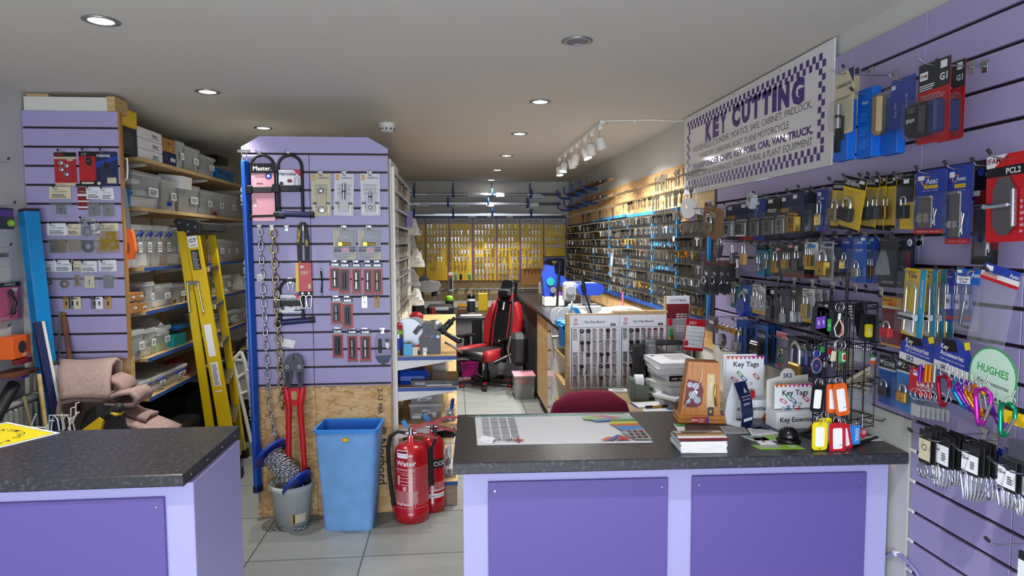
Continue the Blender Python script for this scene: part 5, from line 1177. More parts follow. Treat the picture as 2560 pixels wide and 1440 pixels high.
MB().tube([(.09, .0, .06), (.14, .02, .03), (.18, 0, -.0), (.19, .01, -.01)], .008, 'steel', 8).build('cable', t)
for px, m, lab, w, h in ((1020, 'cyan', 'bright blue card leaning on the wheel guard', .05, .07), (1038, 'offwhite', 'small pale notice beside the blue card', .03, .05)):
 q = sp(px, 868, 3.9); t = thing('card', lab, 'card', (q.x, 3.875, .906)); MB(RX(-.15)).box(-w/2, w/2, 0, .002, .0, h, m).build('card', t)
p = sp(1040, 775, 4.2); t = thing('red_cap', 'red plastic cap behind the wheel guard on the side shelf', 'cap', (p.x, 4.25, .905)); MB().lathe([(.03, 0), (.04, .16), (.045, .2), (.02, .22), (0, .22)], 'red', 16).build('cap', t)
for px, m, lab, s_ in ((1012, 'charcoal', 'small dark motor behind the spray can', .035), (1030, 'teal', 'small green tin beside the spray can', .022), (1062, 'paper', 'small white plug by the key machine foot', .012)):
 q = sp(px, 880, 3.9); t = thing('shelf_part', lab, 'machine part', (q.x, 3.93 if m != 'paper' else 3.88, .905)); MB().lathe([(s_, 0), (s_*1.05, s_), (s_*.7, s_*1.6), (0, s_*1.7)], m, 14).build('body', t)
# blue case, binder, boxes
p = sp(1032, 940, 3.95); t = thing('drill_case', 'rounded bright blue plastic case on the side shelf', 'case', (p.x, 3.99, .722)); MB().box(-.1, .1, -.08, .1, 0, .085, 'blue', .03).box(-.101, .101, -.081, .101, .04, .044, 'navy').build('shell', t)
p = sp(1092, 950, 3.9); t = thing('ring_binder', 'black ring binder lying flat on the side shelf', 'binder', (p.x-.01, 3.93, .722)); b_ = MB().box(-.14, .14, -.06, .2, .0, .004, 'black').box(-.14, .14, -.06, .2, .034, .038, 'black', .002).box(-.14, -.13, -.06, .2, 0, .038, 'black').box(-.125, .12, -.055, .19, .006, .026, 'paper').box(-.128, .138, -.0605, -.058, .0, .036, 'black'); b_.text('HULED', .018, 'cardwhite', -.085, .018, X=up(0, -.061, 0), bold=.02).text('Skyscreen', .013, 'lightgrey', .09, .022, X=up(0, -.061, 0)).rect(-.05, .1, .004, .01, 'paper', up(0, -.061, 0)); b_.build('cover', t)
p = sp(1098, 920, 4.15); t = thing('storage_tub', 'small clear box of fittings behind the ring binder', 'storage box', (p.x, 4.3, .722)); mb = box_open(MB(), .1, .2, .1, 'box_clear'); mb.build('body', t); MB().box(-.04, .04, -.08, .08, .01, .06, 'lightgrey').build('contents', t)
def ctub(lab, x0, x1, zb, h, y=3.92, d=.25, fills=('lightgrey', 'steel', 'paper'), lid=True, m='box_clear'):
 a, b = sp(x0, 1000, y), sp(x1, 1000, y); w = b.x-a.x; t = thing('storage_tub', lab, 'storage box', ((a.x+b.x)/2, y+d/2, zb))
 mb = box_open(MB(), w*.94, d*.94, h*.92, m, rim=.004); mb.build('body', t)
 if lid: MB().box(-w/2, w/2, -d/2, d/2, h*.88, h, m, .006).build('lid', t)
 f = MB(); r = random.Random(x0)
 for k in range(8): cx, cz = r.uniform(-.3, .3)*w, r.uniform(.05, .5)*h; f.box(cx-w*.13, cx+w*.13, -d*.4, d*.3, cz, cz+h*.15, r.choice(fills), .002)
 f.build('contents', t)
ctub('lower clear lidded box of the stack behind the extinguishers', 1020, 1108, .50, .11); ctub('upper clear lidded box of the stack behind the extinguishers', 1022, 1114, .612, .09)
ctub('flat clear tray on the right of the stacked boxes', 1100, 1142, .60, .10, 4.2, .3); ctub('clear jar of screws standing by the stacked clear boxes', 1112, 1140, .50, .09, 3.9, .1, ('steel', 'chrome'), False)
ctub('tall clear tub of parts on the lowest side shelf', 1096, 1141, .15, .24, 3.9, .25, ('paper', 'grey'));
t = thing('folded_cloth', 'black cloth on top of the tall clear tub', 'cloth', (-.06, 4.02, .393)); MB().box(-.1, .06, -.1, .1, 0, .03, 'black_soft', .012).build('cloth', t)
for x_, lab in ((-.005, 'blue handled screwdriver at the side shelf edge'), (.0, 'second blue handled driver at the side shelf edge')):
 t = thing('screwdriver', lab, 'screwdriver', (x_-.02, 3.875+x_*8+.06, .50)); MB().cyl((0, 0, 0), (0, 0, .08), .002, 'metal', 6).build('shaft', t); MB().cyl((0, 0, .075), (.005, 0, .13), .009, 'royal', 8).build('handle', t)
# ---- key prototypes (one shared mesh each)
def keymesh(name, fn): mb = MB(); fn(mb); return mb
KM = []
for m, hd, s_, kd in (('keysteel', None, .055, 0), ('metal', None, .052, 0), ('brass', None, .05, 2), ('keydark', 'black', .06, 0), ('keysteel', 'black_soft', .07, 2), ('keydark', None, .085, 0), ('keysteel', None, .062, 2)):
 mb = MB(); key(mb, 0, 0, s_, m, 0, 0, hd, None, kd); o = mb.mesh('key'); KM.append((o, mb))
def addkey(i, loc, rz, rx, label, group, name='hanging_key', cat='key'):
 o = bpy.data.objects.new(name, KM[i][0]); COL.objects.link(o); o.location = loc
 o.rotation_euler = (Matrix.Rotation(rz, 3, 'Z') @ Matrix.Rotation(rx, 3, 'Y')).to_euler(); tag(o, label, cat, group); return o
def massadd(mb, i, loc, rz, rx):
 s_ = KM[i][1]; X = Matrix.Translation(loc) @ RZ(rz) @ RY(rx); b = len(mb.v); mb.v += [tuple(X @ Vector(v)) for v in s_.v]
 mb.f += [tuple(b+q for q in f) for f in s_.f]; mb.m += [mb.mi(s_.mats[k]) for k in s_.m]; mb.s += s_.s
# rack on the flank of the partition
t = thing('key_rack', 'narrow grey key rack on the flank of the central display', 'key rack', (-.398, 4.75, 0), FL)
MB().box(-.83, .75, -.01, 0, 1.05, 2.05, 'shade_grey').box(-.84, -.83, -.03, 0, 1.0, 2.06, 'white').box(-.84, .75, -.03, 0, 1.78, 1.79, 'brown' if False else 'kraft').build('back_board', t)
for k in range(9):
 z = 1.98-.105*k; mb = MB()
 for j in range(22): x = -.8+j*.07; mb.box(x-.0015, x+.0015, -.07, -.01, z, z+.003, 'keysteel')
 mb.box(-.83, .75, -.012, -.008, z-.002, z+.006, 'darksteel'); mb.build('hook_strip', t)
 for j in range(13):
  y = 3.97+.09*j+(.04 if k % 2 else 0);
  addkey((3, 4, 3, 5, 3, 4)[(j+k*2) % 6], (-.398+.045, y, z), FL+rnd.uniform(-.4, .4), rnd.uniform(-.1, .1), 'dark headed key on row %s of the narrow rack flanking the central display' % ('one two three four five six seven eight nine'.split()[k]), 'keys on the %s row of the flank rack' % ('first second third fourth fifth sixth seventh eighth ninth'.split()[k]), 'rack_key')
for i, (px, py, m, lab) in enumerate(((1040, 560, 'frost', 'uppermost clear bag beyond the flank key rack'), (1032, 600, 'bag', 'second clear bag beyond the flank key rack'), (1048, 640, 'frost', 'blue tinged bag beyond the flank key rack'), (1036, 690, 'bag', 'clear bag with pink keys beyond the flank key rack'), (1046, 740, 'frost', 'lowest clear bag beyond the flank key rack'))):
 p = onY(px, py, 5.9); lump('plastic_bag', lab, 'bag', (p.x-.03, 5.9+.05*i, p.z-.1), .14, .12, .16, m, 20+i)
t = thing('white_card', 'square lilac card hung at the end of the flank key rack', 'card', onY(1020, 548, 5.0)); MB().box(-.035, .035, 0, .002, -.06, .06, 'cover_purple').build('card', t)
# ================================================================ rear wall
YW = YB-.004
def bw(px, py): return onY(px, py, YW)
MBb = MB().box(-.75, XR-.01, -.012, 0, bw(1100, 740).z-.06, bw(1100, 700).z, 'osb_dim'); t = thing('chipboard_panel', 'chipboard strip on the rear wall under the yellow boards', 'panel', (0, YW, 0)); MBb.build('panel', t)
t = thing('splash_board', 'white board along the rear wall behind the desk', 'panel', (0, YW, 0)); MB().box(-.75, XR-.7, -.014, 0, .72, bw(1100, 740).z-.062, 'white').build('panel', t)
t = thing('wall_pipe', 'thin grey pipe running along the rear chipboard', 'pipe', (0, YW-.03, bw(1200, 723).z)); MB().tube([(-.5, 0, 0), (1.2, 0, 0)], .008, 'grey', 8).build('pipe', t)
bounds = [(1040, 1062), (1064, 1121), (1124, 1180), (1183, 1240), (1242, 1298), (1300, 1357), (1359, 1413)]
names = ['half hidden yellow board', 'yellow board headed PETROL CAP', 'sparse yellow board beside PETROL CAP', 'fully hung yellow board before the chair', 'yellow board above the gaming chair', 'yellow board headed CARAVAN with a brown sheet below', 'corner yellow board above the case']
heads = ['', 'PETROL CAP', 'GARAGE', 'WINDOW', 'MOTORCYCLE', 'CARAVAN', 'CYLINDER']
rows = [562, 577, 594, 611, 626, 643, 659, 674, 688]
full = [(0, 1, 2, 3, 4, 5), (0, 1, 2, 3, 4, 5), (1, 2, 3, 4, 5), (0, 1, 2, 3, 4, 5, 6, 7, 8), (0, 1, 2, 3, 4, 5, 6, 7, 8), (0, 1, 2, 3, 4, 5, 6), (0, 1, 2, 3)]
CK = []
for col, hd in (('maroon', 'keysteel'), ('purple', 'metal'), ('offwhite', 'keysteel')):
 mb = MB().box(-.011, .011, -.002, 0, -.05, .008, col).box(-.009, .009, -.0024, -.002, -.045, -.02, 'cardwhite'); key(mb, 0, 0, .06, hd, -.003); CK.append(mb.mesh('carded_key'))
for bi, ((x0, x1), nm) in enumerate(zip(bounds, names)):
 a, b = bw(x0, 560), bw(x1, 560); zt, zb = bw(x0, 546).z, bw(x0, 701).z
 if bi == 5: zb = bw(x0, 672).z
 if bi == 6: zb = bw(x0, 640).z
 t = thing('key_board', nm, 'key board', ((a.x+b.x)/2, YW-.001, 0)); w = b.x-a.x
 MB().box(-w/2, w/2, -.02, -.013, zb, zt-.07, 'yellow').box(-w/2, w/2, -.022, -.013, zt-.065, zt, 'lightgrey').text(heads[bi] or 'KEYS', .04, 'ink', 0, zt-.035, X=up(0, -.0225, 0), width=w*.7).build('board', t)
 MB().box(w/2, w/2+.014, -.028, -.012, zb, zt+.01, 'purple').box(-w/2, w/2, -.028, -.012, zb-.012, zb, 'brown').box(-w/2, w/2+.01, -.03, -.012, zt, zt+.035, 'navy').build('frame', t)
 pg = MB()
 for ri in range(9):
  z = bw(x0, rows[ri]).z
  if z-.02 < zb: continue
  for j in range(int(w/.03)): pg.box(-w/2+.02+j*.03-.0015, -w/2+.02+j*.03+.0015, -.05, -.02, z+.006, z+.009, 'brass')
 pg.build('pegs', t)
 for ri in full[bi]:
  z = bw(x0, rows[ri]).z; nk = max(2, int(w/.046))
  for j in range(nk):
   if rnd.random() < .1: continue
   o = bpy.data.objects.new('carded_key', CK[(bi+ri+(j//3)) % 3]); COL.objects.link(o)
   o.location = ((a.x+b.x)/2-w/2+.03+j*(w-.04)/nk, YW-.045, z+.004); o.rotation_euler = (0, rnd.uniform(-.08, .08), 0)
   on = 'first second third fourth fifth sixth seventh eighth ninth'.split()[ri]
   tag(o, 'small carded key, %s row of the %s' % (on, nm.replace(' with a brown sheet below', '')), 'key', 'carded keys on the %s row of board %s' % (on, heads[bi] or 'at the rack'))
for (x0, x1, y0, y1, lab, m) in ((1302, 1356, 674, 712, 'brown paper sheet below the CARAVAN board', 'kraft'),):
 a, b = bw(x0, y0), bw(x1, y1); t = thing('brown_paper', lab, 'paper sheet', (a.x, YW-.03, a.z)); MB().box(0, b.x-a.x, -.002, 0, b.z-a.z, 0, m).build('sheet', t)
a, b = bw(1358, 640), bw(1410, 690); t = thing('power_tool_case', 'dark navy power tool case with a yellow catch hung in the corner', 'tool case', (a.x, YW-.14, b.z)); MB().box(0, .26, 0, .1, 0, .24, 'navy', .02).box(.1, .16, -.008, 0, .18, .2, 'yellow', .003).box(.02, .09, -.006, 0, .17, .22, 'black_soft', .01).build('shell', t); MB().tube([(.13, -.01, .18), (.10, -.02, .1), (.07, -.02, .04)], .006, 'metal', 6).build('lever', t)
for px, lab, m, s_ in ((1127, 'long white card with a black blade hung under the yellow boards', 'paper', 1), (1139, 'small teal holder hung under the yellow boards', 'teal', 0), (1152, 'small black and red tool under the yellow boards', 'black_soft', 0), (1174, 'thin green wire tool hung under the yellow boards', 'green', 0)):
 p = bw(px, 684); t = thing('hanging_tool', lab, 'tool', (p.x, YW-.05, p.z)); mb = MB()
 if s_: mb.box(-.03, .03, 0, .004, -.23, .02, 'paper').box(-.02, .02, -.006, 0, -.2, -.06, 'charcoal', .002).box(-.025, .025, -.008, 0, -.05, -.02, 'red')
 else: mb.box(-.016, .016, -.01, .01, -.08, 0, m, .006)
 mb.build('body', t)
# bar racks above the boards
zc_ = bw(1100, 470)
for i, (px, y0, y1) in enumerate(((1036, 457, 492), (1133, 457, 492), (1229, 457, 492), (1325, 457, 494), (1120, 492, 516), (1219, 490, 516), (1317, 492, 518), (1036, 520, 545), (1133, 520, 545), (1229, 520, 542), (1325, 525, 543))):
 p, q = bw(px, y0), bw(px, y1);
 t = thing('rack_hook', ('blue tipped rack hook in the upper row above the yellow boards', 'blue tipped rack hook in the middle row above the yellow boards', 'blue tipped rack hook in the lower row above the yellow boards')[0 if i < 4 else 1 if i < 7 else 2], 'hook', (p.x, YW, q.z), 0, 'blue rack hooks, %s row' % ('upper', 'middle', 'lower')[0 if i < 4 else 1 if i < 7 else 2])
 MB().box(-.01, .01, -.008, 0, -.01, p.z-q.z, 'darksteel').build('stem', t); MB().tube([(0, 0, 0), (0, -.13, 0), (0, -.16, .03), (0, -.16, .1)], .012, 'bluestrip', 8).build('arm', t)
r = random.Random(5)
n = 0
for z0, cnt in ((bw(1200, 492).z, 7), (bw(1200, 516).z, 7), (bw(1200, 543).z, 6)):
 for j in range(cnt):
  x0 = r.uniform(-.72, -.1); L = r.uniform(1.2, 1.9); L = min(L, 1.4-x0); m = ('metal', 'steel', 'darksteel', 'lightgrey', 'metal')[j % 5]
  t = thing('metal_bar', 'long metal bar in the %s rack row above the yellow boards' % ('upper' if cnt == 7 and z0 > bw(1200, 500).z else 'middle' if cnt == 7 else 'lower'), 'metal bar', (x0, YW-.035-.018*j, z0+.012), 0, 'metal bars, rack row at height %.1f' % z0)
  MB().box(0, L, -.007, .007, 0, .012+.02*r.random(), m, .001).build('bar', t)
  if j % 2 == 0: lx = r.uniform(.2, L-.3); MB().box(lx, lx+r.uniform(.08, .2), -.009, -.0075, -.02, .03, 'paper').build('paper_label', t)
# blue hooks + bars on the side wall
for row, (py0, py1) in enumerate(((415, 440), (447, 462))):
 for k, px in enumerate((1385, 1400, 1425, 1446)):
  p = Vector((XR, 8.4-.5*k, 0)); t = thing('rack_hook', 'curved blue rack hook on the side wall, %s row' % ('upper', 'lower')[row], 'hook', (XR, p.y, 2.13 if row == 0 else 1.98), FR, 'blue curved hooks, %s side row' % ('upper', 'lower')[row])
  MB().tube([(0, 0, 0), (0, -.14, 0), (0, -.19, .03), (0, -.2, .1)], .012, 'bluestrip', 8).build('arm', t); MB().box(-.012, .012, -.006, 0, -.06, .22 if row == 0 else .06, 'lightgrey').build('rail', t)
 for j in range(4):
  t = thing('metal_bar', 'bar lying across the %s curved blue hooks of the side wall' % ('upper', 'lower')[row], 'metal bar', (XR-.05-.03*j, 7.1, (2.145 if row == 0 else 1.995)), 0, 'bars on the %s side hooks' % ('upper', 'lower')[row]); MB().box(-.01, .01, -1.0+.1*j, .95, 0, .02, ('pine', 'darksteel', 'steel', 'brown')[j]).build('bar', t)
# ---- rear desk, drawers
DZ = .71
t = thing('rear_desk', 'black topped desk against the rear wall behind the gaming chair', 'desk', (.1, 8.1, 0))
MB().box(-.85, .66, -.5, .58, DZ-.03, DZ, 'desk_black', .003).build('desk_top', t)
MB().box(-.8, .1, -.42, -.40, .2, DZ-.03, 'shade_grey').build('modesty_panel', t)
MB().box(-.82, -.8, -.45, .55, 0, DZ-.03, 'shade_grey').build('side_panel', t)
t = thing('drawer_unit', 'white drawer unit with six fronts under the rear desk', 'drawers', (.56, 7.66, 0))
MB().box(-.24, .24, .015, .5, 0, DZ-.035, 'white').build('carcass', t)
for k in range(5):
 z0 = .01+k*.132; d = MB().box(-.238, .238, 0, .016, z0, z0+.128, 'white_gloss', .002).build('drawer', t)
 if k == 0: MB().tube([(-.06, 0, z0+.07), (-.05, -.02, z0+.065), (.05, -.02, z0+.065), (.06, 0, z0+.07)], .004, 'metal', 6).build('handle', d)
# things on the rear desk
def cylthing(name, lab, cat, px, y, r_, prof, z=DZ):
 p = onY(px, 780, y); t = thing(name, lab, cat, (p.x, y, z))
 for nm, pr, m in prof: MB().lathe([(a*r_, b) for a, b in pr], m, 20).build(nm, t)
 return t
cylthing('wipes_tub', 'tall white tub with a black lid and black label on the rear desk', 'tub', 1178, 8.1, .05, (('body', [(1, 0), (1, .17), (.9, .18)], 'white'), ('label', [(1.02, .01), (1.02, .15)], 'charcoal'), ('lid', [(1, .18), (1, .215), (.8, .225), (0, .225)], 'black')))
cylthing('wipes_tub', 'black tub with a bright green lid behind the card printer', 'tub', 1124, 8.3, .05, (('body', [(1, 0), (1, .14)], 'black_soft'), ('lid', [(1, .14), (1, .17), (.7, .2), (0, .205)], 'lime')))
p = onY(1155, 780, 8.1); t = thing('coffee_carton', 'brown and gold carton on the rear desk', 'carton', (p.x, 8.1, DZ)); MB().box(-.055, .055, -.03, .03, 0, .12, 'brown', .003).box(-.055, .055, -.0312, -.03, .085, .12, 'amber').text('COSTA', .03, 'cream', 0, .06, X=up(0, -.0315, 0), bold=.02).build('body', t)
p = onY(1207, 760, 8.4); t = thing('yellow_box', 'yellow box half behind the chair on the rear desk', 'box', (p.x, 8.4, DZ)); MB().box(-.06, .06, -.04, .04, 0, .22, 'yellow', .003).build('body', t)
p = onY(1110, 780, 7.95); t = thing('card_printer', 'black desktop machine with a silver panel on the rear desk', 'printer', (p.x-.03, 7.95, DZ)); MB().box(-.17, .15, -.15, .15, 0, .12, 'black_soft', .03).box(-.11, .09, -.155, -.1, .06, .1, 'lightgrey', .008).build('body', t)
p = onY(1080, 800, 7.75); t = thing('keyboard', 'black keyboard and papers at the left of the rear desk', 'keyboard', (p.x, 7.72, DZ)); MB(RZ(.1)).box(-.2, .12, -.07, .07, 0, .02, 'charcoal', .004).box(-.19, .11, -.06, .06, .02, .024, 'midgrey').build('body', t)
p = onY(1178, 790, 7.75); t = thing('keyboard', 'white keyboard at the front edge of the rear desk', 'keyboard', (p.x, 7.72, DZ)); MB().box(-.13, .13, -.05, .05, 0, .015, 'lightgrey', .004).box(-.12, .12, -.04, .04, .015, .02, 'white').build('body', t)
# engraver at the left end: tall black machine with grey head
p = onY(1068, 785, 7.3); t = thing('engraving_machine', 'tall black upright machine with a grey head behind the side shelves', 'machine', (p.x, 7.0, .74))
MB().box(-.16, .2, -.14, .14, -.02, .03, 'charcoal', .01).box(-.13, -.13+.12, -.06, .1, .03, .34, 'black_soft', .03, RY(-.06)).build('column', t)
MB().prism([(-.14, .36), (-.1, .42), (0, .44), (.14, .42), (.16, .38), (.13, .33), (.03, .31), (-.1, .33)], -.07, .07, 'shade_grey', XZ).prism([(-.1, .42), (-.03, .5), (.05, .45), (.0, .43)], -.05, .05, 'black', XZ).build('head', t)
MB().cyl((.09, 0, .33), (.09, 0, .27), .03, 'black_soft', 14).cyl((.09, 0, .27), (.09, 0, .22), .008, 'metal', 8).build('spindle', t); MB().box(.02, .16, -.05, .05, .03, .08, 'darksteel', .005).box(.05, .1, -.08, -.05, .05, .16, 'darkred', .01).build('vice', t)
t = thing('machine_table', 'white table carrying the upright black machine', 'table', (p.x, 7.0, 0)); MB().box(-.25, .28, -.2, .3, .69, .72, 'desk_black').build('table_top', t)
for sx in (-.23, .26):
 for sy in (-.18, .28): MB().box(sx-.015, sx+.015, sy-.015, sy+.015, 0, .69, 'grey').build('leg', t)
t = thing('pink_crate', 'purple pink plastic crate on the floor under the rear desk', 'crate', (.17, 7.75, 0)); box_open(MB(), .2, .2, .18, 'magenta').build('body', t); MB().box(-.08, .08, -.08, .08, .01, .12, 'maroon', .01).build('contents', t)
# ---- gaming chair
t = thing('gaming_chair', 'red and black gaming chair with high back, turned side on', 'chair', (.34, 7.17, 0), math.radians(-44))
MB().cyl((0, 0, .06), (0, 0, .2), .035, 'black', 14).cyl((0, 0, .2), (0, 0, .33), .02, 'darksteel', 12).build('gas_lift', t)
for i in range(5):
 a = math.radians(72*i+20); c, s_ = math.cos(a), math.sin(a)
 l = MB(RZ(a)).prism([(0, -.035), (.2, -.025), (.3, -.02), (.3, .02), (.2, .025), (0, .035)], .06, .085, 'black').prism([(.2, -.024), (.29, -.02), (.29, .02), (.2, .024)], .085, .092, 'leather_red').build('base_arm', t)
 w_ = MB(RZ(a) @ T(.29, 0, .03)).cyl((0, -.022, 0), (0, .022, 0), .03, 'black', 16).cyl((0, -.024, 0), (0, .024, 0), .02, 'leather_red', 10).cyl((0, 0, .02), (0, 0, .05), .008, 'black', 8).build('caster', l)
def cushion(pts, th, m, nm, par=t, X=None, bev=.02):
 """rounded pad: outline pts (x,z), thickness along y"""
 mb = MB(X or Matrix()); n = len(pts); cx = sum(p[0] for p in pts)/n; cz = sum(p[1] for p in pts)/n
 def sc(k): return [(cx+(x-cx)*k, cz+(z-cz)*k) for x, z in pts]
 L = [(sc(.86), -th), (sc(.97), -th*.75), (sc(1), -th*.3), (sc(1), th*.3), (sc(.95), th*.7)]
 v = [(x, y, z) for q, y in L for x, z in q]
 ar = sum(pts[i][0]*pts[(i+1) % n][1]-pts[(i+1) % n][0]*pts[i][1] for i in range(n))
 f = [(k*n+i, k*n+(i+1) % n, (k+1)*n+(i+1) % n, (k+1)*n+i) for k in range(len(L)-1) for i in range(n)]
 f = [q[::-1] if ar < 0 else q for q in f]; f = [q if True else q for q in f]
 mb.add(v, [q if ar > 0 else q for q in f], m, True); a = tuple(range(n)); b = tuple((len(L)-1)*n+i for i in range(n))
 mb.add(v, [a[::-1] if ar < 0 else a], m); mb.add(v, [b if ar < 0 else b[::-1]], m)
 return mb.build(nm, par)
# seat (front is -y)
SE = Matrix.Translation((0, -.02, .42)) @ RX(PI/2)
cushion([(-.17, -.26), (.17, -.26), (.19, -.1), (.19, .26), (-.19, .26), (-.19, -.1)], .055, 'leather_black', 'seat', X=SE @ Matrix.Scale(-1, 4, (0, 1, 0)))
for s_ in (-1, 1): cushion([(s_*.17, -.25), (s_*.24, -.2), (s_*.27, .22), (s_*.19, .26)], .075, 'leather_red', 'seat_bolster', X=SE @ Matrix.Scale(-1, 4, (0, 1, 0)))
MB().box(-.14, .14, -.15, .15, .325, .37, 'black_soft', .01).build('seat_plate', t)
BK = Matrix.Translation((0, .26, .44)) @ RX(math.radians(-12))
cushion([(-.15, 0), (.15, 0), (.17, .3), (.15, .55), (.11, .72), (.1, .82), (-.1, .82), (-.11, .72), (-.15, .55), (-.17, .3)], .05, 'leather_black', 'backrest', X=BK)
for s_ in (-1, 1):
 cushion([(s_*.15, .0), (s_*.24, .05), (s_*.275, .3), (s_*.26, .42), (s_*.18, .6), (s_*.15, .62), (s_*.165, .4), (s_*.175, .25)], .06, 'leather_red', 'back_bolster', X=BK)
 MB(BK).box(s_*.09-.022, s_*.09+.022, -.056, .05, .6, .72, 'leather_red', .012).build('shoulder_patch', t)
 MB(BK).tube([(s_*.1, -.053, .03), (s_*.115, -.053, .3), (s_*.1, -.053, .58)], .008, 'leather_red', 6).build('back_stripe', t)
 MB().box(s_*.28-.02, s_*.28+.02, -.06, .02, .36, .6, 'black', .01).box(s_*.2, s_*.3, -.05, .0, .34, .37, 'black').build('arm_post', t)
 MB().box(s_*.29-.045, s_*.29+.045, -.16, .12, .6, .635, 'black', .014).build('armrest', t)
MB(BK).box(-.1, .1, -.105, -.045, .66, .77, 'leather_black', .03).build('head_pillow', t)
cushion([(-.1, .74), (.1, .74), (.1, .86), (.06, .9), (-.06, .9), (-.1, .86)], .045, 'leather_black', 'headrest', X=BK)
MB(BK).box(-.01, .01, -.058, -.052, .5, .6, 'paper').build('label_tag', t); t.scale = (.95, .95, .87)
# ================================================================ workbench along the side wall
BZ = .93; BX = .80
t = thing('workbench', 'dark topped workbench running along the key covered wall', 'workbench', (1.15, 6.3, 0))
MB().box(BX-1.15-.02, XR-1.15-.002, -2.35, 2.38, BZ-.035, BZ, 'desk_black', .003).build('bench_top', t)
yy = lambda px: onX(px, 850, BX).y
def fz(px, py): return onX(px, py, BX).z
segs = [(8.6, yy(1343), 'black_soft', 0), (yy(1343), yy(1354), 'pine', 1), (yy(1354), yy(1369), 'pine', 1), (yy(1369), yy(1387), 'white_gloss', 2), (yy(1387), yy(1420), 'white', 3), (yy(1420), 4.0, 'white', 3)]
for i, (ya, yb, m, kd) in enumerate(segs):
 c = MB().box(BX-1.15+(.02 if kd != 3 else .3), XR-1.15-.03, yb-6.3+.003, ya-6.3-.003, .08, BZ-.037, m).build('carcass', t)
 if kd == 1: MB().box(BX-1.15, BX-1.15+.018, yb-6.3+.004, ya-6.3-.004, .09, BZ-.05, m, .003).build('door', t)
 if kd == 2:
  for k in range(5):
   z0 = .09+k*.16; d = MB().box(BX-1.15, BX-1.15+.018, yb-6.3+.004, ya-6.3-.004, z0, z0+.155, 'white_gloss', .002).build('drawer', t)
   MB().tube([(BX-1.15-.002, (ya+yb)/2-6.3-.04, z0+.1), (BX-1.15-.025, (ya+yb)/2-6.3, z0+.095), (BX-1.15-.002, (ya+yb)/2-6.3+.04, z0+.1)], .006, 'brass' if k > 2 else 'chrome', 6).build('handle', d)
 if kd == 3:
  for z0 in (.08, .3, .5, .7): MB().box(BX-1.15, BX-1.15+.3, yb-6.3, ya-6.3, z0, z0+.018, 'pine').build('shelf_board', t)
  MB().box(BX-1.15, BX-1.15+.3, ya-6.3-.02, ya-6.3, .08, BZ-.037, 'white').build('side_panel', t)
MB().box(BX-1.15+.05, XR-1.15-.03, -2.3, 2.3, 0, .08, 'charcoal').build('plinth', t)
# bagless vacuum / bag near the bench end
p = onZ(1340, 1010, 0); t = thing('vacuum_cleaner', 'black and silver vacuum cleaner standing at the bench foot', 'vacuum cleaner', (BX-.12, 6.9, 0))
MB().box(-.1, .08, -.14, .12, .28, .62, 'black_soft', .05).tube([(-.1, -.1, .6), (-.13, -.1, .45), (-.1, -.1, .32)], .012, 'metal', 8).build('body', t); MB().cyl((-.08, -.05, .4), (-.28, -.1, .32), .022, 'black', 12).build('nozzle', t)
t = thing('storage_tub', 'clear bin with red and black scraps at the bench foot', 'storage box', (BX-.11, 6.6, 0)); box_open(MB(), .2, .26, .24, 'box_clear').build('body', t)
MB().box(-.08, .08, -.1, .1, .01, .14, 'charcoal', .02).box(-.07, .06, -.09, .09, .14, .22, 'red', .03).build('contents', t)
MB().box(-.11, .11, -.14, .14, .24, .245, 'palepink').build('rim', t)
def bp_(px, y, py=780): return onY(px, py, y)
# key cutting machines
t = thing('key_cutter', 'royal blue upright key machine furthest along the workbench', 'key machine', (bp_(1383, 6.6).x, 6.6, BZ))
MB().box(-.1, .1, -.1, .1, 0, .1, 'white', .01).prism([(-.1, .1), (.0, .1), (.02, .22), (.0, .4), (-.08, .42), (-.12, .3)], -.08, .08, 'royal', XZ).prism([(0, .2), (.18, .2), (.1, .3), (0, .33)], -.07, .07, 'royal', XZ).build('housing', t)
MB().prism(circ(.04, 20, -.04, .25), .08, .1, 'teal', XZ).cyl((-.02, -.1, .17), (-.02, -.14, .17), .03, 'metal', 14).build('cutter_wheel', t); MB().tube([(.02, -.13, .0), (.03, -.13, .2), (.05, -.13, .45)], .012, 'black', 8).build('lever', t)
t = thing('key_cutter', 'key machine with rounded blue belt cover and long black lever', 'key machine', (bp_(1465, 5.6).x, 5.6, BZ))
MB().box(-.14, .12, -.1, .12, 0, .1, 'lightgrey', .01).box(-.03, .03, -.05, .08, .1, .2, 'lightgrey', .01).build('base', t)
MB().prism(rrect(.225, .1, .048, 5, .02, .24), .02, .11, 'royal', XZ).prism(rrect(.24, .105, .05, 5, .0, .24), -.06, .02, 'lightgrey', XZ).build('belt_cover', t)
MB().box(-.2, -.1, -.06, .06, .13, .3, 'lightgrey', .02).cyl((-.15, -.07, .23), (-.15, -.1, .23), .035, 'metal', 16).cyl((-.12, -.02, .3), (-.02, -.02, .3), .01, 'chrome', 8).build('carriage', t)
MB().cyl((.03, -.14, -.0), (-.04, -.14, .22), .008, 'black', 8).cyl((-.04, -.14, .22), (-.065, -.14, .36), .016, 'black', 10).ball((.03, -.14, .0), .018, 'black', 10).build('lever', t)
t = thing('bench_grinder', 'bright blue bench grinder with grey wheels at the bench edge', 'grinder', (bp_(1432, 4.95).x, 4.95, BZ))
MB().cyl((-.0, .02, .075), (.0, .12, .075), .07, 'grinder_blue', 28).box(-.04, .04, 0, .1, 0, .03, 'grinder_blue', .005).build('motor', t)
for x_ in (0, .045): MB().cyl((-.05+x_*-1, -.01+x_, .07), (-.05+x_*-1, .01+x_, .07), .075, 'lightgrey', 28).build('wheel', t)
MB().tube([(-.03, -.03, .13), (-.01, -.03, .19), (0, -.03, .14)], .008, 'lightgrey', 6).box(-.13, -.05, -.04, .04, -.0, .05, 'level_blue', .004).build('guard', t)
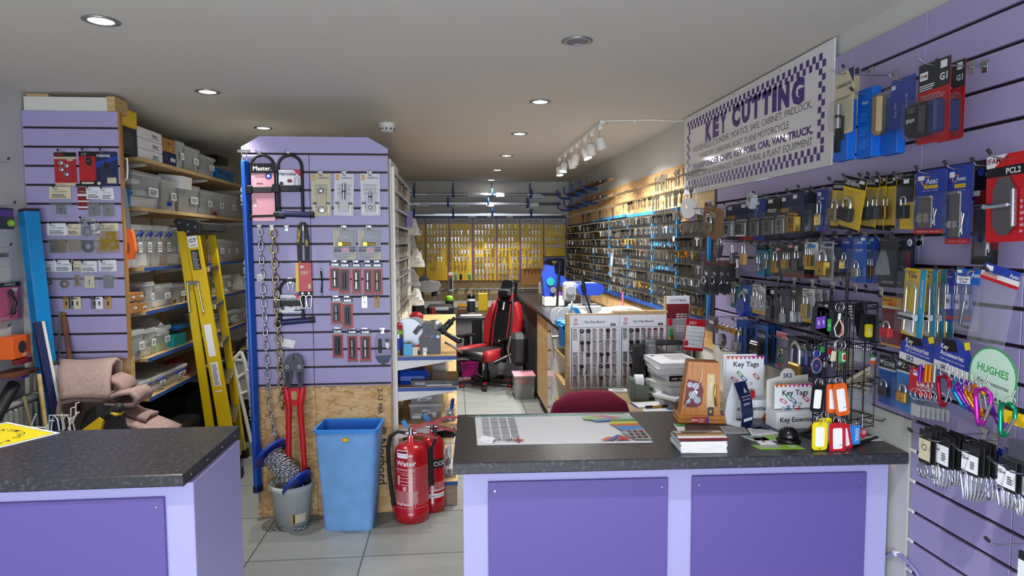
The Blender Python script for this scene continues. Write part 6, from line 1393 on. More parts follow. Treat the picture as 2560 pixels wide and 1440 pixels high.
t = thing('bench_vice', 'blue bench vice with a hanging steel tommy bar', 'vice', (BX+.02, 4.72, BZ))
MB().box(-.05, .08, -.05, .05, 0, .06, 'level_blue', .006).box(-.06, -.03, -.05, .05, -.11, .04, 'grinder_blue', .004).build('jaw_body', t); MB().cyl((-.07, 0, -.05), (-.12, 0, -.05), .012, 'steel', 10).cyl((-.12, 0, .02), (-.10, 0, -.2), .005, 'chrome', 8).build('tommy_bar', t)
t = thing('bowl', 'dark blue plastic drum half behind the car key board', 'drum', (BX+.12, 4.45, BZ)); MB().cyl((0, -.06, .06), (0, .06, .06), .06, 'royal', 24).build('drum', t)
t = thing('key_machine', 'silver streamlined electronic key machine behind the car key board', 'key machine', (1.22, 4.75, BZ))
MB().prism([(-.22, .0), (-.2, .08), (-.1, .135), (.02, .15), (.14, .14), (.2, .09), (.24, 0)], -.12, .12, 'lightgrey', XZ).prism([(-.1, .137), (.02, .152), (.14, .142), (.13, .15), (.02, .162), (-.09, .148)], -.1, .1, 'white_gloss', XZ).build('shell', t)
MB().prism([(-.24, 0), (-.16, .0), (-.12, .1), (-.2, .09)], -.13, .1, 'charcoal', XZ).build('end_cover', t)
t = thing('key_machine', 'low silver key machine with a rounded lid by the tall keyboard', 'key machine', (1.36, 4.3, BZ)); MB().prism([(-.2, .0), (-.19, .05), (-.1, .1), (.05, .105), (.12, .07), (.13, 0)], -.1, .12, 'white_gloss', XZ).build('shell', t)
for i, (px, y, w, h, m, lab) in enumerate(((1358, 8.2, .14, .14, 'box_clear', 'clear lidded tub in the corner of the workbench'), (1376, 7.8, .1, .08, 'kraft', 'small brown tin on the workbench by the corner'), (1365, 7.3, .06, .12, 'black_soft', 'slim black canister on the workbench'), (1395, 7.2, .1, .1, 'purple', 'purple bottle among the clutter on the workbench'), (1440, 5.2, .12, .09, 'cardwhite', 'white power unit between the blue machines'), (1490, 5.0, .06, .1, 'royal', 'blue spray tin before the silver machine'), (1512, 5.15, .08, .12, 'white', 'white and blue tilted can before the silver machine'))):
 p = bp_(px, y); t = thing('bench_item', lab, 'workshop item', (p.x+.02, y, BZ)); mb = MB()
 if m in ('black_soft', 'purple', 'royal'): mb.lathe([(w*.5, 0), (w*.5, h*.8), (w*.2, h*.9), (w*.2, h), (0, h)], m, 14)
 else: mb.box(-w/2, w/2, -w/2, w/2, 0, h, m, .006)
 mb.build('body', t)
# ---- wall boards with keys
t = thing('wall_key_board', 'chipboard covered with rows of hanging keys along the side wall', 'key board', (XR, 6.15, 0), FR)
# local x = -(worldY-6.15)
lx = lambda Y: -(Y-6.15)
MB().box(lx(8.66), lx(3.72), -.012, -.001, 1.80, 2.08, 'osb').box(lx(8.66), lx(3.72), -.012, -.001, BZ+.002, 1.09, 'osb').box(lx(4.28), lx(3.72), -.02, -.012, 1.70, 1.96, 'pine_x').build('chipboard', t)
MB().box(lx(8.66), lx(3.72), -.014, -.001, 1.09, 1.80, 'charcoal').build('dark_backing', t)
for Y in (3.78, 4.34, 4.9, 5.6, 6.3, 7.0): MB().box(lx(Y)-.012, lx(Y)+.012, -.03, -.014, 1.09, 1.80, 'lightblue_clip').build('blue_strip', t)
for Y0, Y1, z in ((4.9, 5.6, 1.79), (5.7, 6.9, 1.80), (3.8, 8.6, 1.085), (4.35, 4.85, 1.55), (4.35, 4.85, 1.38)): MB().box(lx(Y1), lx(Y0), -.032, -.014, z-.012, z+.012, 'lightblue_clip' if z != 1.085 else 'bluestrip').build('blue_strip', t)
zr = [1.76-.084*i for i in range(8)]
for k, z in enumerate([1.99, 1.90]+zr):
 mb = MB(); Y = 3.8
 while Y < 8.5:
  if k > 1 or rnd.random() < (.8 if Y < 6 else .4): mb.box(lx(Y)-.0012, lx(Y)+.0012, -.085, -.014, z, z+.003, 'keysteel'); mb.box(lx(Y)-.002, lx(Y)+.002, -.087, -.083, z, z+.007, 'pale_brass')
  Y += .026
 mb.build('hook_strip', t)
kg = MB(); cnt = 0
ordn = 'first second third fourth fifth sixth seventh eighth'.split()
for k, z in enumerate(zr):
 Y = 3.80;
 while Y < 8.55:
  ti = (int(Y*2.3)+k*3) % 11
  i = (0, 0, 1, 0, 3, 4, 0, 2, 6, 0, 3)[ti]
  far = Y > 5.2
  loc = (XR-.03-rnd.random()*.05, Y, z); rz = FR+rnd.choice((-1.2, -.6, 0, .4, 1.3))+rnd.uniform(-.3, .3); rx = rnd.uniform(-.08, .08)
  if rnd.random() > .06:
   if Y < 4.62 and cnt < 290: cnt += 1; addkey(i, loc, rz, rx, 'small door key hanging on the %s key row just past the slatwall end' % ordn[k], 'near keys on the %s key row of the side wall' % ordn[k])
   else: massadd(kg, i, loc, rz, rx)
   if rnd.random() < .8: massadd(kg, (i+(Y > 6)) % 7, (XR-.02-rnd.random()*.03, Y+.01, z), rz+.5, -rx)
  Y += .0265
kg.build('hanging_keys', label='hundreds of small door keys hanging in rows on the far side wall', cat='keys', kind='stuff')
# long mortice keys on the chipboard
for (Y0, Y1, z, i, lab, grp) in ((3.95, 4.75, 1.90, 5, 'dark long mortice key on the upper hooks near the sign', 'dark long keys near the sign'), (4.8, 5.5, 1.90, 3, 'black headed long key on the upper hooks mid wall', 'black headed upper keys'), (5.6, 7.6, 1.885, 5, 'long key on the sparse upper hooks of the far side wall', 'long keys on sparse hooks'), (4.0, 4.7, 2.03, 5, 'very long key on the topmost hooks right below the white wall', 'topmost long keys')):
 Y = Y0
 while Y < Y1:
  if rnd.random() < .8: o = addkey(i, (XR-.05-rnd.random()*.03, Y, z), FR+rnd.uniform(-.7, .7), rnd.uniform(-.06, .06), lab, grp, 'mortice_key'); o.scale = (1.15, 1.15, 1.25)
  Y += .05 if Y0 < 5 else .11
# large demonstration key and colourful pieces
p = onX(1722, 520, XR-.1); t = thing('display_key', 'huge white display key standing out below the sign corner', 'display key', p, FR, None, None)
t.rotation_euler = (0, math.radians(0), math.radians(-60))
MB().ring(circ(.062, 26), circ(.012, 26, -.02, .01), -.004, .004, 'white_gloss', up()).prism([(.055, .02), (.15, .012), (.16, .03), (.17, .012), (.18, .03), (.19, .01), (.2, .025), (.21, 0), (.2, -.018), (.055, -.022)], -.004, .004, 'white_gloss', up() @ RZ(-.25)).build('key_shape', t)
for px, m, lab in ((1735, 'purple', 'bundle of dark purple key blanks below the display key'), (1760, 'magenta', 'bright magenta key blank beside the purple ones'), (1772, 'lemon', 'bright yellow key blank beside the magenta one')):
 p = onX(px, 528, XR-.07); t = thing('key_blank', lab, 'key', p, FR)
 for j in range(3 if m == 'purple' else 1): mb = MB(); key(mb, -.012*j, 0, .07, m, -.004*j, .1*j, None, None, 2); mb.build('blank', t)
for px, py, m, lab, r_ in ((1685, 590, 'paper', 'round white tag among the side wall keys', .018), (1532, 650, 'bag', 'clear tube pack hung among the side wall keys', .0), (1412, 585, 'green', 'small green tagged key on the far side wall', .012), (1715, 628, 'orange', 'orange tag among the nearest side wall keys', .012), (1600, 625, 'red', 'red topped tag mid way on the side wall keys', .012), (1515, 700, 'royal', 'blue plastic tag low on the far side wall', .014), (1556, 760, 'pink', 'tall pink card strip standing above the workbench', -1)):
 p = onX(px, py, XR-.09); t = thing('key_tag', lab, 'tag', p, FR); mb = MB()
 if r_ > 0: mb.prism(circ(r_, 16, 0, -r_), 0, .003, m, up())
 elif r_ < 0: mb.box(-.02, .02, 0, .004, -.06, .1, m).lines(-.012, .012, -.05, .08, 9, 'palepink', up(0, -.001, 0))
 else: mb.box(-.03, .03, -.02, 0, -.16, .06, 'bag', .01, RY(.3)).box(-.02, .02, -.01, -.005, -.05, .03, 'paper', 0, RY(.3))
 mb.build('tag', t)
# ================================================================ inner desk behind the sales counter
KZ = .745
t = thing('side_desk', 'light wood desk behind the sales counter holding boards and papers', 'desk', (1.17, 3.2, 0))
MB().prism([(-.32, -.5), (.34, -.5), (.34, .55), (-.55, .55), (-.50, .3), (-.34, .1)], KZ-.025, KZ, 'deskwood').build('desk_top', t)
for x_, y_ in ((-.28, -.45), (-.45, .5), (.3, .5), (.3, -.45)): MB().box(x_-.02, x_+.02, y_-.02, y_+.02, 0, KZ-.025, 'grey').build('leg', t)
# car key boards
YK = 3.62
ax, bx_, cx_ = onY(1424, 800, YK).x, onY(1548, 800, YK).x, onY(1666, 800, YK).x; kt, kb = onY(1480, 788, YK).z, KZ
KP2 = bx_-ax
for bi, (x0, x1, lab) in enumerate(((ax, bx_, 'car key board marked A-R with a wooden frame, beyond the red chair'), (bx_+.002, cx_, 'second car key board, partly behind the grey carry case'))):
 t = thing('car_key_board', lab, 'key board', ((x0+x1)/2, YK, kb)); w = x1-x0; h = kt-kb
 MB().box(-w/2, w/2, -.002, .018, 0, h, 'cover_purple' if False else 'paper').box(-w/2, w/2, .0, .02, h, h+.008, 'pine_x').build('board', t)
 if bi == 0: MB().box(-w/2-.018, -w/2, -.006, .05, 0, h+.008, 'pine').build('frame', t)
 else: MB().box(-w*.62, w/2, -.02, .03, h+.008, h+.022, 'pine_x').build('frame', t)
 mb = MB(); A = up(0, -.0022, 0)
 mb.text('Car Key Board', .019, 'ink', 0, h-.037, X=A, bold=.02); mb.prism(rrect(.03, .014, .006, 3, w/2-.035, h-.055), 0, .0005, 'ink', A); mb.text('A-R' if bi == 0 else 'S-V', .01, 'white', w/2-.035, h-.055, X=A @ T(0, 0, .0008), bold=.02)
 mb.ring(circ(.009, 14, -w/2+.035, h-.025), circ(.005, 14, -w/2+.035, h-.025), 0, .0005, 'red', A); mb.lines(-w/2+.02, -w/2+.05, h-.055, h-.038, 3, 'darkred', A)
 mb.rect(-w/2+.01, w/2-.006, h-.069, h-.067, 'darkred', A); mb.rect(-w/2+.01, -w/2+.014, 0.01, h-.07, 'dot', A)
 cols = [-w/2+.03+(w-.045)*j/6.4 for j in range(7)]; rws = [h-.078-(h-.08)/5*i for i in range(5)]
 for i, z in enumerate(rws):
  mb.rect(-w/2+.012, w/2-.006, z-(h-.08)/5+.004, z-(h-.08)/5+.0055, 'letter_grey', A)
  for j, x in enumerate(cols):
   if (j+i) % 3 == 2: mb.rect(x+.011, x+.0135, z-(h-.08)/5+.006, z+.003, 'dot', A @ T(0, 0, .0003))
   if (i, j) in ((1, 0),): continue
   mb.rect(x-.010, x+.010, z-.06, z+.002, 'darkred', A @ T(0, 0, .0002))
   for q in range(4): mb.rect(x-.008, x-.001, z-.058+q*.012, z-.05+q*.012, 'cardwhite', A @ T(0, 0, .0004)); mb.rect(x+.001, x+.008, z-.058+q*.012, z-.05+q*.012, 'cardwhite', A @ T(0, 0, .0004))
 mb.build('printed_face', t)
 for i, z in enumerate(rws):
  for j, x in enumerate(cols):
   if (i, j) == (1, 0) or (bi == 1 and rnd.random() < .1): continue
   for q in range(1+(rnd.random() < .5)):
    o = addkey((0, 1, 4, 0, 6, 3)[(i*3+j+q) % 6], ((x0+x1)/2+x, YK-.012-.004*q, kb+z), 0, rnd.uniform(-.25, .25), 'car key on the %s row of the %s car key board' % (ordn[i], ('framed A-R', 'half covered second')[bi]), 'car keys, %s row of board %s' % (ordn[i], 'A-R' if bi == 0 else 'S-V'), 'car_key')
# tall keyboard card CUTTING
p = onY(1695, 740, 3.7); t = thing('cutting_board', 'tall grey board headed CUTTING with maroon panels and hooks', 'key board', (p.x, 3.7, KZ)); h = p.z-KZ; w = .14
MB().box(-w/2, w/2, 0, .012, 0, h, 'paper').box(-w/2-.008, -w/2, -.004, .02, 0, h, 'pine').build('board', t)
mb = MB(); A = up(0, -.0008, 0); mb.text('CUTTING', .022, 'ink', 0, h-.025, X=A, bold=.01); mb.rect(-w/2+.003, w/2-.003, .02, h-.045, 'darkred', A); mb.rect(-w/2+.008, w/2-.008, .03, h-.13, 'lightgrey', A @ T(0, 0, .0003))
for i in range(6):
 for j in range(3): mb.rect(-.01+j*.024, .01+j*.024, h-.11+.0-(i*.013) - (.03 if i > 2 else 0), h-.102-(i*.013)-(.03 if i > 2 else 0), 'cardwhite', A @ T(0, 0, .0006))
mb.build('printed_face', t)
for x_, z_, m_ in ((-.05, h-.12, 'red'), (-.045, h-.18, 'green'), (.05, h-.1, 'chrome'), (-.04, h-.22, 'brass'), (.0, h-.26, 'keysteel'), (.045, h-.25, 'keysteel')):
 mb = MB(); mb.tube([(0, 0, 0), (0, -.03, 0)], .0015, 'metal', 5); (mb.box(-.012, .012, -.02, -.008, -.05, -.01, m_, .004) if m_ in ('red', 'green', 'brass') else key(mb, 0, -.002, .06, 'keysteel', -.02)); mb.build('hung_sample', t, loc=(x_, -.001, z_))
# red chair
p = onY(1478, 1030, 2.95); t = thing('office_chair', 'dark red upholstered chair back showing above the sales counter', 'chair', (p.x, 2.98, 0))
zc2 = onY(1478, 978, 2.95).z
cushion([(-.13, -.16), (.13, -.16), (.2, -.1), (.205, 0), (.17, .1), (.1, .15), (0, .16), (-.1, .15), (-.17, .1), (-.205, 0), (-.2, -.1)], .035, 'fabric_red', 'backrest', t, X=Matrix.Translation((0, 0, zc2-.16)))
cushion([(-.2, -.2), (.2, -.2), (.22, .2), (-.22, .2)], .04, 'fabric_red', 'seat', t, X=Matrix.Translation((0, .27, .45)) @ RX(PI/2))
MB().tube([(0, .03, zc2-.3), (0, .05, .5), (0, .15, .4)], .02, 'black_soft', 8).cyl((0, .25, .08), (0, .25, .42), .025, 'black', 10).build('stem', t)
for i in range(5): MB(T(0, .25, 0) @ RZ(i*2*PI/5)).box(0, .27, -.02, .02, .06, .09, 'black_soft', .006).cyl((.25, -.02, .03), (.25, .02, .03), .03, 'black', 12).build('base_arm', t)
# grey carry case
p = onY(1668, 850, 3.5); t = thing('carry_case', 'grey plastic machine case with a black bar handle behind the papers', 'machine case', (p.x+.01, 3.5, KZ)); h = p.z-KZ
MB().box(-.12, -.075, -.03, .05, 0, h-.015, 'grey', .012).box(.075, .12, -.03, .05, 0, h-.015, 'grey', .012).box(-.12, .12, -.03, .05, .0, h-.07, 'midgrey', .01).build('shell', t)
MB().box(-.085, .085, -.01, .02, h-.03, h, 'charcoal', .01).box(-.13, -.07, -.01, .02, h-.04, h+.003, 'grey', .01).box(.07, .13, -.01, .02, h-.04, h+.003, 'grey', .01).build('handle', t); MB().box(-.08, -.02, -.036, -.03, h-.14, h-.105, 'yellow').text('C', .03, 'ink', -.05, h-.123, X=up(0, -.0365, 0), bold=.03).build('yellow_badge', t)
MB().box(-.2, -.145, -.04, .03, .05, h-.02, 'black_soft', .01).tube([(-.17, -.04, .2), (-.16, -.08, .1), (-.15, -.08, .0)], .006, 'black', 6).build('black_arm', t)
# tape dispenser
p = onZ(1603, 1003, KZ); t = thing('tape_dispenser', 'speckled green stone tape dispenser on the wood desk', 'tape dispenser', (p.x, p.y+.05, KZ), -.12)
MB().prism([(-.044, 0), (.044, 0), (.046, .075), (-.046, .095)], -.05, .05, 'granite_disp', XZ).box(-.048, -.028, -.055, .05, .0, .115, 'granite_disp', .006).box(.03, .048, -.045, .05, 0, .095, 'granite_disp', .006).build('body', t)
MB().cyl((-.022, .0, .085), (.022, .0, .085), .045, 'paper', 26).build('tape_roll', t)
# papers
def stackp(name, lab, cat, px, py, z, w, d, n, th, cols, rz=0, jit=.02, y=None):
 p = onZ(px, py, z); t = thing(name, lab, cat, (p.x, p.y+d/2, z), rz)
 for i in range(n): o = MB(T(rnd.uniform(-jit, jit), rnd.uniform(-jit, jit), i*th) @ RZ(rnd.uniform(-.06, .06))).box(-w/2, w/2, -d/2, d/2, 0, th*.96, cols[i % len(cols)], .001).build('sheet_bundle', t)
 return t
p = onZ(1690, 990, KZ)
zz = KZ
for i, (th, m, rz, w, lab, dx) in enumerate(((.028, 'offwhite', .1, .21, 'lowest paper bundle of the pile behind the lock sample', .0), (.03, 'cardwhite', -.12, .2, 'second lowest bundle of the paper pile', .005), (.035, 'paper', .25, .19, 'loose white sheets in the middle of the paper pile', 0), (.028, 'offwhite', -.1, .2, 'thin catalogue in the paper pile below the black spine', .01), (.034, 'paper', .1, .2, 'catalogue with a black lettered spine in the pile', .02), (.03, 'cardwhite', -.05, .21, 'white catalogue just above the black spine', -.005), (.03, 'paper', .03, .22, 'top catalogue of the pile with a striped cover', 0))):
 t = thing('catalogue', lab, 'catalogue', (1.13+dx, 3.33, zz), rz); mb = MB(); mb.box(-w/2, w/2, -.14, .14, 0, th-.003, m, .002)
 for q in range(3): mb.box(-w/2-.0006, w/2+.0006, -.1406, .1406, (q+1)*th/4.2, (q+1)*th/4.2+.0008, 'lightgrey')
 mb.build('pages', t); mb = MB().box(-w/2-.002, w/2+.002, -.143, .143, th-.003, th-.001, 'white' if i < 6 else 'paper')
 if i == 4: mb.box(-w/2, w/2-.03, -.1435, -.141, .002, th-.004, 'black').text('CARS - VANS UPDATED', .013, 'white', -.02, th*.45, X=up(0, -.1437, 0), bold=.02)
 if i == 6: mb.lines(-.02, .1, -.05, .1, 9, 'ink_blue', T(0, 0, th-.0008), rag=0, th=.3); mb.rect(-.09, -.07, .07, .1, 'ink_blue', T(0, 0, th-.0008))
 mb.build('cover', t); zz += th
def flat(name, lab, cat, pts, z, m, D=(), th=.0012):
 """thin sheet whose corners are measured on a table top"""
 P = [onZ(x, y, z) for x, y in pts]; c = sum(P, Vector())/len(P); t = thing(name, lab, cat, (c.x, c.y, z))
 mb = MB().prism([(q.x-c.x, q.y-c.y) for q in P], 0, th, m)
 if len(P) == 4:
  def uv(u, v): a = P[0].lerp(P[1], u); b = P[3].lerp(P[2], u); q = a.lerp(b, v); return (q.x-c.x, q.y-c.y)
  for i, d in enumerate(D):
   zq = th+.0002*(i+1)
   if d[0] == 'r': mb.poly([uv(d[1], d[2])+(zq,), uv(d[1], d[4])+(zq,), uv(d[3], d[4])+(zq,), uv(d[3], d[2])+(zq,)], d[5])
   if d[0] == 'p': mb.poly([uv(*q)+(zq,) for q in d[1]], d[2])
   if d[0] == 't':
    o, ex = Vector(uv(d[2], d[3])), Vector(uv(min(1, d[2]+.05), d[3])); a = math.atan2((ex-o).y, (ex-o).x)+(d[6] if len(d) > 6 else 0); mb.text(d[1], d[4], d[5], 0, 0, X=T(o.x, o.y, zq) @ RZ(a), bold=.02)
   if d[0] == 'l':
    for k in range(d[5]):
     v0 = d[2]+(d[4]-d[2])*k/d[5]; v1 = v0+(d[4]-d[2])/d[5]*.4; mb.poly([uv(d[1], v0)+(zq,), uv(d[1], v1)+(zq,), uv(d[3], v1)+(zq,), uv(d[3], v0)+(zq,)], d[6])
 mb.build('sheet', t); return t
flat('notepad', 'open spiral notepad lying beside the tape dispenser', 'notepad', [(1632, 990), (1700, 965), (1760, 975), (1690, 1005)], KZ+.05, 'paper', [('l', .1, .2, .9, .9, 7, 'letter_grey')], .012)
t = thing('desk_tin', 'low grey plastic box under the spiral notepad', 'box', onZ(1700, 1012, KZ)+Vector((0, .07, 0))); MB().box(-.06, .07, -.05, .06, 0, .045, 'midgrey', .004).build('body', t)
flat('notepad', 'small white order pad with a blue edge on the wood desk', 'notepad', [(1573, 1010), (1665, 1004), (1690, 1018), (1590, 1022)], KZ, 'paper', [('r', 0, 0, .07, 1, 'ink_blue')], .006)
flat('leaflet', 'long white slip at the edge of the wood desk', 'leaflet', [(1605, 1022), (1680, 1020), (1700, 1028), (1612, 1032)], KZ+.002, 'paper', [('r', .75, .2, .92, .6, 'skyblue')])
t = thing('pen', 'black marker pen lying across the order pad', 'pen', onZ(1640, 1016, KZ+.012)); MB().cyl((-.055, -.005, 0), (.06, .005, 0), .0045, 'amber', 8).cyl((-.055, -.005, 0), (-.02, -.002, 0), .006, 'black', 8).cyl((.03, .003, 0), (.06, .005, 0), .006, 'black', 8).build('body', t)
t = thing('bulldog_clip', 'steel bulldog clip standing by the tape dispenser', 'clip', onZ(1632, 1000, KZ)); MB().tube([(-.01, 0, .0), (-.01, 0, .03), (0, 0, .045), (.01, 0, .03), (.01, 0, 0)], .002, 'chrome', 6).box(-.015, .015, -.006, .006, 0, .014, 'darksteel').build('clip', t)
flat('leaflet', 'white note with an oval mark beyond the red chair', 'leaflet', [(1520, 975), (1568, 976), (1568, 983), (1523, 982)], KZ+.001, 'paper', [('r', .2, .3, .8, .7, 'letter_grey')], .01)
# ================================================================ the big sign
ys0, ys1, zs0, zs1 = 4.21, 2.525, 1.865, 2.362
sg = thing('wall_sign', 'large white KEY CUTTING sign with purple checked border', 'sign', (XR-.024, ys0, zs0), FR); SW, SHh = ys0-ys1, zs1-zs0
MB().box(0, SW, .0, .006, 0, SHh, 'sign_white', .002).build('panel', sg)
mb = MB(); A = up(0, -.0006, 0); ck = .0255; n = int((SW-.09)/ck)
for i in range(n):
 for r_ in (0, 1):
  if (i+r_) % 2 == 0:
   for yb in (SHh-.035-ck*1.15*(r_+1)+0, .03+ck*1.15*r_): mb.rect(.045+i*ck, .045+(i+1)*ck, yb, yb+ck*1.15, 'sign_purple', A)
m_ = int((SHh-.2)/ck)
for i in range(m_+1):
 for r_ in (0, 1):
  if (i+r_) % 2 == 0:
   for xb in (.045+ck*r_, .045+n*ck-ck*(r_+1)): mb.rect(xb, xb+ck, .095+i*ck, .095+(i+1)*ck, 'sign_purple', A)
word = 'KEY CUTTING'; wd = [.09, .085, .085, .045, .1, .095, .09, .09, .042, .1, .105]; x = .345; tot = sum(wd); sc_ = 1.13/tot
for i, (c, w_) in enumerate(zip(word, wd)):
 if c != ' ':
  xm = x+w_*sc_/2; u = (xm-.345)/1.13; ang = (.5-u)*.06; A2 = A @ T(xm, .348+.02*math.sin(PI*u), 0)
  mb.text(c, .14, 'sign_purple', 0, 0, X=A2, bold=.07, width=w_*sc_*.86)
 x += w_*sc_
for s_, z, w_, x_, b in (('HOUSEHOLD, CYLINDER, MORTICE, SAFE, CABINET, PADLOCK,', .278, 1.38, .84, 0), ('WINDOW, CARAVAN, BOAT, PLANE MOTORCYCLE', .225, 1.08, .80, 0), ('TRANSPONDER CHIPS, KEY FOBS, CAR, VAN, TRUCK,', .172, 1.40, .84, .04), ('PETROL CAPS & ROOFRACKS, AGRICULTURAL & PLANT EQUIPMENT', .122, 1.42, .83, 0)):
 mb.text(s_, .046, 'sign_purple' if b else 'midgrey', x_, z-.004, X=A, bold=b, width=w_)
mb.build('lettering', sg)
for x_ in (.2, .75, 1.25): MB().prism(circ(.004, 8, x_, SHh-.015), .0004, .002, 'steel', up()).build('screw', sg)
# ================================================================ sales counter goods
CZ = .8605
t = flat('desk_pad', 'large white desk pad with calendar tables, colourful stationery print and curled corner', 'desk pad', [(1187, 1040), (1572, 1034), (1632, 1106), (1193, 1113)], CZ, 'paper',
     [('r', 0, 0, .97, .07, 'teal'), ('t', 'www.office-stationery.co.uk  everything for your office', .2, .035, .014, 'white')]+[('l', .04+.055*k, .12, .085+.055*k, .82, 17, 'letter_grey') for k in range(4)]
     +[('r', .04+.055*k, .12+.175*j, .085+.055*k, .125+.175*j, 'ink') for k in range(4) for j in range(5)]
     +[('t', 'OfficeSS', .155, .90, .035, 'ink', PI), ('p', [(.235, .84), (.25, .9), (.28, .92), (.25, .94), (.24, .99), (.225, .94), (.2, .92), (.225, .9)], 'red'),
       ('p', [(.74, .08), (.97, .08), (1, .25), (.9, .3), (.75, .18)], 'palegreen'), ('p', [(.72, .1), (.82, .12), (.93, .22), (.85, .3), (.76, .25)], 'pink'), ('p', [(.68, .15), (.76, .17), (.84, .26), (.76, .3), (.68, .26)], 'lime'), ('p', [(.72, .28), (.85, .25), (.86, .32), (.75, .35)], 'skyblue'),
       ('p', [(.85, .27), (1, .28), (1, .36), (.84, .36)], 'green'), ('p', [(.83, .37), (1, .37), (1, .45), (.82, .45)], 'lemon'), ('p', [(.82, .46), (1, .46), (1, .52), (.84, .52)], 'orange'), ('p', [(.84, .53), (1, .53), (1, .66), (.87, .7)], 'skyblue'), ('p', [(.85, .72), (1, .62), (1, .98), (.9, .97)], 'lightgrey'),
       ('p', [(.74, .97), (.82, .82), (.84, .84), (.78, .98)], 'royal'), ('p', [(.79, .98), (.84, .84), (.89, .97)], 'red'), ('p', [(.70, .98), (.76, .88), (.78, .9), (.74, .98)], 'orange')]
     +[('r', .89+.035*i, .7+.09*j, .915+.035*i, .76+.09*j, 'charcoal' if (i+j) % 2 else 'darkred') for i in range(3) for j in range(3)], .0015)
q = onZ(1196, 1110, CZ+.002); MB().add([(0, 0, 0), (.0, .045, .001), (.02, .06, .012), (.06, .02, .014), (.045, -.001, .0)], [(0, 4, 3, 2, 1)], 'paper').build('curled_corner', t, loc=(q.x-t.location.x, q.y-t.location.y, .002))
# magazines
p = onZ(1763, 1134, CZ)
for i in range(9):
 last = i == 8
 t = thing('magazine', 'topmost magazine of the stack, red masthead' if last else 'folded magazine in the stack under the red mastheaded one', 'magazine', (p.x+rnd.uniform(-.003, .003), p.y+.062, CZ+i*.0044), rnd.uniform(-.03, .03)-.05, None if last else 'magazines in the counter stack')
 mb = MB(); mb.box(-.078, .078, -.06, .06, 0, .0038, 'paper', .0015).box(-.079, .079, -.055, .061, .0034, .0041, 'cardwhite')
 if last:
  n = 8
  for k in range(n): a0, a1 = -.06+.12*k/n, -.06+.12*(k+1)/n; z0, z1 = .0062+.012*math.sin(PI*k/n*.9+.2), .0062+.012*math.sin(PI*(k+1)/n*.9+.2); mb.add([(-.083, a0, z0), (.083, a0, z0), (.083, a1, z1), (-.083, a1, z1)], [(0, 1, 2, 3)], ('maroon', 'cardwhite', 'tan', 'bronze', 'cream', 'lightgrey', 'palegreen', 'red')[k], True)
  mb.text('The Post', .022, 'white', -.02, 0, X=T(0, .052, .0165) @ RX(-.3), bold=.03)
  mb.lines(-.06, .05, -.005, .02, 3, 'ink', T(0, 0, .0192))
 mb.build('pages', t)
# lock sample stand
p = onZ(1752, 1058, CZ); t = thing('lock_display', 'wooden display block with a cutaway lever lock and brass strike plate', 'lock display', (p.x+.005, p.y+.045, CZ), -.16)
MB().box(-.088, .098, -.055, .05, 0, .014, 'oak', .003).box(-.086, .096, -.052, .048, .014, .029, 'oak', .003).build('base', t)
MB().box(-.035, .02, -.0565, -.055, .003, .026, 'red').text('ERA', .014, 'white', -.022, .015, X=up(0, -.057, 0), bold=.03).lines(-.008, .016, .006, .023, 3, 'cream', up(0, -.057, 0)).box(.022, .03, -.057, -.055, .003, .028, 'royal').build('sticker', t)
MB().prism([(-.075, .029), (.078, .029), (.072, .235), (-.045, .24)], -.035, .035, 'oak', XZ).build('block', t)
o = MB().prism([(-.062, .065), (-.048, .17), (.0, .16), (.012, .13), (.006, .075), (-.012, .062), (-.035, .06)], .035, .038, 'maroon', XZ)
for x_, z_, r_, m_ in ((-.04, .15, .011, 'steel'), (-.018, .145, .013, 'steel'), (-.03, .11, .016, 'steel'), (-.012, .09, .014, 'steel'), (-.045, .085, .009, 'steel'), (-.018, .12, .008, 'chrome'), (-.01, .085, .005, 'chrome'), (-.03, .11, .006, 'darksteel')): o.prism(circ(r_, 14, x_, z_), .038, .041+r_*.1, m_, XZ)
o.build('cutaway_lock', t)
MB().prism([(-.064, .063), (-.049, .172), (.001, .162), (.014, .13), (.008, .073), (-.012, .058)], .043, .0436, 'clear', XZ).tube([(-.066, -.05, .06), (-.03, -.05, .12), (.0, -.045, .17), (.006, -.04, .21)], .0012, 'chrome', 5).build('clear_cover', t)
mb = MB().prism(rrect(.028, .135, .004, 2, .04, .125), .035, .037, 'cream', XZ).box(.034, .046, -.0385, -.037, .07, .155, 'bronze').box(.03, .052, -.0385, -.037, .03, .062, 'dot')
for z_ in (.183, .16, .045): mb.prism(circ(.006, 12, .04, z_), .037, .040, 'brass', XZ)
mb.tube([(.056, -.045, .15), (.052, -.052, .12), (.056, -.052, .08), (.06, -.045, .07)], .004, 'gold', 8).build('strike_plate', t)
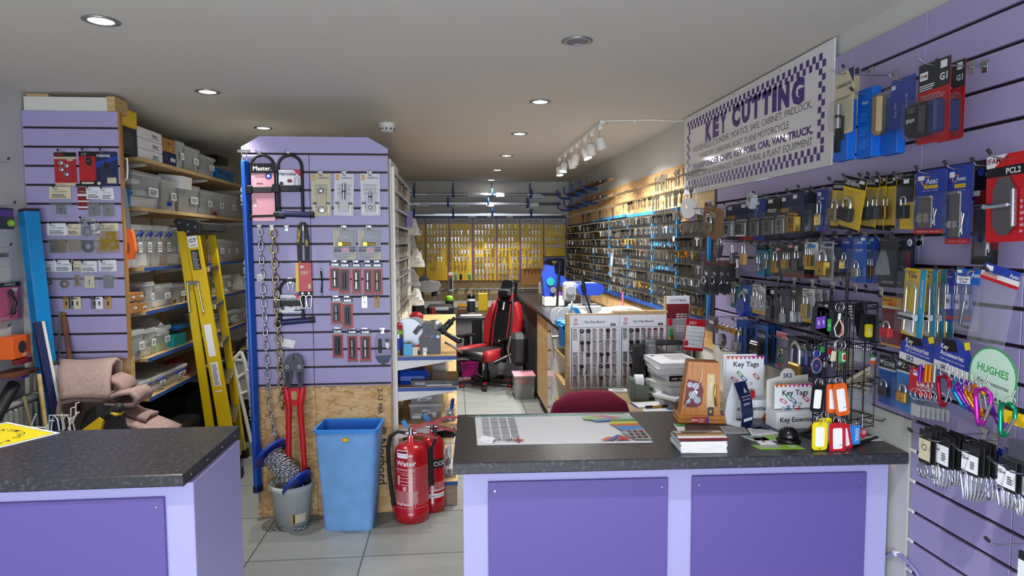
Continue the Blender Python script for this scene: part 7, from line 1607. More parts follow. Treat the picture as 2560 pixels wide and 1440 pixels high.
# counter display cartons
def carton_display(lab, x, y, w, h, hd, arch, rz=0):
 t = thing('tag_display', lab, 'card display', (x, y, CZ), rz)
 MB().box(-w/2, w/2, -.03, .05, 0, h*.3, 'paper', .001).build('tray', t)
 mb = MB()
 if arch: mb.prism([(-w/2, 0), (w/2, 0), (w/2, h*.88)]+[(.0+w*.18*math.cos(math.radians(a)), h*.86+w*.18*math.sin(math.radians(a))) for a in range(0, 181, 20)]+[(-w/2, h*.8)], -.05, -.048, 'offwhite', XZ).text('SKS', .024, 'ink_blue', 0, h*.87, X=up(0, .0475, 0), bold=.02)
 else: mb.prism([(-w/2, 0), (w/2, 0), (w/2, h*.8), (w*.3, h*.82), (w*.3, h), (-w/2, h)], -.05, -.048, 'paper', XZ)
 mb.build('back_card', t)
 mb = MB(); z0 = h*.42 if not arch else h*.33; zt = h*.97 if not arch else h*.76; y_ = .04 if not arch else -.0
 mb.box(-w*.46, w*.46, y_, y_+.002, z0, zt, 'paper')
 A = up(0, y_-.0004, 0)
 for i in range(9): mb.prism([(-w*.46+w*.92*i/9, zt), (-w*.46+w*.92*(i+1)/9, zt), (-w*.46+w*.92*(i+.5)/9, zt-.014)], 0, .0002, ('orange', 'pink', 'magenta')[i//3], A)
 mb.text('Key Tags', w*.17, 'ink', .005, zt-.032, X=A, bold=.02)
 for (u, v, m_, a) in ((-.25, .3, 'pink', -.5), (-.02, .32, 'royal', -.7), (-.12, .45, 'green', -.8), (.28, .38, 'red', -.8), (.1, .15, 'lightgrey', .2)):
  q = A @ T(u*w, z0+(zt-z0)*v, 0) @ RZ(a); mb.prism(rrect(.032, .013, .006, 3), 0, .0006, m_, q).prism(rrect(.02, .008, .002, 2), .0006, .001, 'white', q)
 mb.build('header_card', t)
 mb = MB(); mb.box(-w/2, w/2, -.0315, -.0305, 0, h*.3, 'paper'); A = up(0, -.032, 0)
 mb.text('Key Essentials', w*.15, 'ink', .0, h*.17, X=A, bold=.02).prism([(w*.5, 0), (w*.25, 0), (w*.35, h*.1), (w*.5, h*.16)], 0, .0003, 'orange', A).prism([(w*.5, 0), (w*.38, 0), (w*.5, h*.09)], .0003, .0005, 'purple', A).build('front_print', t)
 for i, m_ in enumerate(('lightgrey', 'cyan', 'lightgrey', 'red')): MB().box(-w*.3+i*.022, -w*.3+i*.022+.014, -.01+.01*i, .0, h*.2, h*.3+.012+.006*i, m_, .003).build('tag', t)
 return t
p = onY(1872, 1060, 2.52); carton_display('tall white Key Tags carton display behind the purple tent card', p.x, 2.53, .17, .245, 0, 0, -.05)
p = onY(1985, 1075, 2.36); carton_display('arched Key Tags counter display behind the black bell', p.x+.002, 2.37, .17, .215, 0, 1, .04)
# tent card
p = onZ(1856, 1066, CZ); t = thing('tent_card', 'navy folded tent card with white lettering beside the lock display', 'tent card', (p.x, p.y+.035, CZ), -1.0)
Lf = [(-.036, 0), (-.034, .045), (-.026, .1), (-.006, .162)]; Rt = [(.034, 0), (.038, .045), (.03, .1), (.0, .165)]
def curve_strip(P, m, y0, y1, dx):
 mb = MB()
 for k in range(3):
  (a, b), (c, d) = P[k], P[k+1]
  for e, fl in ((0, 0), (dx, 1)):
   f_ = (0, 1, 2, 3); mb.add([(a+e, y0, b), (c+e, y0, d), (c+e, y1, d), (a+e, y1, b)], [f_[::-1] if fl else f_], m[fl], True)
 return mb
curve_strip(Lf, ('paper', 'paper'), -.038, .038, -.001).box(-.036, .034, -.038, .038, 0, .001, 'paper').build('white_side', t)
mb = curve_strip(Rt, ('paper', 'navy'), -.038, .038, .001)
for s_, z, h_ in (('Keep in touch with us', .115, .0065), ('and see our offers', .103, .0065), ('SUPPORT', .085, .010)):
 mb.text(s_, h_, 'white', 0, 0, X=Matrix.Translation((.031+(.1-z)*.12+.0025, 0, z)) @ RZ(PI/2) @ RX(-.12) @ XZ, bold=.02)
mb.add([(.0405, -.028, .02), (.0405, .028, .02), (.0412, .028, .032), (.0412, -.028, .032)], [(0, 1, 2, 3)], 'paper').prism([(-.012, 0), (.012, 0), (0, .02)], 0, .0004, 'lightgrey', Matrix.Translation((.0285, 0, .128)) @ RZ(PI/2) @ RX(-.45) @ XZ)
mb.build('navy_side', t)
# bell
p = onZ(1982, 1108, CZ); t = thing('counter_bell', 'glossy black counter bell with a chrome button by the key tag stand', 'bell', (p.x, p.y+.03, CZ))
MB().lathe([(.041, 0), (.042, .006), (.036, .012), (.0, .012)], 'black', 28).build('base', t)
MB().lathe([(.034, .014), (.035, .018), (.033, .028), (.027, .04), (.016, .048), (.0, .05)], 'black', 30, caps=False).build('dome', t); MT['black'].node_tree.nodes['Principled BSDF'].inputs['Roughness'].default_value = .22
MB().cyl((0, 0, .048), (0, 0, .056), .0025, 'chrome', 8).ball((0, 0, .058), .0045, 'chrome', 10).build('button', t)
for (lab, pts, m_, D) in (('lime edged leaflet with an oval badge in front of the bell', [(1878, 1114), (1990, 1112), (2013, 1123), (1900, 1124)], 'lime', [('r', .1, .1, .6, .6, 'lightgrey'), ('r', .75, .25, .92, .7, 'palegreen')]), ('small white card with a red figure over the lime leaflets', [(1880, 1095), (1912, 1093), (1942, 1112), (1902, 1113)], 'paper', [('p', [(.4, .3), (.6, .4), (.5, .7), (.35, .6)], 'darkred')]),
       ('green and white leaflet under the small white card', [(1852, 1090), (1950, 1088), (1975, 1102), (1880, 1102)], 'palegreen', [('l', .05, .2, .4, .8, 3, 'ink'), ('r', .5, .1, .95, .9, 'lime')]), ('greyish printed leaflet behind the bell', [(1868, 1072), (1900, 1068), (1955, 1085), (1880, 1090)], 'paper', [('l', .1, .2, .9, .8, 5, 'letter_grey')]),
       ('pale leaflet sticking out from beneath the magazines', [(1798, 1066), (1860, 1068), (1872, 1084), (1812, 1086)], 'lightgrey', [('l', .1, .2, .9, .8, 4, 'grey')]), ('torn green and white leaflet left of the magazines', [(1684, 1060), (1712, 1060), (1712, 1082), (1696, 1080)], 'paper', [('r', .1, 0, 1, .35, 'green')]),
       ('white envelopes lying on the worktop beneath the wire stand', [(2148, 1092), (2195, 1090), (2206, 1102), (2150, 1103)], 'paper', []), ('dark blue cloth edged paper behind the tent card', [(1868, 1062), (1925, 1066), (1926, 1076), (1880, 1072)], 'ink_blue', [])):
 flat('leaflet', lab, 'leaflet', pts, CZ+.0002, m_, D)
for nm, lab, pts, D in (('warning_sign', 'bright yellow square paper sign with a locksmith ring emblem on the side counter', [(-65, 1068), (20, 1052), (152, 1081), (-60, 1155)], 0),):
 P = [onZ(x, y, CZ) for x, y in ((-75, 1095), (19, 1056), (150, 1083), (-20, 1130))]; c = sum(P, Vector())/4; t = thing(nm, lab, 'sign', (c.x, c.y, CZ))
 ex = (P[2]-P[1]).normalized(); ey = Vector((-ex.y, ex.x, 0)); ang = math.atan2(ex.y, ex.x)
 cn = Vector((P[1].x-c.x, P[1].y-c.y, 0)); S_ = (P[2]-P[1]).length
 B_ = Matrix.Translation((cn.x, cn.y, 0)) @ RZ(ang)
 mb = MB(B_); mb.box(0, S_, -S_, 0, 0, .0016, 'paper').rect(.012, S_-.012, -S_+.012, -.012, 'ink', z=.0018).rect(.015, S_-.015, -S_+.015, -.015, 'lemon', z=.002)
 R_ = S_*.34; cx = S_/2
 for w_, a0, a1 in (('LOCKSMITHS', 160, 35), ('ASSOCIATION', 15, -120), ('MASTER', 215, 170)):
  for i, ch in enumerate(w_): a = math.radians(a0+(a1-a0)*i/(len(w_)-1)); mb.text(ch, S_*.1, 'ink', 0, 0, X=T(cx+R_*math.cos(a), -cx+R_*math.sin(a), .0022) @ RZ(a-PI/2), bold=.02)
 for q, a in ((0, .4), (1, -.5)):
  K_ = T(cx-.03+.06*q, -cx, .0023) @ RZ(a); mb.ring(circ(.022, 18, -.03, 0), circ(.014, 18, -.03, 0), 0, .0002, 'ink', K_).rect(-.01, .06, -.003, .003, 'ink', K_).rect(.04, .046, -.015, 0, 'ink', K_).rect(.05, .056, -.015, 0, 'ink', K_)
 mb.build('sheet', t)
# ---- wire key ring stand
YS = 2.24
def q_(px, py, y=YS): return onY(px, py, y)
b0 = onZ(2120, 1100, CZ); cx, cy = q_(2112, 900).x, YS
t = thing('wire_stand', 'black wire countertop stand hung with key tags and key rings', 'display stand', (cx, cy, CZ))
zt = q_(2113, 688).z-CZ; z1 = q_(2113, 757).z-CZ; z2 = q_(2113, 855).z-CZ; z3 = q_(2113, 950).z-CZ; z4 = q_(2113, 1038).z-CZ
MB().cyl((0, 0, 0), (0, 0, zt), .006, 'black_soft', 10).build('post', t)
MB().box(-.048, .048, -.004, .004, zt-.002, zt+.010, 'black_soft', .002).box(-.048, -.038, -.004, .004, zt, zt+.05, 'black_soft', .002).box(.038, .048, -.004, .004, zt, zt+.05, 'black_soft', .002).build('sign_holder', t)
mb = MB()
for s_ in (-1, 1): mb.box(-.12, .12, s_*.09-.004, s_*.09+.004, 0, .008, 'black_soft', X=RZ(.5)); mb.box(s_*.12-.004, s_*.12+.004, -.09, .09, 0, .008, 'black_soft', X=RZ(.5))
mb.box(-.12, .12, -.004, .004, 0, .008, 'black_soft', X=RZ(.5)); mb.build('base_frame', t)
G_ = RZ(.35)
mb = MB(G_)
for s_ in (-1, 1):
 for x_ in (-.09, -.03, .03, .09): mb.tube([(x_, s_*.055, .03), (x_, s_*.055, z1)], .0025, 'black_soft', 5)
 for z in (z1, z1-.02, z2, z3, z4, .04): mb.tube([(-.09, s_*.055, z), (.09, s_*.055, z)], .0022, 'black_soft', 5)
for x_ in (-.09, .09):
 for z in (z1, z2, z3, z4): mb.tube([(x_, -.055, z), (x_, .055, z)], .0022, 'black_soft', 5)
mb.build('wire_frame', t)
for z in (z1-.01, z2-.005, z3-.003, z4-.003):
 for x_ in (-.06, 0, .06): MB(G_).tube([(x_, -.055, z), (x_, -.11, z), (x_, -.12, z+.012)], .002, 'black_soft', 5).build('prong', t)
 MB(G_).tube([(.09, 0, z), (.15, 0, z), (.155, 0, z+.012)], .002, 'black_soft', 5).build('prong', t)
def ktag(lab, px, py0, py1, wpx, col, tilt=0, y=2.10, rz=0, txt=None, win='paper', name='key_tag', cat='key tag', group=None):
 p, q2 = onY(px, py0, y), onY(px, py1, y); h = p.z-q2.z; w = wpx*y/1650
 t = thing(name, lab, cat, p, rz, group); t.rotation_euler = (0, tilt, rz)
 mb = MB(); mb.ring(rrect(w, h, w*.22, 4, 0, -h/2), rrect(w*.62, h*.7, w*.12, 4, 0, -h*.52), -.0025, .0025, col, up()).prism(rrect(w*.64, h*.72, w*.12, 4, 0, -h*.52), -.001, .001, win, up())
 for z in (-h*.06, -h*.95): mb.prism(circ(w*.045, 10, 0, z), .0025, .0028, 'dot', up())
 if txt: mb.text(txt, w*.14, 'ink', w*.2, -h*.75, X=up(0, -.0012, 0) @ T(0, 0, 0))
 mb.build('tag', t); ring_part(t, 0, .008, .013, 'chrome', .0011); ring_part(t, .006, .012, .010, 'chrome', .001, .8)
 return t
ktag('large black key tag with a blank white window on the wire stand', 2047, 962, 1030, 34, 'black', .08)
ktag('front large orange key tag with a blank window', 2098, 958, 1040, 38, 'orange', -.15, 2.09, txt='SKS'); ktag('orange key tag behind the front orange one', 2082, 960, 1032, 34, 'orange', -.02, 2.105)
ktag('large yellow key tag hanging lowest on the wire stand', 2050, 1055, 1125, 42, 'lemon', 0, 2.08); ktag('second yellow key tag behind the lowest yellow one', 2062, 1045, 1110, 36, 'lemon', -.1, 2.10)
ktag('large red key tag beside the lowest yellow one', 2093, 1057, 1132, 44, 'red', -.04, 2.07, txt='SKS'); ktag('red key tag mostly hidden behind the front red one', 2106, 1060, 1125, 34, 'red', -.2, 2.09)
for px, py0, py1, w_, col, s_, lab in ((2046, 792, 822, 14, 'purple', 'OFF', 'purple rubber key tag lettered OFF nearest the stand edge'), (2058, 790, 820, 12, 'purple', 'OFF', 'second purple rubber key tag lettered OFF'), (2073, 797, 828, 10, 'green', 'LFE', 'slim green rubber key tag on the wire stand'), (2172, 810, 843, 20, 'lemon', 'WTF', 'yellow rubber key tag lettered WTF on a black card')):
 p, q2 = onY(px, py0, 2.15), onY(px, py1, 2.15); h = p.z-q2.z; w = w_*2.15/1650; t = thing('key_tag', lab, 'key tag', p)
 MB().prism(rrect(w, h, w*.25, 3, 0, -h/2), -.003, .003, col, up()).text(s_, w*.5, 'white', 0, 0, X=up(0, -.0034, -h/2) @ RZ(-PI/2), bold=.03).build('tag', t); ring_part(t, 0, .009, .010, 'darksteel', .001)
 MB().prism([(-w*.9, .035), (w*1.6, .03), (w*1.8, -.07), (-w*1.2, -.05)], -.010, -.009, 'black_soft', up()).tube([(w, -.008+.02, .03), (w*.6, .012, -.05)], .003, 'white', 5).build('backing_card', t)
p = onY(2100, 765, 2.13); t = thing('key_ring', 'looped white cord key ring with chrome rings at the stand top', 'key ring', p); ring_part(t, 0, -.004, .016, 'chrome', .0014); ring_part(t, .004, -.008, .013, 'chrome', .0012, .5)
MB().cyl((0, 0, -.025), (-.002, 0, -.045), .005, 'white', 10).tube([(-.002, 0, -.045), (-.018, 0, -.075), (-.012, 0, -.1), (.0, 0, -.105), (.014, 0, -.095), (.014, 0, -.07), (0, 0, -.045)], .0022, 'white', 6).tube([(.0, 0, -.045), (.012, .003, -.07), (.008, .003, -.095), (.0, .003, -.1)], .0022, 'orange', 6).build('cord_loop', t)
p = onY(2100, 862, 2.13); t = thing('key_ring', 'Welsh dragon flag fobs on large chrome rings', 'key ring', p); ring_part(t, 0, -.002, .020, 'chrome', .002); ring_part(t, -.004, -.002, .016, 'chrome', .0016, .4)
MB().box(-.004, .022, -.004, .0, -.062, -.022, 'green', .002).box(.006, .018, -.005, -.004, -.055, -.028, 'white').prism([(.008, -.05), (.018, -.052), (.017, -.03), (.010, -.034)], .005, .0056, 'red', up()).box(-.024, -.006, .0, .004, -.06, -.024, 'cream', .002, RY(.15)).build('fob', t)
p = onY(2042, 880, 2.13); t = thing('key_ring', 'oval chrome fob lettered R at the side of the wire stand', 'key ring', p); ring_part(t, 0, -.006, .012, 'chrome', .0012)
MB().ring(circ(.019, 22, 0, -.047, .027), circ(.015, 22, 0, -.047, .022), -.002, .002, 'chrome', up()).prism(circ(.015, 22, 0, -.047, .022), -.001, .001, 'navy', up()).text('R', .014, 'pink', 0, -.047, X=up(0, -.0014, 0)).build('fob', t)
for i in range(10):
 p = onY(2132+5.2*i, 852+.6*i, 2.2+.006*i); t = thing('key_ring', 'slim chrome bottle fob in the bunch above the clear holders', 'key ring', p, 0, 'chrome bottle fobs on the wire stand'); ring_part(t, 0, 0, .008, 'chrome', .001, .9); MB().tube([(0, 0, -.008), (0, 0, -.03)], .0018, 'chrome', 5).box(-.0024, .0024, -.004, .004, -.072, -.032, 'lightgrey', .001).build('fob', t)
p = onY(2183, 886, 2.19); t = thing('key_ring', 'Irish tricolour fob at the end of the chrome bunch', 'key ring', p)
MB().box(-.009, .009, -.002, .002, -.011, 0, 'green').box(-.009, .009, -.002, .002, -.022, -.011, 'white').box(-.009, .009, -.002, .002, -.035, -.022, 'orange').build('fob', t); ring_part(t, 0, .007, .007)
for i in range(6):
 p = onY(2128+9*i, 965+2*i, 2.19+.006*i); t = thing('photo_fob', 'clear photo key fob in the lower bunch of the stand', 'key ring', p, 0, 'clear photo fobs on the wire stand'); ring_part(t, 0, .004, .009, 'chrome', .001, .7); MB().box(-.011, .011, -.002, .002, -.08, -.008, 'bag', .001).box(-.009, .009, -.0004, .0004, -.075, -.015, 'bag').build('fob', t)
for i in range(4):
 p = onY(2128+5*i, 1066-i, 2.10-.004*i); t = thing('key_tag', 'small bright blue key tag lettered COOL beside the red tags', 'key tag', p, 0, 'small blue COOL tags'); ring_part(t, 0, .005, .008, 'chrome', .001, .6); MB().box(-.012, .012, -.001, .001, -.065, 0, 'skyblue', .001).text('COOL', .016, 'white', 0, 0, X=up(0, -.0013, -.033) @ RZ(-PI/2), bold=.02).build('tag', t)
p = onY(2155, 1070, 2.16); t = thing('key_ring', 'pink and red heart fob on a chain low on the wire stand', 'key ring', p); MB().tube([(0, 0, .05), (0, 0, .0)], .0025, 'chrome', 6).prism(circ(.017, 18, 0, -.018), -.003, .003, 'red', up()).prism(circ(.009, 14, .005, -.014), .003, .004, 'palepink', up()).build('fob', t)
for px, py, a, lab in ((2118, 870, 0, 'parchment coloured story card on the stand back'), (2140, 935, -.5, 'parchment coloured story card tilted out at the stand side')):
 p = onY(px, py, 2.34 if a == 0 else 2.25); t = thing('story_card', lab, 'card', p); t.rotation_euler = (0, a, 0); MB().box(-.045, .06, 0, .001, -.085, 0, 'cream').lines(-.035, .05, -.075, -.01, 9, 'bronze', up(0, -.0004, 0)).box(-.047, .062, .001, .002, -.088, .003, 'black_soft').build('card', t)
p = onY(2063, 865, 2.2); t = thing('charm_bunch', 'bunch of red and silver charm key rings behind the oval fob', 'key ring', p)
for i in range(8): MB(T(rnd.uniform(-.03, .03), rnd.uniform(-.01, .02), rnd.uniform(-.07, 0))).box(-.008, .008, -.003, .003, -.022, 0, ('red', 'chrome', 'chrome', 'royal', 'green', 'metal', 'red', 'chrome')[i], .002).tube(arc(0, .006, .007, 0, 350, 8), .0009, 'chrome', 4).build('charm', t)
for px, lab in ((2090, 'black and white lettered lanyard at the stand top'), (2150, 'SPEAK lettered lanyard on a black card')):
 p = onY(px-25, 762, 2.25); t = thing('lanyard', lab, 'lanyard', p); MB(RY(-.2)).box(-.006, .006, -.001, .001, -.1, 0, 'white').text('SPEAK', .02, 'black', 0, 0, X=up(0, -.0013, -.05) @ RZ(PI/2), bold=.03).box(.008, .05, .002, .003, -.12, .0, 'black_soft').build('strap', t)
# calendar, padlocks and trap on hooks at the desk end
p = onY(1742, 798, 3.3); t = thing('calendar', 'red headed JULY calendar hanging by the slatwall end', 'calendar', p); t.rotation_euler = (0, .12, .15); w = .115; h = .165
mb = MB().box(-w/2, w/2, 0, .003, -h, 0, 'red', .001).rect(-w*.46, w*.46, -h*.9, -h*.22, 'paper', up(0, -.0004, 0)).text('JULY', .02, 'white', -.018, -h*.12, X=up(0, -.0005, 0), bold=.03)
for i in range(31): mb.text(str(i+1), .011, 'ink', -w*.36+((i+1) % 7)*w*.12, -h*.29-((i+1)//7)*h*.125, X=up(0, -.0006, 0))
mb.box(-w*.46, -w*.3, -.004, -.0002, -h*.86, -h*.7, 'red', .002).build('sheet', t)
# worktop fairy light and low cable
p = onY(2222, 1163, 2.1); t = thing('fairy_light', 'tiny pink white glowing light below the worktop corner', 'light', (p.x, 2.11, p.z)); MB().tube([(-.01, .01, .02), (0, .005, .01), (0, 0, 0)], .001, 'purple', 5).build('wire', t); MB().ball((0, 0, -.004), .004, 'led', 8).build('bulb', t)
a_, b_2, c_2 = onY(2212, 1392, 2.12), onX(2240, 1383, XR-.03), onX(2290, 1430, XR-.03)
MB().tube([a_, b_2, (b_2+c_2)/2+Vector((0, 0, .01)), c_2, c_2+Vector((0, -.2, -.15))], .005, 'cover_purple', 8).box(b_2.x-.008, b_2.x+.01, b_2.y-.008, b_2.y+.008, b_2.z-.008, b_2.z+.008, 'white', .002).build('wall_cable', label='lilac cable clipped low on the white wall by the counter', cat='cable')
# ================================================================ goods on the long side slatwall
def wpos(px, py, off): return onX(px, py, XR-off)
def wp(lab, x0, x1, y0, y1, off, card='navy', D=(), bl=(.12, .3, .88, .92, .02), content=(), tilt=0, hk_=True, name='blister_pack', cat='padlock pack', grp=None, lean=0, tip='black_soft'):
 xm = (x0+x1)/2; a, b = wpos(x0, (y0+y1)/2, off), wpos(x1, (y0+y1)/2, off); p, q = wpos(xm, y0, off), wpos(xm, y1, off)
 w, h = abs(a.y-b.y), p.z-q.z; yc = (a.y+b.y)/2
 if hk_: hook((XR-.018, yc, p.z-h*.045+.006), FR, off+.03, 'prong hook carrying goods on the long side slatwall', 'prong hooks with goods on the long slatwall', tip)
 c = [f(w, h) if getattr(f, 'wh', 0) else f for f in content]
 t = pack(lab, cat, (XR-off, yc, p.z), FR, w, h, card, D, bl, content=c, tilt=tilt, name=name, group=grp, lean=lean)
 if .09 <= off <= .13 and y0 > 430 and cat == 'padlock pack':
  for k in range(1, 1+int((off-.02)/.04)): dup(t, (XR-off+.036*k, yc+.010*k, p.z-.002*k), label=('pack behind the ' if k == 1 else 'rear pack behind the ')+(lab if len(lab.split()) < 13 else ' '.join(lab.split(',')[0].split()[:12])), group='rear packs behind the '+lab if k > 1 else None)
 return t
def WH(f): f.wh = 1; return f
def pk(u=0, v=.65, sw=.5, sh=.25, body='brass', d=.018, shape='box', shh=None, text=None, stripes=None, sh_m='chrome', kh=True):
 return WH(lambda w, h: (lambda t: padlock(t, u*w, -v*h, sw*w, sh*h, body, sh_m, d, -.003, shh*h if shh else None, None, 'padlock', text, shape, stripes, kh)))
def kb(u=.2, v=.55): return WH(lambda w, h: ckeys([(u*w, -v*h), (u*w+.004, -v*h-.004)], .045))
def asec(s_='Asec', x=.5, y=.13, c='white', o='amber'): return [('sw', x-.18, y, .2, o), ('t', s_, x, y, .2, c, .02)]
YEL = [('r', 0, 0, 1, .2, 'black'), ('t', 'GENERAL', .4, .12, .16, 'cardwhite', .02), ('r', .7, .04, .92, .1, 'white'), ('r', 0, .95, 1, 1, 'black')]
# top group
wp('white card pack with a chrome cylinder, beside the sign edge', 2086, 2134, 178, 335, .2, 'cream', [('p', [(.7, 0), (1, 0), (1, .25)], 'ink_blue'), ('t', 'GARRISON', .5, .22, .15, 'ink', .02), ('t', 'SECURITY PRODUCTS', .5, .42, .08, 'ink')], (.1, .45, .9, .95, .03), [WH(lambda w, h: euro(0, -.72*h, 'metal', .08, -.01))], tip=None)
wp('second cream card pack half behind the one at the sign edge', 2128, 2148, 172, 290, .08, 'cream', [('r', 0, 0, 1, .15, 'ink_blue')], None)
t = thing('product_box', 'folded bright blue box with a key safe picture below the sign edge', 'box', (XR-.2, wpos(2120, 300, .2).y, wpos(2120, 248, .2).z), FR)
mb = MB()
for i, (x_, z_) in enumerate(((-.04, 0), (.045, .025), (.125, -.02))): mb.box(x_-.042, x_+.040, .03*i, .03*i+.03, -.2, z_, 'asec', .002)
mb.text('Asec', .022, 'white', -.055, -.04, X=up(0, -.0006, 0), bold=.02).box(-.07, -.04, -.006, 0, -.17, -.08, 'black', .004).box(-.045, -.018, -.004, 0, -.13, -.05, 'black_soft', .004)
for i in range(3): mb.lines(.015, .07, -.08-.045*i, -.05-.045*i, 4, 'skyblue', up(0, .0294, 0))
mb.text('Asec', .018, 'white', .045, -.02, X=up(0, .0294, 0)); mb.build('box', t); hook((XR-.018, t.location.y-.04, t.location.z+.015), FR, .2, 'prong hook through the bright blue boxes', None)
wp('blue pack with an angled grey key safe, left of the red key safe packs', 2228, 2288, 195, 322, .16, 'royal', [('r', 0, 0, .12, 1, 'blue'), ('tv', 'www.asec.co.uk', .65, .6, .12, 'white'), ('tv', 'Key Safe', .2, .6, .12, 'white'), ('r', .02, .1, .2, .18, 'paper')], (0, .02, 1, 1, .03), [lambda t: MB().box(-.1, -.055, -.04, -.003, -.16, -.03, 'bronze', .012).build('key_safe', t)], tip=None)
G1 = [('r', 0, 0, 1, .34, 'charcoal'), ('r', .04, .1, .3, .2, 'paper'), ('t', 'IFAM', .17, .15, .1, 'darkred', .02), ('t', 'G1', .8, .22, .22, 'paper', .03), ('r', .7, .03, .9, .12, 'paper'), ('l', .05, .25, .55, .33, 3, 'paper'), ('l', .1, .38, .9, .46, 3, 'palepink')]
safe = WH(lambda w, h: (lambda t: MB().box(-w*.48, w*.15, -.05, -.002, -h*.92, -h*.5, 'iron', .012).box(w*.15, w*.42, -.035, -.002, -h*.9, -h*.5, 'navy', .006).text('IFAM', .016, 'cardwhite', -w*.2, -h*.72, X=up(0, -.0505, 0), bold=.02).lines(-w*.3, -w*.02, -h*.62, -h*.56, 3, 'grey', up(0, -.0505, 0)).build('key_safe', t)))
wp('red and black key safe pack with a black key safe, in front of its twin', 2296, 2375, 153, 355, .17, 'red', G1, (0, .44, .95, .96, .055), [safe], tip=None); wp('second red and black key safe pack behind the front one', 2346, 2412, 158, 350, .08, 'red', G1, (0, .44, .95, .96, .055), [safe])
# upper padlock row
wp('big red card with a grey hasp and chrome staple', 2464, 2562, 385, 605, .14, 'red', [('p', [(0, 0), (.55, 0), (.0, .22)], 'cardwhite'), ('t', 'IFAM', .2, .06, .17, 'darkred', .02), ('r', 0, .14, 1, .25, 'black'), ('t', 'PCL2', .7, .195, .17, 'white', .02), ('l', .88, .5, .98, .9, 6, 'palepink')], None,
   [WH(lambda w, h: (lambda t: MB().prism([(-.016, -.26*h), (.016, -.26*h), (.034, -.4*h), (.034, -.82*h), (.014, -.92*h), (-.014, -.92*h), (-.034, -.82*h), (-.034, -.4*h)], .002, .006, 'steel', up()).box(.028, .04, -.016, -.002, -.84*h, -.4*h, 'metal', .003).box(-.055, .03, -.022, -.008, -.61*h, -.56*h, 'chrome', .004).build('hasp', t)))], cat='hasp pack', tilt=-.03)
hasp = lambda z1=.4: WH(lambda w, h: (lambda t: MB().box(-w*.36, w*.12, -.006, -.001, -h*.92, -h*z1, 'steel', .002).box(-w*.36, w*.12, -.012, -.006, -h*(z1+.04), -h*z1, 'metal', .002).prism(circ(w*.12, 14, -w*.22, -h*.75), .006, .012, 'chrome', up()).prism(circ(w*.12, 14, -w*.02, -h*.75), .006, .012, 'chrome', up()).tube([(w*.2, -.008, -h*.6), (w*.28, -.01, -h*.88)], .003, 'chrome', 5).tube([(w*.3, -.008, -h*.62), (w*.2, -.01, -h*.85)], .003, 'chrome', 5).build('hasp', t)))
HD = lambda s_: asec('Asec', .55, .17)+[('rr', .3, .24, .75, .29, 'yellow', .02), ('t', 'HASP & STAPLE', .52, .265, .05, 'ink'), ('r', .08, .08, .3, .15, 'paper'), ('t', 'Tough - Secure - Versatile', .5, .32, .05, 'cardwhite'), ('r', 0, .93, 1, 1, 'red'), ('t', s_, .5, .965, .055, 'white')]
wp('blue hasp and staple pack with a medium duty red foot', 2289, 2364, 425, 584, .12, 'royal', HD('MEDIUM DUTY - 117mm x 41mm'), (.08, .36, .95, .92, .02), [hasp()], cat='hasp pack')
wp('narrower blue hasp pack between medium duty and big red packs', 2368, 2430, 412, 610, .11, 'royal', HD('HEAVY DUTY - 155mm x 45mm'), (.05, .3, .95, .92, .02), [hasp(.33)], cat='hasp pack')
wp('black and red hasp pack showing from behind the big red hasp card', 2434, 2500, 402, 662, .06, 'darkred', [('r', 0, 0, 1, .28, 'black'), ('c', .25, .1, .13, 'royal'), ('t', 'U Start', .65, .13, .15, 'cream'), ('r', 0, .85, 1, 1, 'black'), ('r', 0, .28, .25, .33, 'paper')], (.1, .42, .8, .95, .03), [hasp(.42)], cat='hasp pack')
wp('black padlock pack with a yellow foot, right of the yellow fan', 2252, 2286, 440, 572, .11, 'yellow', [('r', 0, 0, 1, .5, 'black'), ('r', .2, .05, .6, .14, 'paper')], (.05, .2, .95, .95, .03), [pk(0, .68, .6, .25, 'black', .022)])
for x0, x1, y0, y1, off, b_, lab, tl in ((2083, 2122, 452, 572, .13, 'bronze', 'yellow and black pack with a brown padlock, first of the yellow fan', .1), (2112, 2168, 444, 577, .16, 'black', 'leaning yellow pack with a black ribbed padlock, front of the fan', .22), (2160, 2200, 442, 572, .10, 'black', 'yellow pack right behind the leaning one', .12), (2186, 2216, 440, 570, .09, 'charcoal', 'third narrow yellow pack of the fan', .05), (2212, 2240, 440, 570, .08, 'gold', 'last narrow yellow pack of the fan, gold padlock', 0)):
 wp(lab, x0, x1, y0, y1, off, 'yellow', YEL, (.08, .25, .92, .95, .03), [pk(-.05, .7, .55, .26, b_, .024, stripes='iron' if off == .16 else None)], tilt=tl)
def closed(m_, sw=.75, sh=.36, v=.72): return pk(0, v, sw, sh, m_, .03, 'closed', sh_m=None)
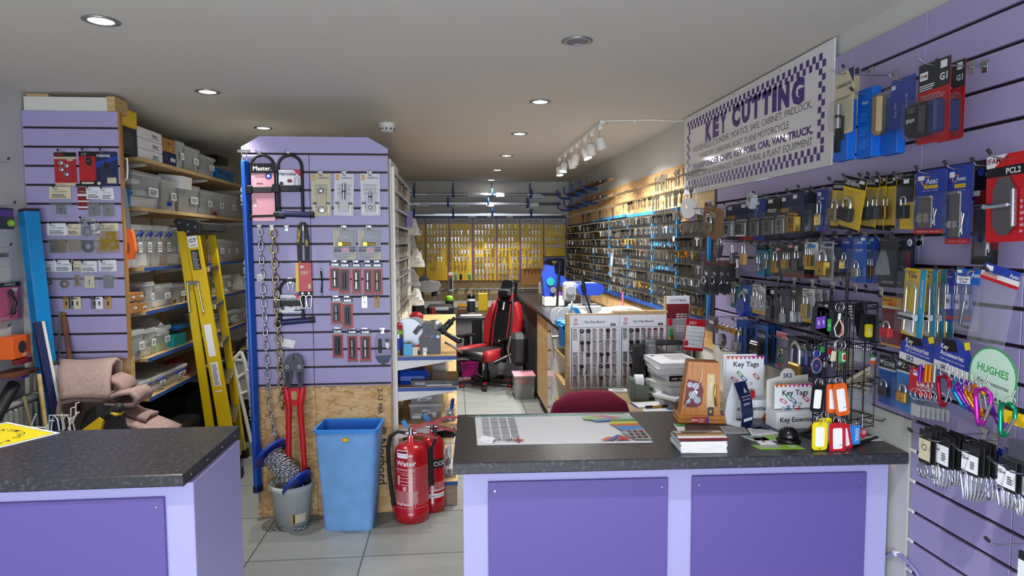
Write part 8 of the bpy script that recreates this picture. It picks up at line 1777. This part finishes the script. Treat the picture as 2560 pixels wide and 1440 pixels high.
for x0, x1, y0, y1, off, c, m_, lab, D in ((2040, 2070, 474, 578, .08, 'royal', 'chrome', 'blue pack with a long chrome shackle, left of the yellow fan', asec('Asec', .5, .2)), (2010, 2034, 470, 590, .08, 'charcoal', 'metal', 'dark pack with crumpled silver bag beside the blue long shackle pack', []),
       (1978, 2010, 480, 592, .12, 'navy', 'gold', 'clear pack with a square gold shutter padlock', []), (1950, 1982, 488, 595, .10, 'navy', 'metal', 'small padlock pack left of the gold one', [('rr', .1, .3, .7, .4, 'amber', .02)]), (1915, 1954, 492, 598, .10, 'black', 'steel', 'large square grey padlock on a black card', [('t', 'maxus', .4, .3, .22, 'white', .02)]),
       (1884, 1916, 498, 600, .10, 'royal', 'steel', 'medium square grey padlock on a blue card with loose keys', []), (1848, 1884, 505, 600, .10, 'navy', 'metal', 'bright square silver padlock, second from the slatwall end', [('r', 0, .9, 1, 1, 'red')]), (1815, 1848, 512, 600, .10, 'navy', 'lightgrey', 'pale square padlock pack, first at the slatwall end', [('r', .1, .3, .7, .42, 'amber')])):
 wp(lab, x0, x1, y0, y1, off, c, D+[('r', .15, .06, .45, .14, 'paper')], (.05, .3, .98, .95, .035), [closed(m_) if m_ not in ('chrome',) else pk(0, .72, .5, .3, 'metal', .018, shh=.3)])
p = wpos(1893, 488, .17); hook((XR-.018, p.y, p.z+.004), FR, .17, 'prong hook carrying the loose tilted grey padlock'); t = thing('padlock', 'loose grey closed shackle padlock tilted on a hook above the row', 'padlock', p, FR); t.rotation_euler = (0, .5, FR); padlock(t, 0, -.03, .05, .055, 'lightgrey', None, .03, -.003, shape='closed', name='body'); ckeys([(.04, -.04)], .05)(t)
p = wpos(1782, 518, .2); wp('gold tinted blister pack leaning out at the slatwall end', 1762, 1812, 516, 598, .18, 'kraft', [('r', .3, .2, .6, .35, 'cream')], (.05, .1, .95, .95, .03), [pk(-.1, .65, .4, .3, 'bronze')], tilt=.25)
for x0, lab in ((1800, 'grey closed padlock hanging tilted below the gold tinted pack'),): p = wpos(1808, 602, .18); hook((XR-.018, p.y, p.z+.004), FR, .18, 'prong hook carrying the closed padlock under the gold pack'); t = thing('padlock', lab, 'padlock', p, FR); t.rotation_euler = (0, .4, FR); padlock(t, 0, -.05, .055, .07, 'steel', 'chrome', .03, -.003, .03, name='body')
for px, w_, b_, lab in ((1838, .03, 'metal', 'loose silver long shackle padlock left of the copper one'), (1866, .05, 'tan', 'loose copper padlock with a tall chrome shackle'), (1850, .028, 'steel', 'loose steel padlock low behind the copper one')):
 p = wpos(px, 603 if b_ != 'steel' else 640, .14 if b_ == 'tan' else .1); hook((XR-.018, p.y, p.z+.004), FR, XR-p.x, 'prong hook carrying a loose padlock near the slatwall end', 'prongs with loose padlocks'); t = thing('padlock', lab, 'padlock', p, FR); padlock(t, 0, -.085, w_, .055, b_, 'chrome', .02, -.003, .05, name='body')
# second row
for x0, x1, y0, y1, off, c, D, ct, lab in ((2244, 2284, 592, 712, .07, 'navy', [('c', .75, .12, .16, 'paper'), ('t', 'S', .75, .12, .2, 'navy', .03), ('p', [(.1, .3), (.8, .3), (.8, .75), (.3, .8)], 'red'), ('t', 'DEFENDER', .5, .88, .14, 'lightgrey', .02)], [pk(-.1, .4, .4, .2, 'black', .02)], 'navy and red pack at the end of the second row'),
       (2200, 2244, 594, 718, .12, 'charcoal', [('t', 'DEFENDER', .5, .9, .14, 'lightgrey', .02)], [WH(lambda w, h: (lambda t: lump('inner_bag', None, None, (0, -.02, -h*.75), w*.8, .03, h*.5, 'bag', 4).__setattr__('parent', t)))], 'crumpled silver bag pack before the navy and red one'), (2168, 2196, 592, 706, .08, 'royal', asec(), [pk(-.15, .75, .22, .25, 'gold', .014), pk(.15, .75, .22, .25, 'brass', .014)], 'blue pack with two small brass padlocks'),
       (2132, 2166, 590, 706, .12, 'asec', asec()+[('l', .2, .27, .85, .33, 2, 'white'), ('r', .6, .04, .9, .1, 'paper')], [pk(0, .78, .5, .2, 'metal', .016)], 'bright blue pack, widest in the second row'), (2104, 2132, 592, 690, .09, 'royal', asec(), [pk(0, .7, .5, .25, 'metal', .018)], 'blue pack partly behind the stand holder'), (2076, 2102, 595, 690, .09, 'navy', asec(), [pk(0, .7, .55, .3, 'lightgrey', .018)], 'dark blue pack left of the stand holder'),
       (2050, 2084, 604, 700, .12, 'lightgrey', [('r', .35, .04, .9, .12, 'ink_blue')], [pk(0, .7, .75, .4, 'gold', .026, text='A')], 'white card pack with a large brass padlock in the second row'), (2012, 2046, 606, 674, .11, 'paper', [('r', .2, .08, .8, .2, 'skyblue'), ('r', 0, .85, 1, 1, 'yellow')], [pk(-.15, .65, .25, .4, 'gold'), pk(.15, .65, .25, .4, 'brass')], 'white and yellow pack holding twin brass padlocks'),
       (1984, 2012, 606, 694, .10, 'black', [('r', 0, .88, 1, 1, 'darkred'), ('r', .1, .1, .4, .2, 'paper')], [pk(0, .62, .5, .35, 'black', stripes='steel', kh=False)], 'black and red pack with a black combination padlock'), (1958, 1984, 608, 692, .10, 'black', [('r', 0, .88, 1, 1, 'darkred'), ('r', .5, .05, .9, .14, 'palepink')], [pk(-.1, .62, .4, .3, 'gold'), pk(.25, .62, .3, .3, 'brass')], 'black and red pack with two gold padlocks'),
       (1932, 1957, 612, 690, .10, 'charcoal', [('r', .3, .1, .7, .2, 'palepink')], [pk(0, .7, .55, .4, 'brass')], 'dark card pack with a brass padlock, mid second row'), (1912, 1932, 612, 685, .08, 'teal', [('r', 0, 0, 1, .15, 'black')], [pk(0, .65, .5, .35, 'metal')], 'teal zone pack with a round silver padlock'), (1892, 1912, 612, 690, .09, 'cyan', [('r', 0, 0, 1, .18, 'black')], [pk(0, .72, .5, .25, 'metal', shh=.3)], 'teal zone pack with a long shackle, first in the second row')):
 wp(lab, x0, x1, y0, y1, off, c, list(D), (.08, .25, .95, .95, .03), ct)
for i, px in enumerate((1758, 1778, 1795, 1812)):
 wp('shoe shaped clear pack with red edge, %s of four below the gold pack' % ('first', 'second', 'third', 'last')[i], px, px+24, 652, 735, .22-.05*i, 'charcoal', [('r', 0, 0, 1, .12, 'maroon'), ('r', .3, .35, .6, .45, 'paper'), ('r', 0, .1, .08, 1, 'palepink')], (.02, .1, 1.05, 1, .04), [pk(0, .8, .5, .25, 'iron')], tilt=.22-.07*i, hk_=i < 1)
# third row
YA = [('r', .0, 0, .72, 1, 'yellow'), ('r', .72, 0, 1, 1, 'cyan'), ('t', 'Yale', .35, .1, .25, 'ink', .02), ('tv', 'HANDY LOCKS', .86, .35, .13, 'white', .01, -1), ('p', [(.2, .6), (.72, .72), (.62, 1), (.15, .95)], 'cardwhite')]
longsh = WH(lambda w, h: (lambda t: MB().tube([(-.02, -.012, -h*.92), (-.02, -.012, -h*.35)]+arc(0, -h*.3, .02, 180, 0, 8, -.012)+[(.02, -.012, -h*.92)], .0035, 'chrome', 8).box(-.038, .03, -.024, -.004, -h*.76, -h*.66, 'lightgrey', .003).box(-.038, .03, -.0245, -.022, -h*.74, -h*.7, 'black').build('bolt_lock', t)))
for i, (x0, x1, off, lab) in enumerate(((2262, 2316, .16, 'front yellow and blue handy lock pack'), (2300, 2342, .11, 'second yellow and blue handy lock pack, behind the front one'), (2330, 2366, .06, 'third yellow and blue handy lock pack, nearest the wall'))): wp(lab, x0, x1, 672, 842, off, 'yellow', YA, (.05, .03, .75, .97, .03), [longsh], tilt=.06 if i == 0 else 0, hk_=i == 0)
def hbag(lab, x0, x1, y0, y1, off, hc, D, hh=.25, it=None, tilt=0, hk_=True, bag='bag', cat='header bag'):
 xm = (x0+x1)/2; a, b = wpos(x0, (y0+y1)/2, off), wpos(x1, (y0+y1)/2, off); p, q = wpos(xm, y0, off), wpos(xm, y1, off); w, h = abs(a.y-b.y), p.z-q.z
 if hk_: hook((XR-.018, (a.y+b.y)/2, p.z-.012), FR, off+.03, 'prong hook carrying goods on the long side slatwall', 'prong hooks with goods on the long slatwall')
 return baggie(lab, 0, w, 0, h, it, hc, hh, tilt, (XR-off, (a.y+b.y)/2, p.z), FR, 'header_card_bag', bag, 1, False, D)
hbag('clear bag under a blue Safety Hasp and Staple header', 2388, 2452, 672, 830, .13, 'asec', asec('Asec', .85, .09)+[('r', .08, .12, .62, .24, 'paper'), ('t', 'Safety Hasp', .35, .16, .09, 'ink', .02), ('t', '& Staple', .35, .205, .09, 'ink', .02), ('r', .1, .02, .3, .07, 'paper')], .25, lambda t, w, h: MB().tube([(0, -.01, -h*.5), (-.01, -.012, -h*.9), (.02, -.01, -h*.92)], .004, 'steel', 6).build('staple', t))
hbag('large tilted clear bag with white and red striped header', 2456, 2555, 668, 880, .17, 'royal', [('r', 0, .1, 1, .16, 'cardwhite'), ('r', 0, .16, 1, .2, 'red'), ('t', 'Asec', .85, .06, .12, 'white', .02), ('l', .05, .105, .5, .15, 2, 'red'), ('r', .1, .02, .3, .08, 'paper')], .2, None, .22)
wp('thin blue and red packs wedged beside the handy locks', 2366, 2386, 675, 805, .1, 'royal', asec()+[('r', 0, .88, 1, .96, 'red')], (.05, .3, .98, .95, .04), [pk(0, .6, .5, .3, 'chrome')])
wp('red and amber card pack with a red bodied padlock', 2205, 2255, 744, 866, .12, 'maroon', [('r', 0, 0, 1, .18, 'amber'), ('r', 0, .18, 1, .23, 'cream'), ('t', 'ABUS', .5, .13, .18, 'red', .02), ('r', 0, .96, 1, 1, 'amber')], (.12, .3, .9, .93, .03), [pk(-.05, .72, .5, .2, 'red', .022)])
for x0, x1, y0, y1, off, c, D, ct, lab in ((2006, 2036, 722, 806, .12, 'cardwhite', [('r', .15, .1, .85, .2, 'lightgrey'), ('r', 0, .9, 1, 1, 'yellow')], [pk(0, .65, .5, .4, 'bronze', stripes='gold', kh=False)], 'white pack with a brown four dial combination padlock'), (1978, 2004, 720, 815, .10, 'charcoal', [('r', .1, .05, .4, .12, 'paper')], [pk(0, .75, .3, .3, 'chrome', shh=.3)], 'clear fronted dark pack left of the four dial padlock'), (1950, 1976, 722, 815, .10, 'navy', [('tv', 'PRO', .08, .3, .2, 'white', .02)], [pk(0, .78, .3, .25, 'lightgrey')], 'dark tall lettered pack in the third row'),
       (1915, 1944, 716, 806, .10, 'black', [('r', .4, .1, .7, .2, 'paper')], [pk(0, .7, .6, .35, 'black', sh_m='darksteel')], 'all black padlock pack in the third row'), (1882, 1914, 712, 785, .12, 'cardwhite', [('r', 0, .88, 1, 1, 'yellow')], [pk(-.1, .6, .45, .4, 'lightgrey', .02), pk(.3, .6, .25, .3, 'metal')], 'white and yellow pack with a chrome padlock'), (1852, 1882, 712, 786, .12, 'asec', [('r', .2, .15, .6, .3, 'paper')], [pk(-.1, .75, .7, .4, 'royal', .026, 'round')], 'bright blue card with a round blue padlock'), (1828, 1850, 705, 770, .09, 'teal', [('r', 0, 0, 1, .15, 'cream')], [pk(0, .6, .5, .4, 'metal')], 'pale teal pack at the start of the third row')):
 wp(lab, x0, x1, y0, y1, off, c, list(D), (.08, .2, .95, .95, .03), ct)
# lowest rows near the counter
for x0, x1, y0, y1, off, c, D, ct, lab in ((1842, 1866, 800, 895, .1, 'asec', [('r', .2, .2, .7, .4, 'navy')], [pk(-.15, .72, .6, .25, 'lightgrey', .03, shh=.35)], 'arched blue pack with a heavy grey shackle'), (1888, 1920, 812, 908, .1, 'asec', [('r', .15, .12, .85, .95, 'navy'), ('t', 'SQUIRE', .5, .28, .18, 'white', .02)], [pk(-.15, .62, .7, .25, 'black', .03, 'closed', sh_m=None)], 'arched blue pack with a black block lock')):
 wp(lab, x0, x1, y0, y1, off, c, list(D), (.05, .35, .95, .98, .03), ct)
wp('small clear pack with a price sticker over the shutter padlocks', 1768, 1796, 790, 830, .2, 'steel', [('r', .2, .3, .6, .5, 'paper')], (.05, .1, .95, .95, .03), tilt=0)
p = wpos(1810, 832, .2); hook((XR-.018, p.y, p.z-.084), FR, .2, 'prong hook carrying the round discus padlock'); t = thing('padlock', 'round discus padlock body of grey steel near the calendar', 'padlock', p, FR); MB().prism(circ(.032, 24, 0, -.035), 0, .018, 'steel', up()).prism(circ(.024, 24, 0, -.035), .018, .022, 'metal', up()).tube([(-.012, -.009, -.06), (-.014, -.009, -.09), (.014, -.009, -.09), (.012, -.009, -.06)], .004, 'chrome', 7).build('body', t)
for i in range(6):
 p = wpos(1800+11*i, 800+3*i, .15-.01*i); t = thing('padlock', 'small brass padlock hanging in the row beside the calendar', 'padlock', p, FR, 'small brass padlocks by the calendar'); padlock(t, 0, -.035, .026, .026, ('brass', 'gold', 'bronze')[i % 3], 'chrome', .012, -.003, .018, name='body')
hook(wpos(1885, 705, .018), FR, .1, 'empty prong in the lower rows by the packs', 'empty lower prongs');
hbag('clear bag of mixed small parts left of the long shackle brass padlock', 1940, 1972, 830, 935, .12, 'palepink', [('l', .1, .03, .9, .12, 2, 'red')], .15, lambda t, w, h: [MB(T(rnd.uniform(-.02, .02), -.008, -h*rnd.uniform(.3, .9))).box(-.008, .008, -.003, .003, -.01, .01, ('red', 'green', 'chrome', 'royal', 'steel')[i % 5], .002).build('part', t) for i in range(10)])
wp('dark headed pack with a brass padlock on a very long shackle', 1972, 2020, 845, 940, .12, 'royal', [('r', 0, 0, 1, .28, 'black'), ('t', 'ZONE', .6, .18, .22, 'white', .02), ('r', .5, .3, .8, .45, 'paper')], (.1, .2, 1, 1, .02), [pk(.05, .8, .65, .3, 'brass', .022, shh=.55, text='ZONE', kh=False)])
for x0, x1, y0, y1, off, lab, m_ in ((2198, 2240, 890, 1012, .05, 'black headed blue pack with a black padlock above the white wall', 'black'), (2242, 2292, 895, 1030, .09, 'black headed blue pack with brass locks behind the red Keyring card', 'gold')):
 wp(lab, x0, x1, y0, y1, off, 'skyblue' if m_ == 'gold' else 'asec', [('r', 0, 0, 1, .25, 'black'), ('c', .15, .12, .1, 'cardwhite'), ('t', 'ZONE', .6, .15, .24, 'white', .02), ('r', 0, .25, 1, .29, 'cardwhite')], (.15, .35, .9, .95, .03), [pk(0, .72, .5, .2, m_)])
wp('red card lettered Keyrings behind the carabiners', 2276, 2332, 925, 990, .12, 'red', [('r', .15, .1, .35, .3, 'paper'), ('t', 'Keyrings', .7, .55, .2, 'white', .02)], None, cat='card', tilt=.1)
def header(lab, x0, x1, y0, y1, off, kind, tilt=0):
 xm = (x0+x1)/2; a, b = wpos(x0, y0, off), wpos(x1, y0, off); p, q = wpos(xm, y0, off), wpos(xm, y1, off); w, h = abs(a.y-b.y), p.z-q.z
 t = thing('display_header', lab, 'display card', (XR-off, (a.y+b.y)/2, p.z), FR); t.rotation_euler = (0, tilt, FR)
 mb = MB()
 if kind == 'h':
  pts = [(-w/2, -h), (w/2, -h)]+[(w/2*math.cos(math.radians(a_)), -h*.5+h*.5*math.sin(math.radians(a_))) for a_ in range(0, 181, 15)]
  mb.prism(pts, 0, .002, 'green', up()).prism([(x*.94, -h*.5+(z+h*.5)*.95) for x, z in pts], .002, .0022, 'palegreen', up())
  A = up(0, -.0024, 0); mb.text('HUGHES', w*.19, 'green', 0, -h*.42, X=A, bold=.02, width=w*.66).text('Key Accessories', w*.1, 'ink', .005, -h*.66, X=A, bold=.01)
  for i in range(10): mb.prism(circ(.004, 10, -w*.42+w*.093*i, -h*.92), .0022, .0026, 'dot', up())
 else:
  pts = [(-w/2, -h), (w/2, -h), (w/2, -h*.45), (w*.3, -h*.12), (0, 0), (-w*.3, -h*.12), (-w/2, -h*.45)]
  mb.prism(pts, 0, .002, 'royal', up()).prism([(-w*.35, -h*.1), (0, -.005), (w*.1, -h*.35), (-w*.3, -h*.45)], .002, .0022, 'black', up())
  A = up(0, -.0026, 0); mb.text('Key', w*.13, 'white', -w*.36, -h*.3, 'L', A, .02).text('Accessories', w*.13, 'white', -w*.36, -h*.48, 'L', A, .02).text('High Quality & Fashionable', w*.06, 'cardwhite', -w*.02, -h*.64, X=A)
  mb.rect(-w/2, w/2, -h, -h*.76, 'cardwhite', up(0, -.0024, 0)).text('SKS', w*.13, 'ink_blue', -w*.2, -h*.88, X=A, bold=.03).box(w*.2, w*.32, -.004, -.002, -h*.35, -h*.15, 'lemon', 0, RY(-.4))
 mb.build('card', t); return t, w, h
header('blue and black Key Accessories card, far one of the pair', 2256, 2352, 838, 915, .12, 'b', .1); header('blue and black Key Accessories card beside the green header', 2345, 2442, 848, 940, .14, 'b', .12); header('green arched Key Accessories header card', 2434, 2556, 872, 1010, .18, 'h', .12)
def carab(lab, px, py, s_, m_, a=0, off=.2, grp=None, rz=0):
 p = wpos(px, py, off); t = thing('carabiner', lab, 'carabiner', p, FR+rz, grp); t.rotation_euler = (0, a, FR+rz); hw = s_*.26; r_ = s_*.06
 MB().tube([(hw, 0, -s_*.3), (hw*.8, 0, -s_*.08), (0, 0, 0), (-hw, 0, -s_*.12), (-hw*.9, 0, -s_*.35), (-hw*.3, 0, -s_*.85), (0, 0, -s_*.98), (hw*.45, 0, -s_*.92), (hw*.6, 0, -s_*.8)], r_, m_, 8).build('body', t)
 MB().tube([(hw*1., 0, -s_*.3), (hw*.6, 0, -s_*.8)], r_*.7, 'metal', 7).build('gate', t); ring_part(t, -hw*.1, .008, .010, 'chrome', .0012, .6); MB().tube([(0, 0, .018), (0, .005, .035)], .002, 'metal', 5).build('swivel', t); return t
carab('bright red carabiner, first of the coloured row', 2362, 940, .085, 'alu_red', .1, .22)
for i, (px, py, m_, lab) in enumerate(((2388, 948, 'alu_blue', 'turquoise carabiner next to the red one'), (2400, 952, 'alu_purple', 'purple carabiner right behind the turquoise one'), (2412, 958, 'alu_purple', 'second purple carabiner before the orange pair'), (2424, 964, 'alu_orange', 'first orange carabiner of the pair'), (2437, 970, 'alu_orange', 'second orange carabiner of the pair'))): carab(lab, px, py, .08, m_, -.5, .2)
carab('large magenta carabiner in front below the green header', 2462, 972, .095, 'alu_magenta', .15, .22); carab('dark purple carabiner behind the magenta one', 2478, 985, .085, 'alu_purple', -.5, .17); carab('second purple carabiner below the green header', 2492, 995, .075, 'alu_purple', -.2, .15)
carab('large shiny green carabiner hanging lowest', 2525, 1010, .085, 'alu_green', .25, .22); carab('small green carabiner partly hidden by magenta', 2440, 978, .06, 'alu_green', -.2, .14)
for i, (px, m_, lab) in enumerate(((2302, 'alu_purple', 'slim purple key bar carabiner on the red card'), (2317, 'alu_orange', 'slim orange key bar carabiner on the red card'), (2327, 'alu_orange', 'second slim orange key bar carabiner'), (2338, 'metal', 'slim silver key bar carabiner'))):
 p = wpos(px, 912, .16); t = thing('carabiner', lab, 'carabiner', p, FR); MB().cyl((0, 0, 0), (-.003, 0, -.05), .005, m_, 10).build('body', t); ring_part(t, 0, -.06, .011, 'chrome', .0012)
for i in range(7):
 p = wpos(2290+12*i, 985+2*i, .2-.012*i); t = thing('photo_fob', 'clear photo wallet on a thin ring below the red Keyrings card', 'key ring', p, FR, 'clear photo wallets on rings'); ring_part(t, 0, 0, .016, 'chrome', .001, .5); MB().box(-.02, .02, -.002, .002, -.068, -.016, 'blister', .002).box(-.017, .017, -.0006, .0006, -.064, -.03, 'lightgrey').build('wallet', t)
# snap hook cards, low right
for i, (x0, x1, y0, y1, off, txt, kind, lab) in enumerate(((2298, 2328, 1085, 1152, .2, '', 'ring', 'black card with a cream ring diagram and welded rings'), (2334, 2374, 1100, 1162, .18, 'Asec', 'snap', 'white card with a bunch of snap hooks, beside the ring card'), (2374, 2404, 1112, 1158, .12, '', 'snap', 'white card with snap hooks behind the second card'), (2404, 2448, 1125, 1182, .19, 'Asec', 'oval', 'white card with long oval hooks and empty prong before it'),
  (2465, 2498, 1142, 1186, .14, 'Asec', 'snap', 'blue backed card with one wide snap hook'), (2495, 2542, 1158, 1222, .18, 'Asec', 'small', 'white card with small bolt snaps'), (2542, 2580, 1180, 1240, .16, 'Asec', 'small', 'white card cut by the picture edge'))):
 xm = (x0+x1)/2; a, b = wpos(x0, y0, off), wpos(x1, y0, off); p, q = wpos(xm, y0, off), wpos(xm, y1, off); w, h = abs(a.y-b.y), p.z-q.z
 t = thing('snap_hook_card', lab, 'hook pack', (XR-off, (a.y+b.y)/2, p.z), FR); bk = 'royal' if i in (4, 6) else 'black_soft'
 mb = MB()
 for j in range(4): mb.box(-w/2+.004*j, w/2+.004*j, .012*j, .012*j+.002, -h*1.12, .012+.004*j, bk, .001)
 mb.rect(-w*.48, w*.48, -h*.98, -h*.2, 'cream' if i == 0 else 'paper', up(0, -.0006, 0))
 if txt: deco(mb, w, h, [('sw', .2, .4, .16, 'ink'), ('t', txt, .3, .4, .16, 'ink', .02), ('l', .55, .45, .85, .8, 4, 'ink')], -.001)
 else: mb.ring(circ(w*.2, 16, 0, -h*.5), circ(w*.15, 16, 0, -h*.5), .0007, .001, 'ink', up())
 mb.build('card', t)
 hook((XR-.018, (a.y+b.y)/2, p.z+.004), FR, off+.03, 'long prong with a card of metal hooks, low on the slatwall', 'long low prongs with hook cards')
 zb = -h*1.1
 if kind == 'ring':
  for j in range(3): MB(Matrix.Translation((-.005+.012*j, .006*j, zb-.022)) @ RZ(.35*j)).tube(arc(0, 0, .02, 0, 345, 18), .0032, 'metal', 7, closed=True).build('ring', t)
 else:
  for j in range({'snap': 4, 'oval': 6, 'small': 4}[kind] if i != 4 else 2):
   o = snap_hook(t, -w*.35+w*.7*j/4, zb+.004, {'snap': .065, 'oval': .075, 'small': .05}[kind]*(1 if i != 4 else 1.1), 'chrome', -.15+.1*j, 'snap_hook', .5 if kind != 'oval' else .35, .0032); o.location.y = .006*j
for px, py, lab, off in ((2400, 1122, 'empty long prong before the oval hook card', .2), (2482, 1356, 'lone empty prong low on the slatwall', .2)):
 p = wpos(px, py, off); hook((XR-.018, p.y, p.z), FR, off, lab)
p = wpos(2545, 1010, .18); t = thing('parts_box', 'clear compartment box with black and yellow label at the picture edge', 'storage box', (XR-.17, p.y, p.z), FR); MB().box(-.03, .06, -.02, .02, -.14, 0, 'blister', .003).box(-.026, .056, -.021, -.019, -.05, -.005, 'yellow').box(-.026, .056, -.0212, -.019, -.018, -.005, 'black').box(-.025, .055, -.01, .01, -.135, -.09, 'steel', .003).build('box', t)
p = wpos(2556, 1402, .16); t = thing('snap_hook_card', 'white card just entering the lower picture edge', 'hook pack', (XR-.16, p.y, p.z), FR); MB().box(-.012, .05, 0, .002, -.1, 0, 'paper').box(-.014, .052, .002, .01, -.12, .02, 'black_soft').build('card', t)
# prong tips of empty slatwall hooks along the padlock rows
for k, (z, ys_) in enumerate(((wpos(2000, 590, .02).z, (2.3, 2.4, 2.5, 2.6, 2.7, 2.8, 2.9, 3.0, 3.1)), (wpos(2000, 700, .02).z, (2.2, 2.35, 2.5, 2.65, 2.8, 2.95)))):
 for y_ in ys_: hook((XR-.018, y_, z), FR, .06, 'short empty prong between padlock packs on the long slatwall', 'short empty prongs, padlock rows')
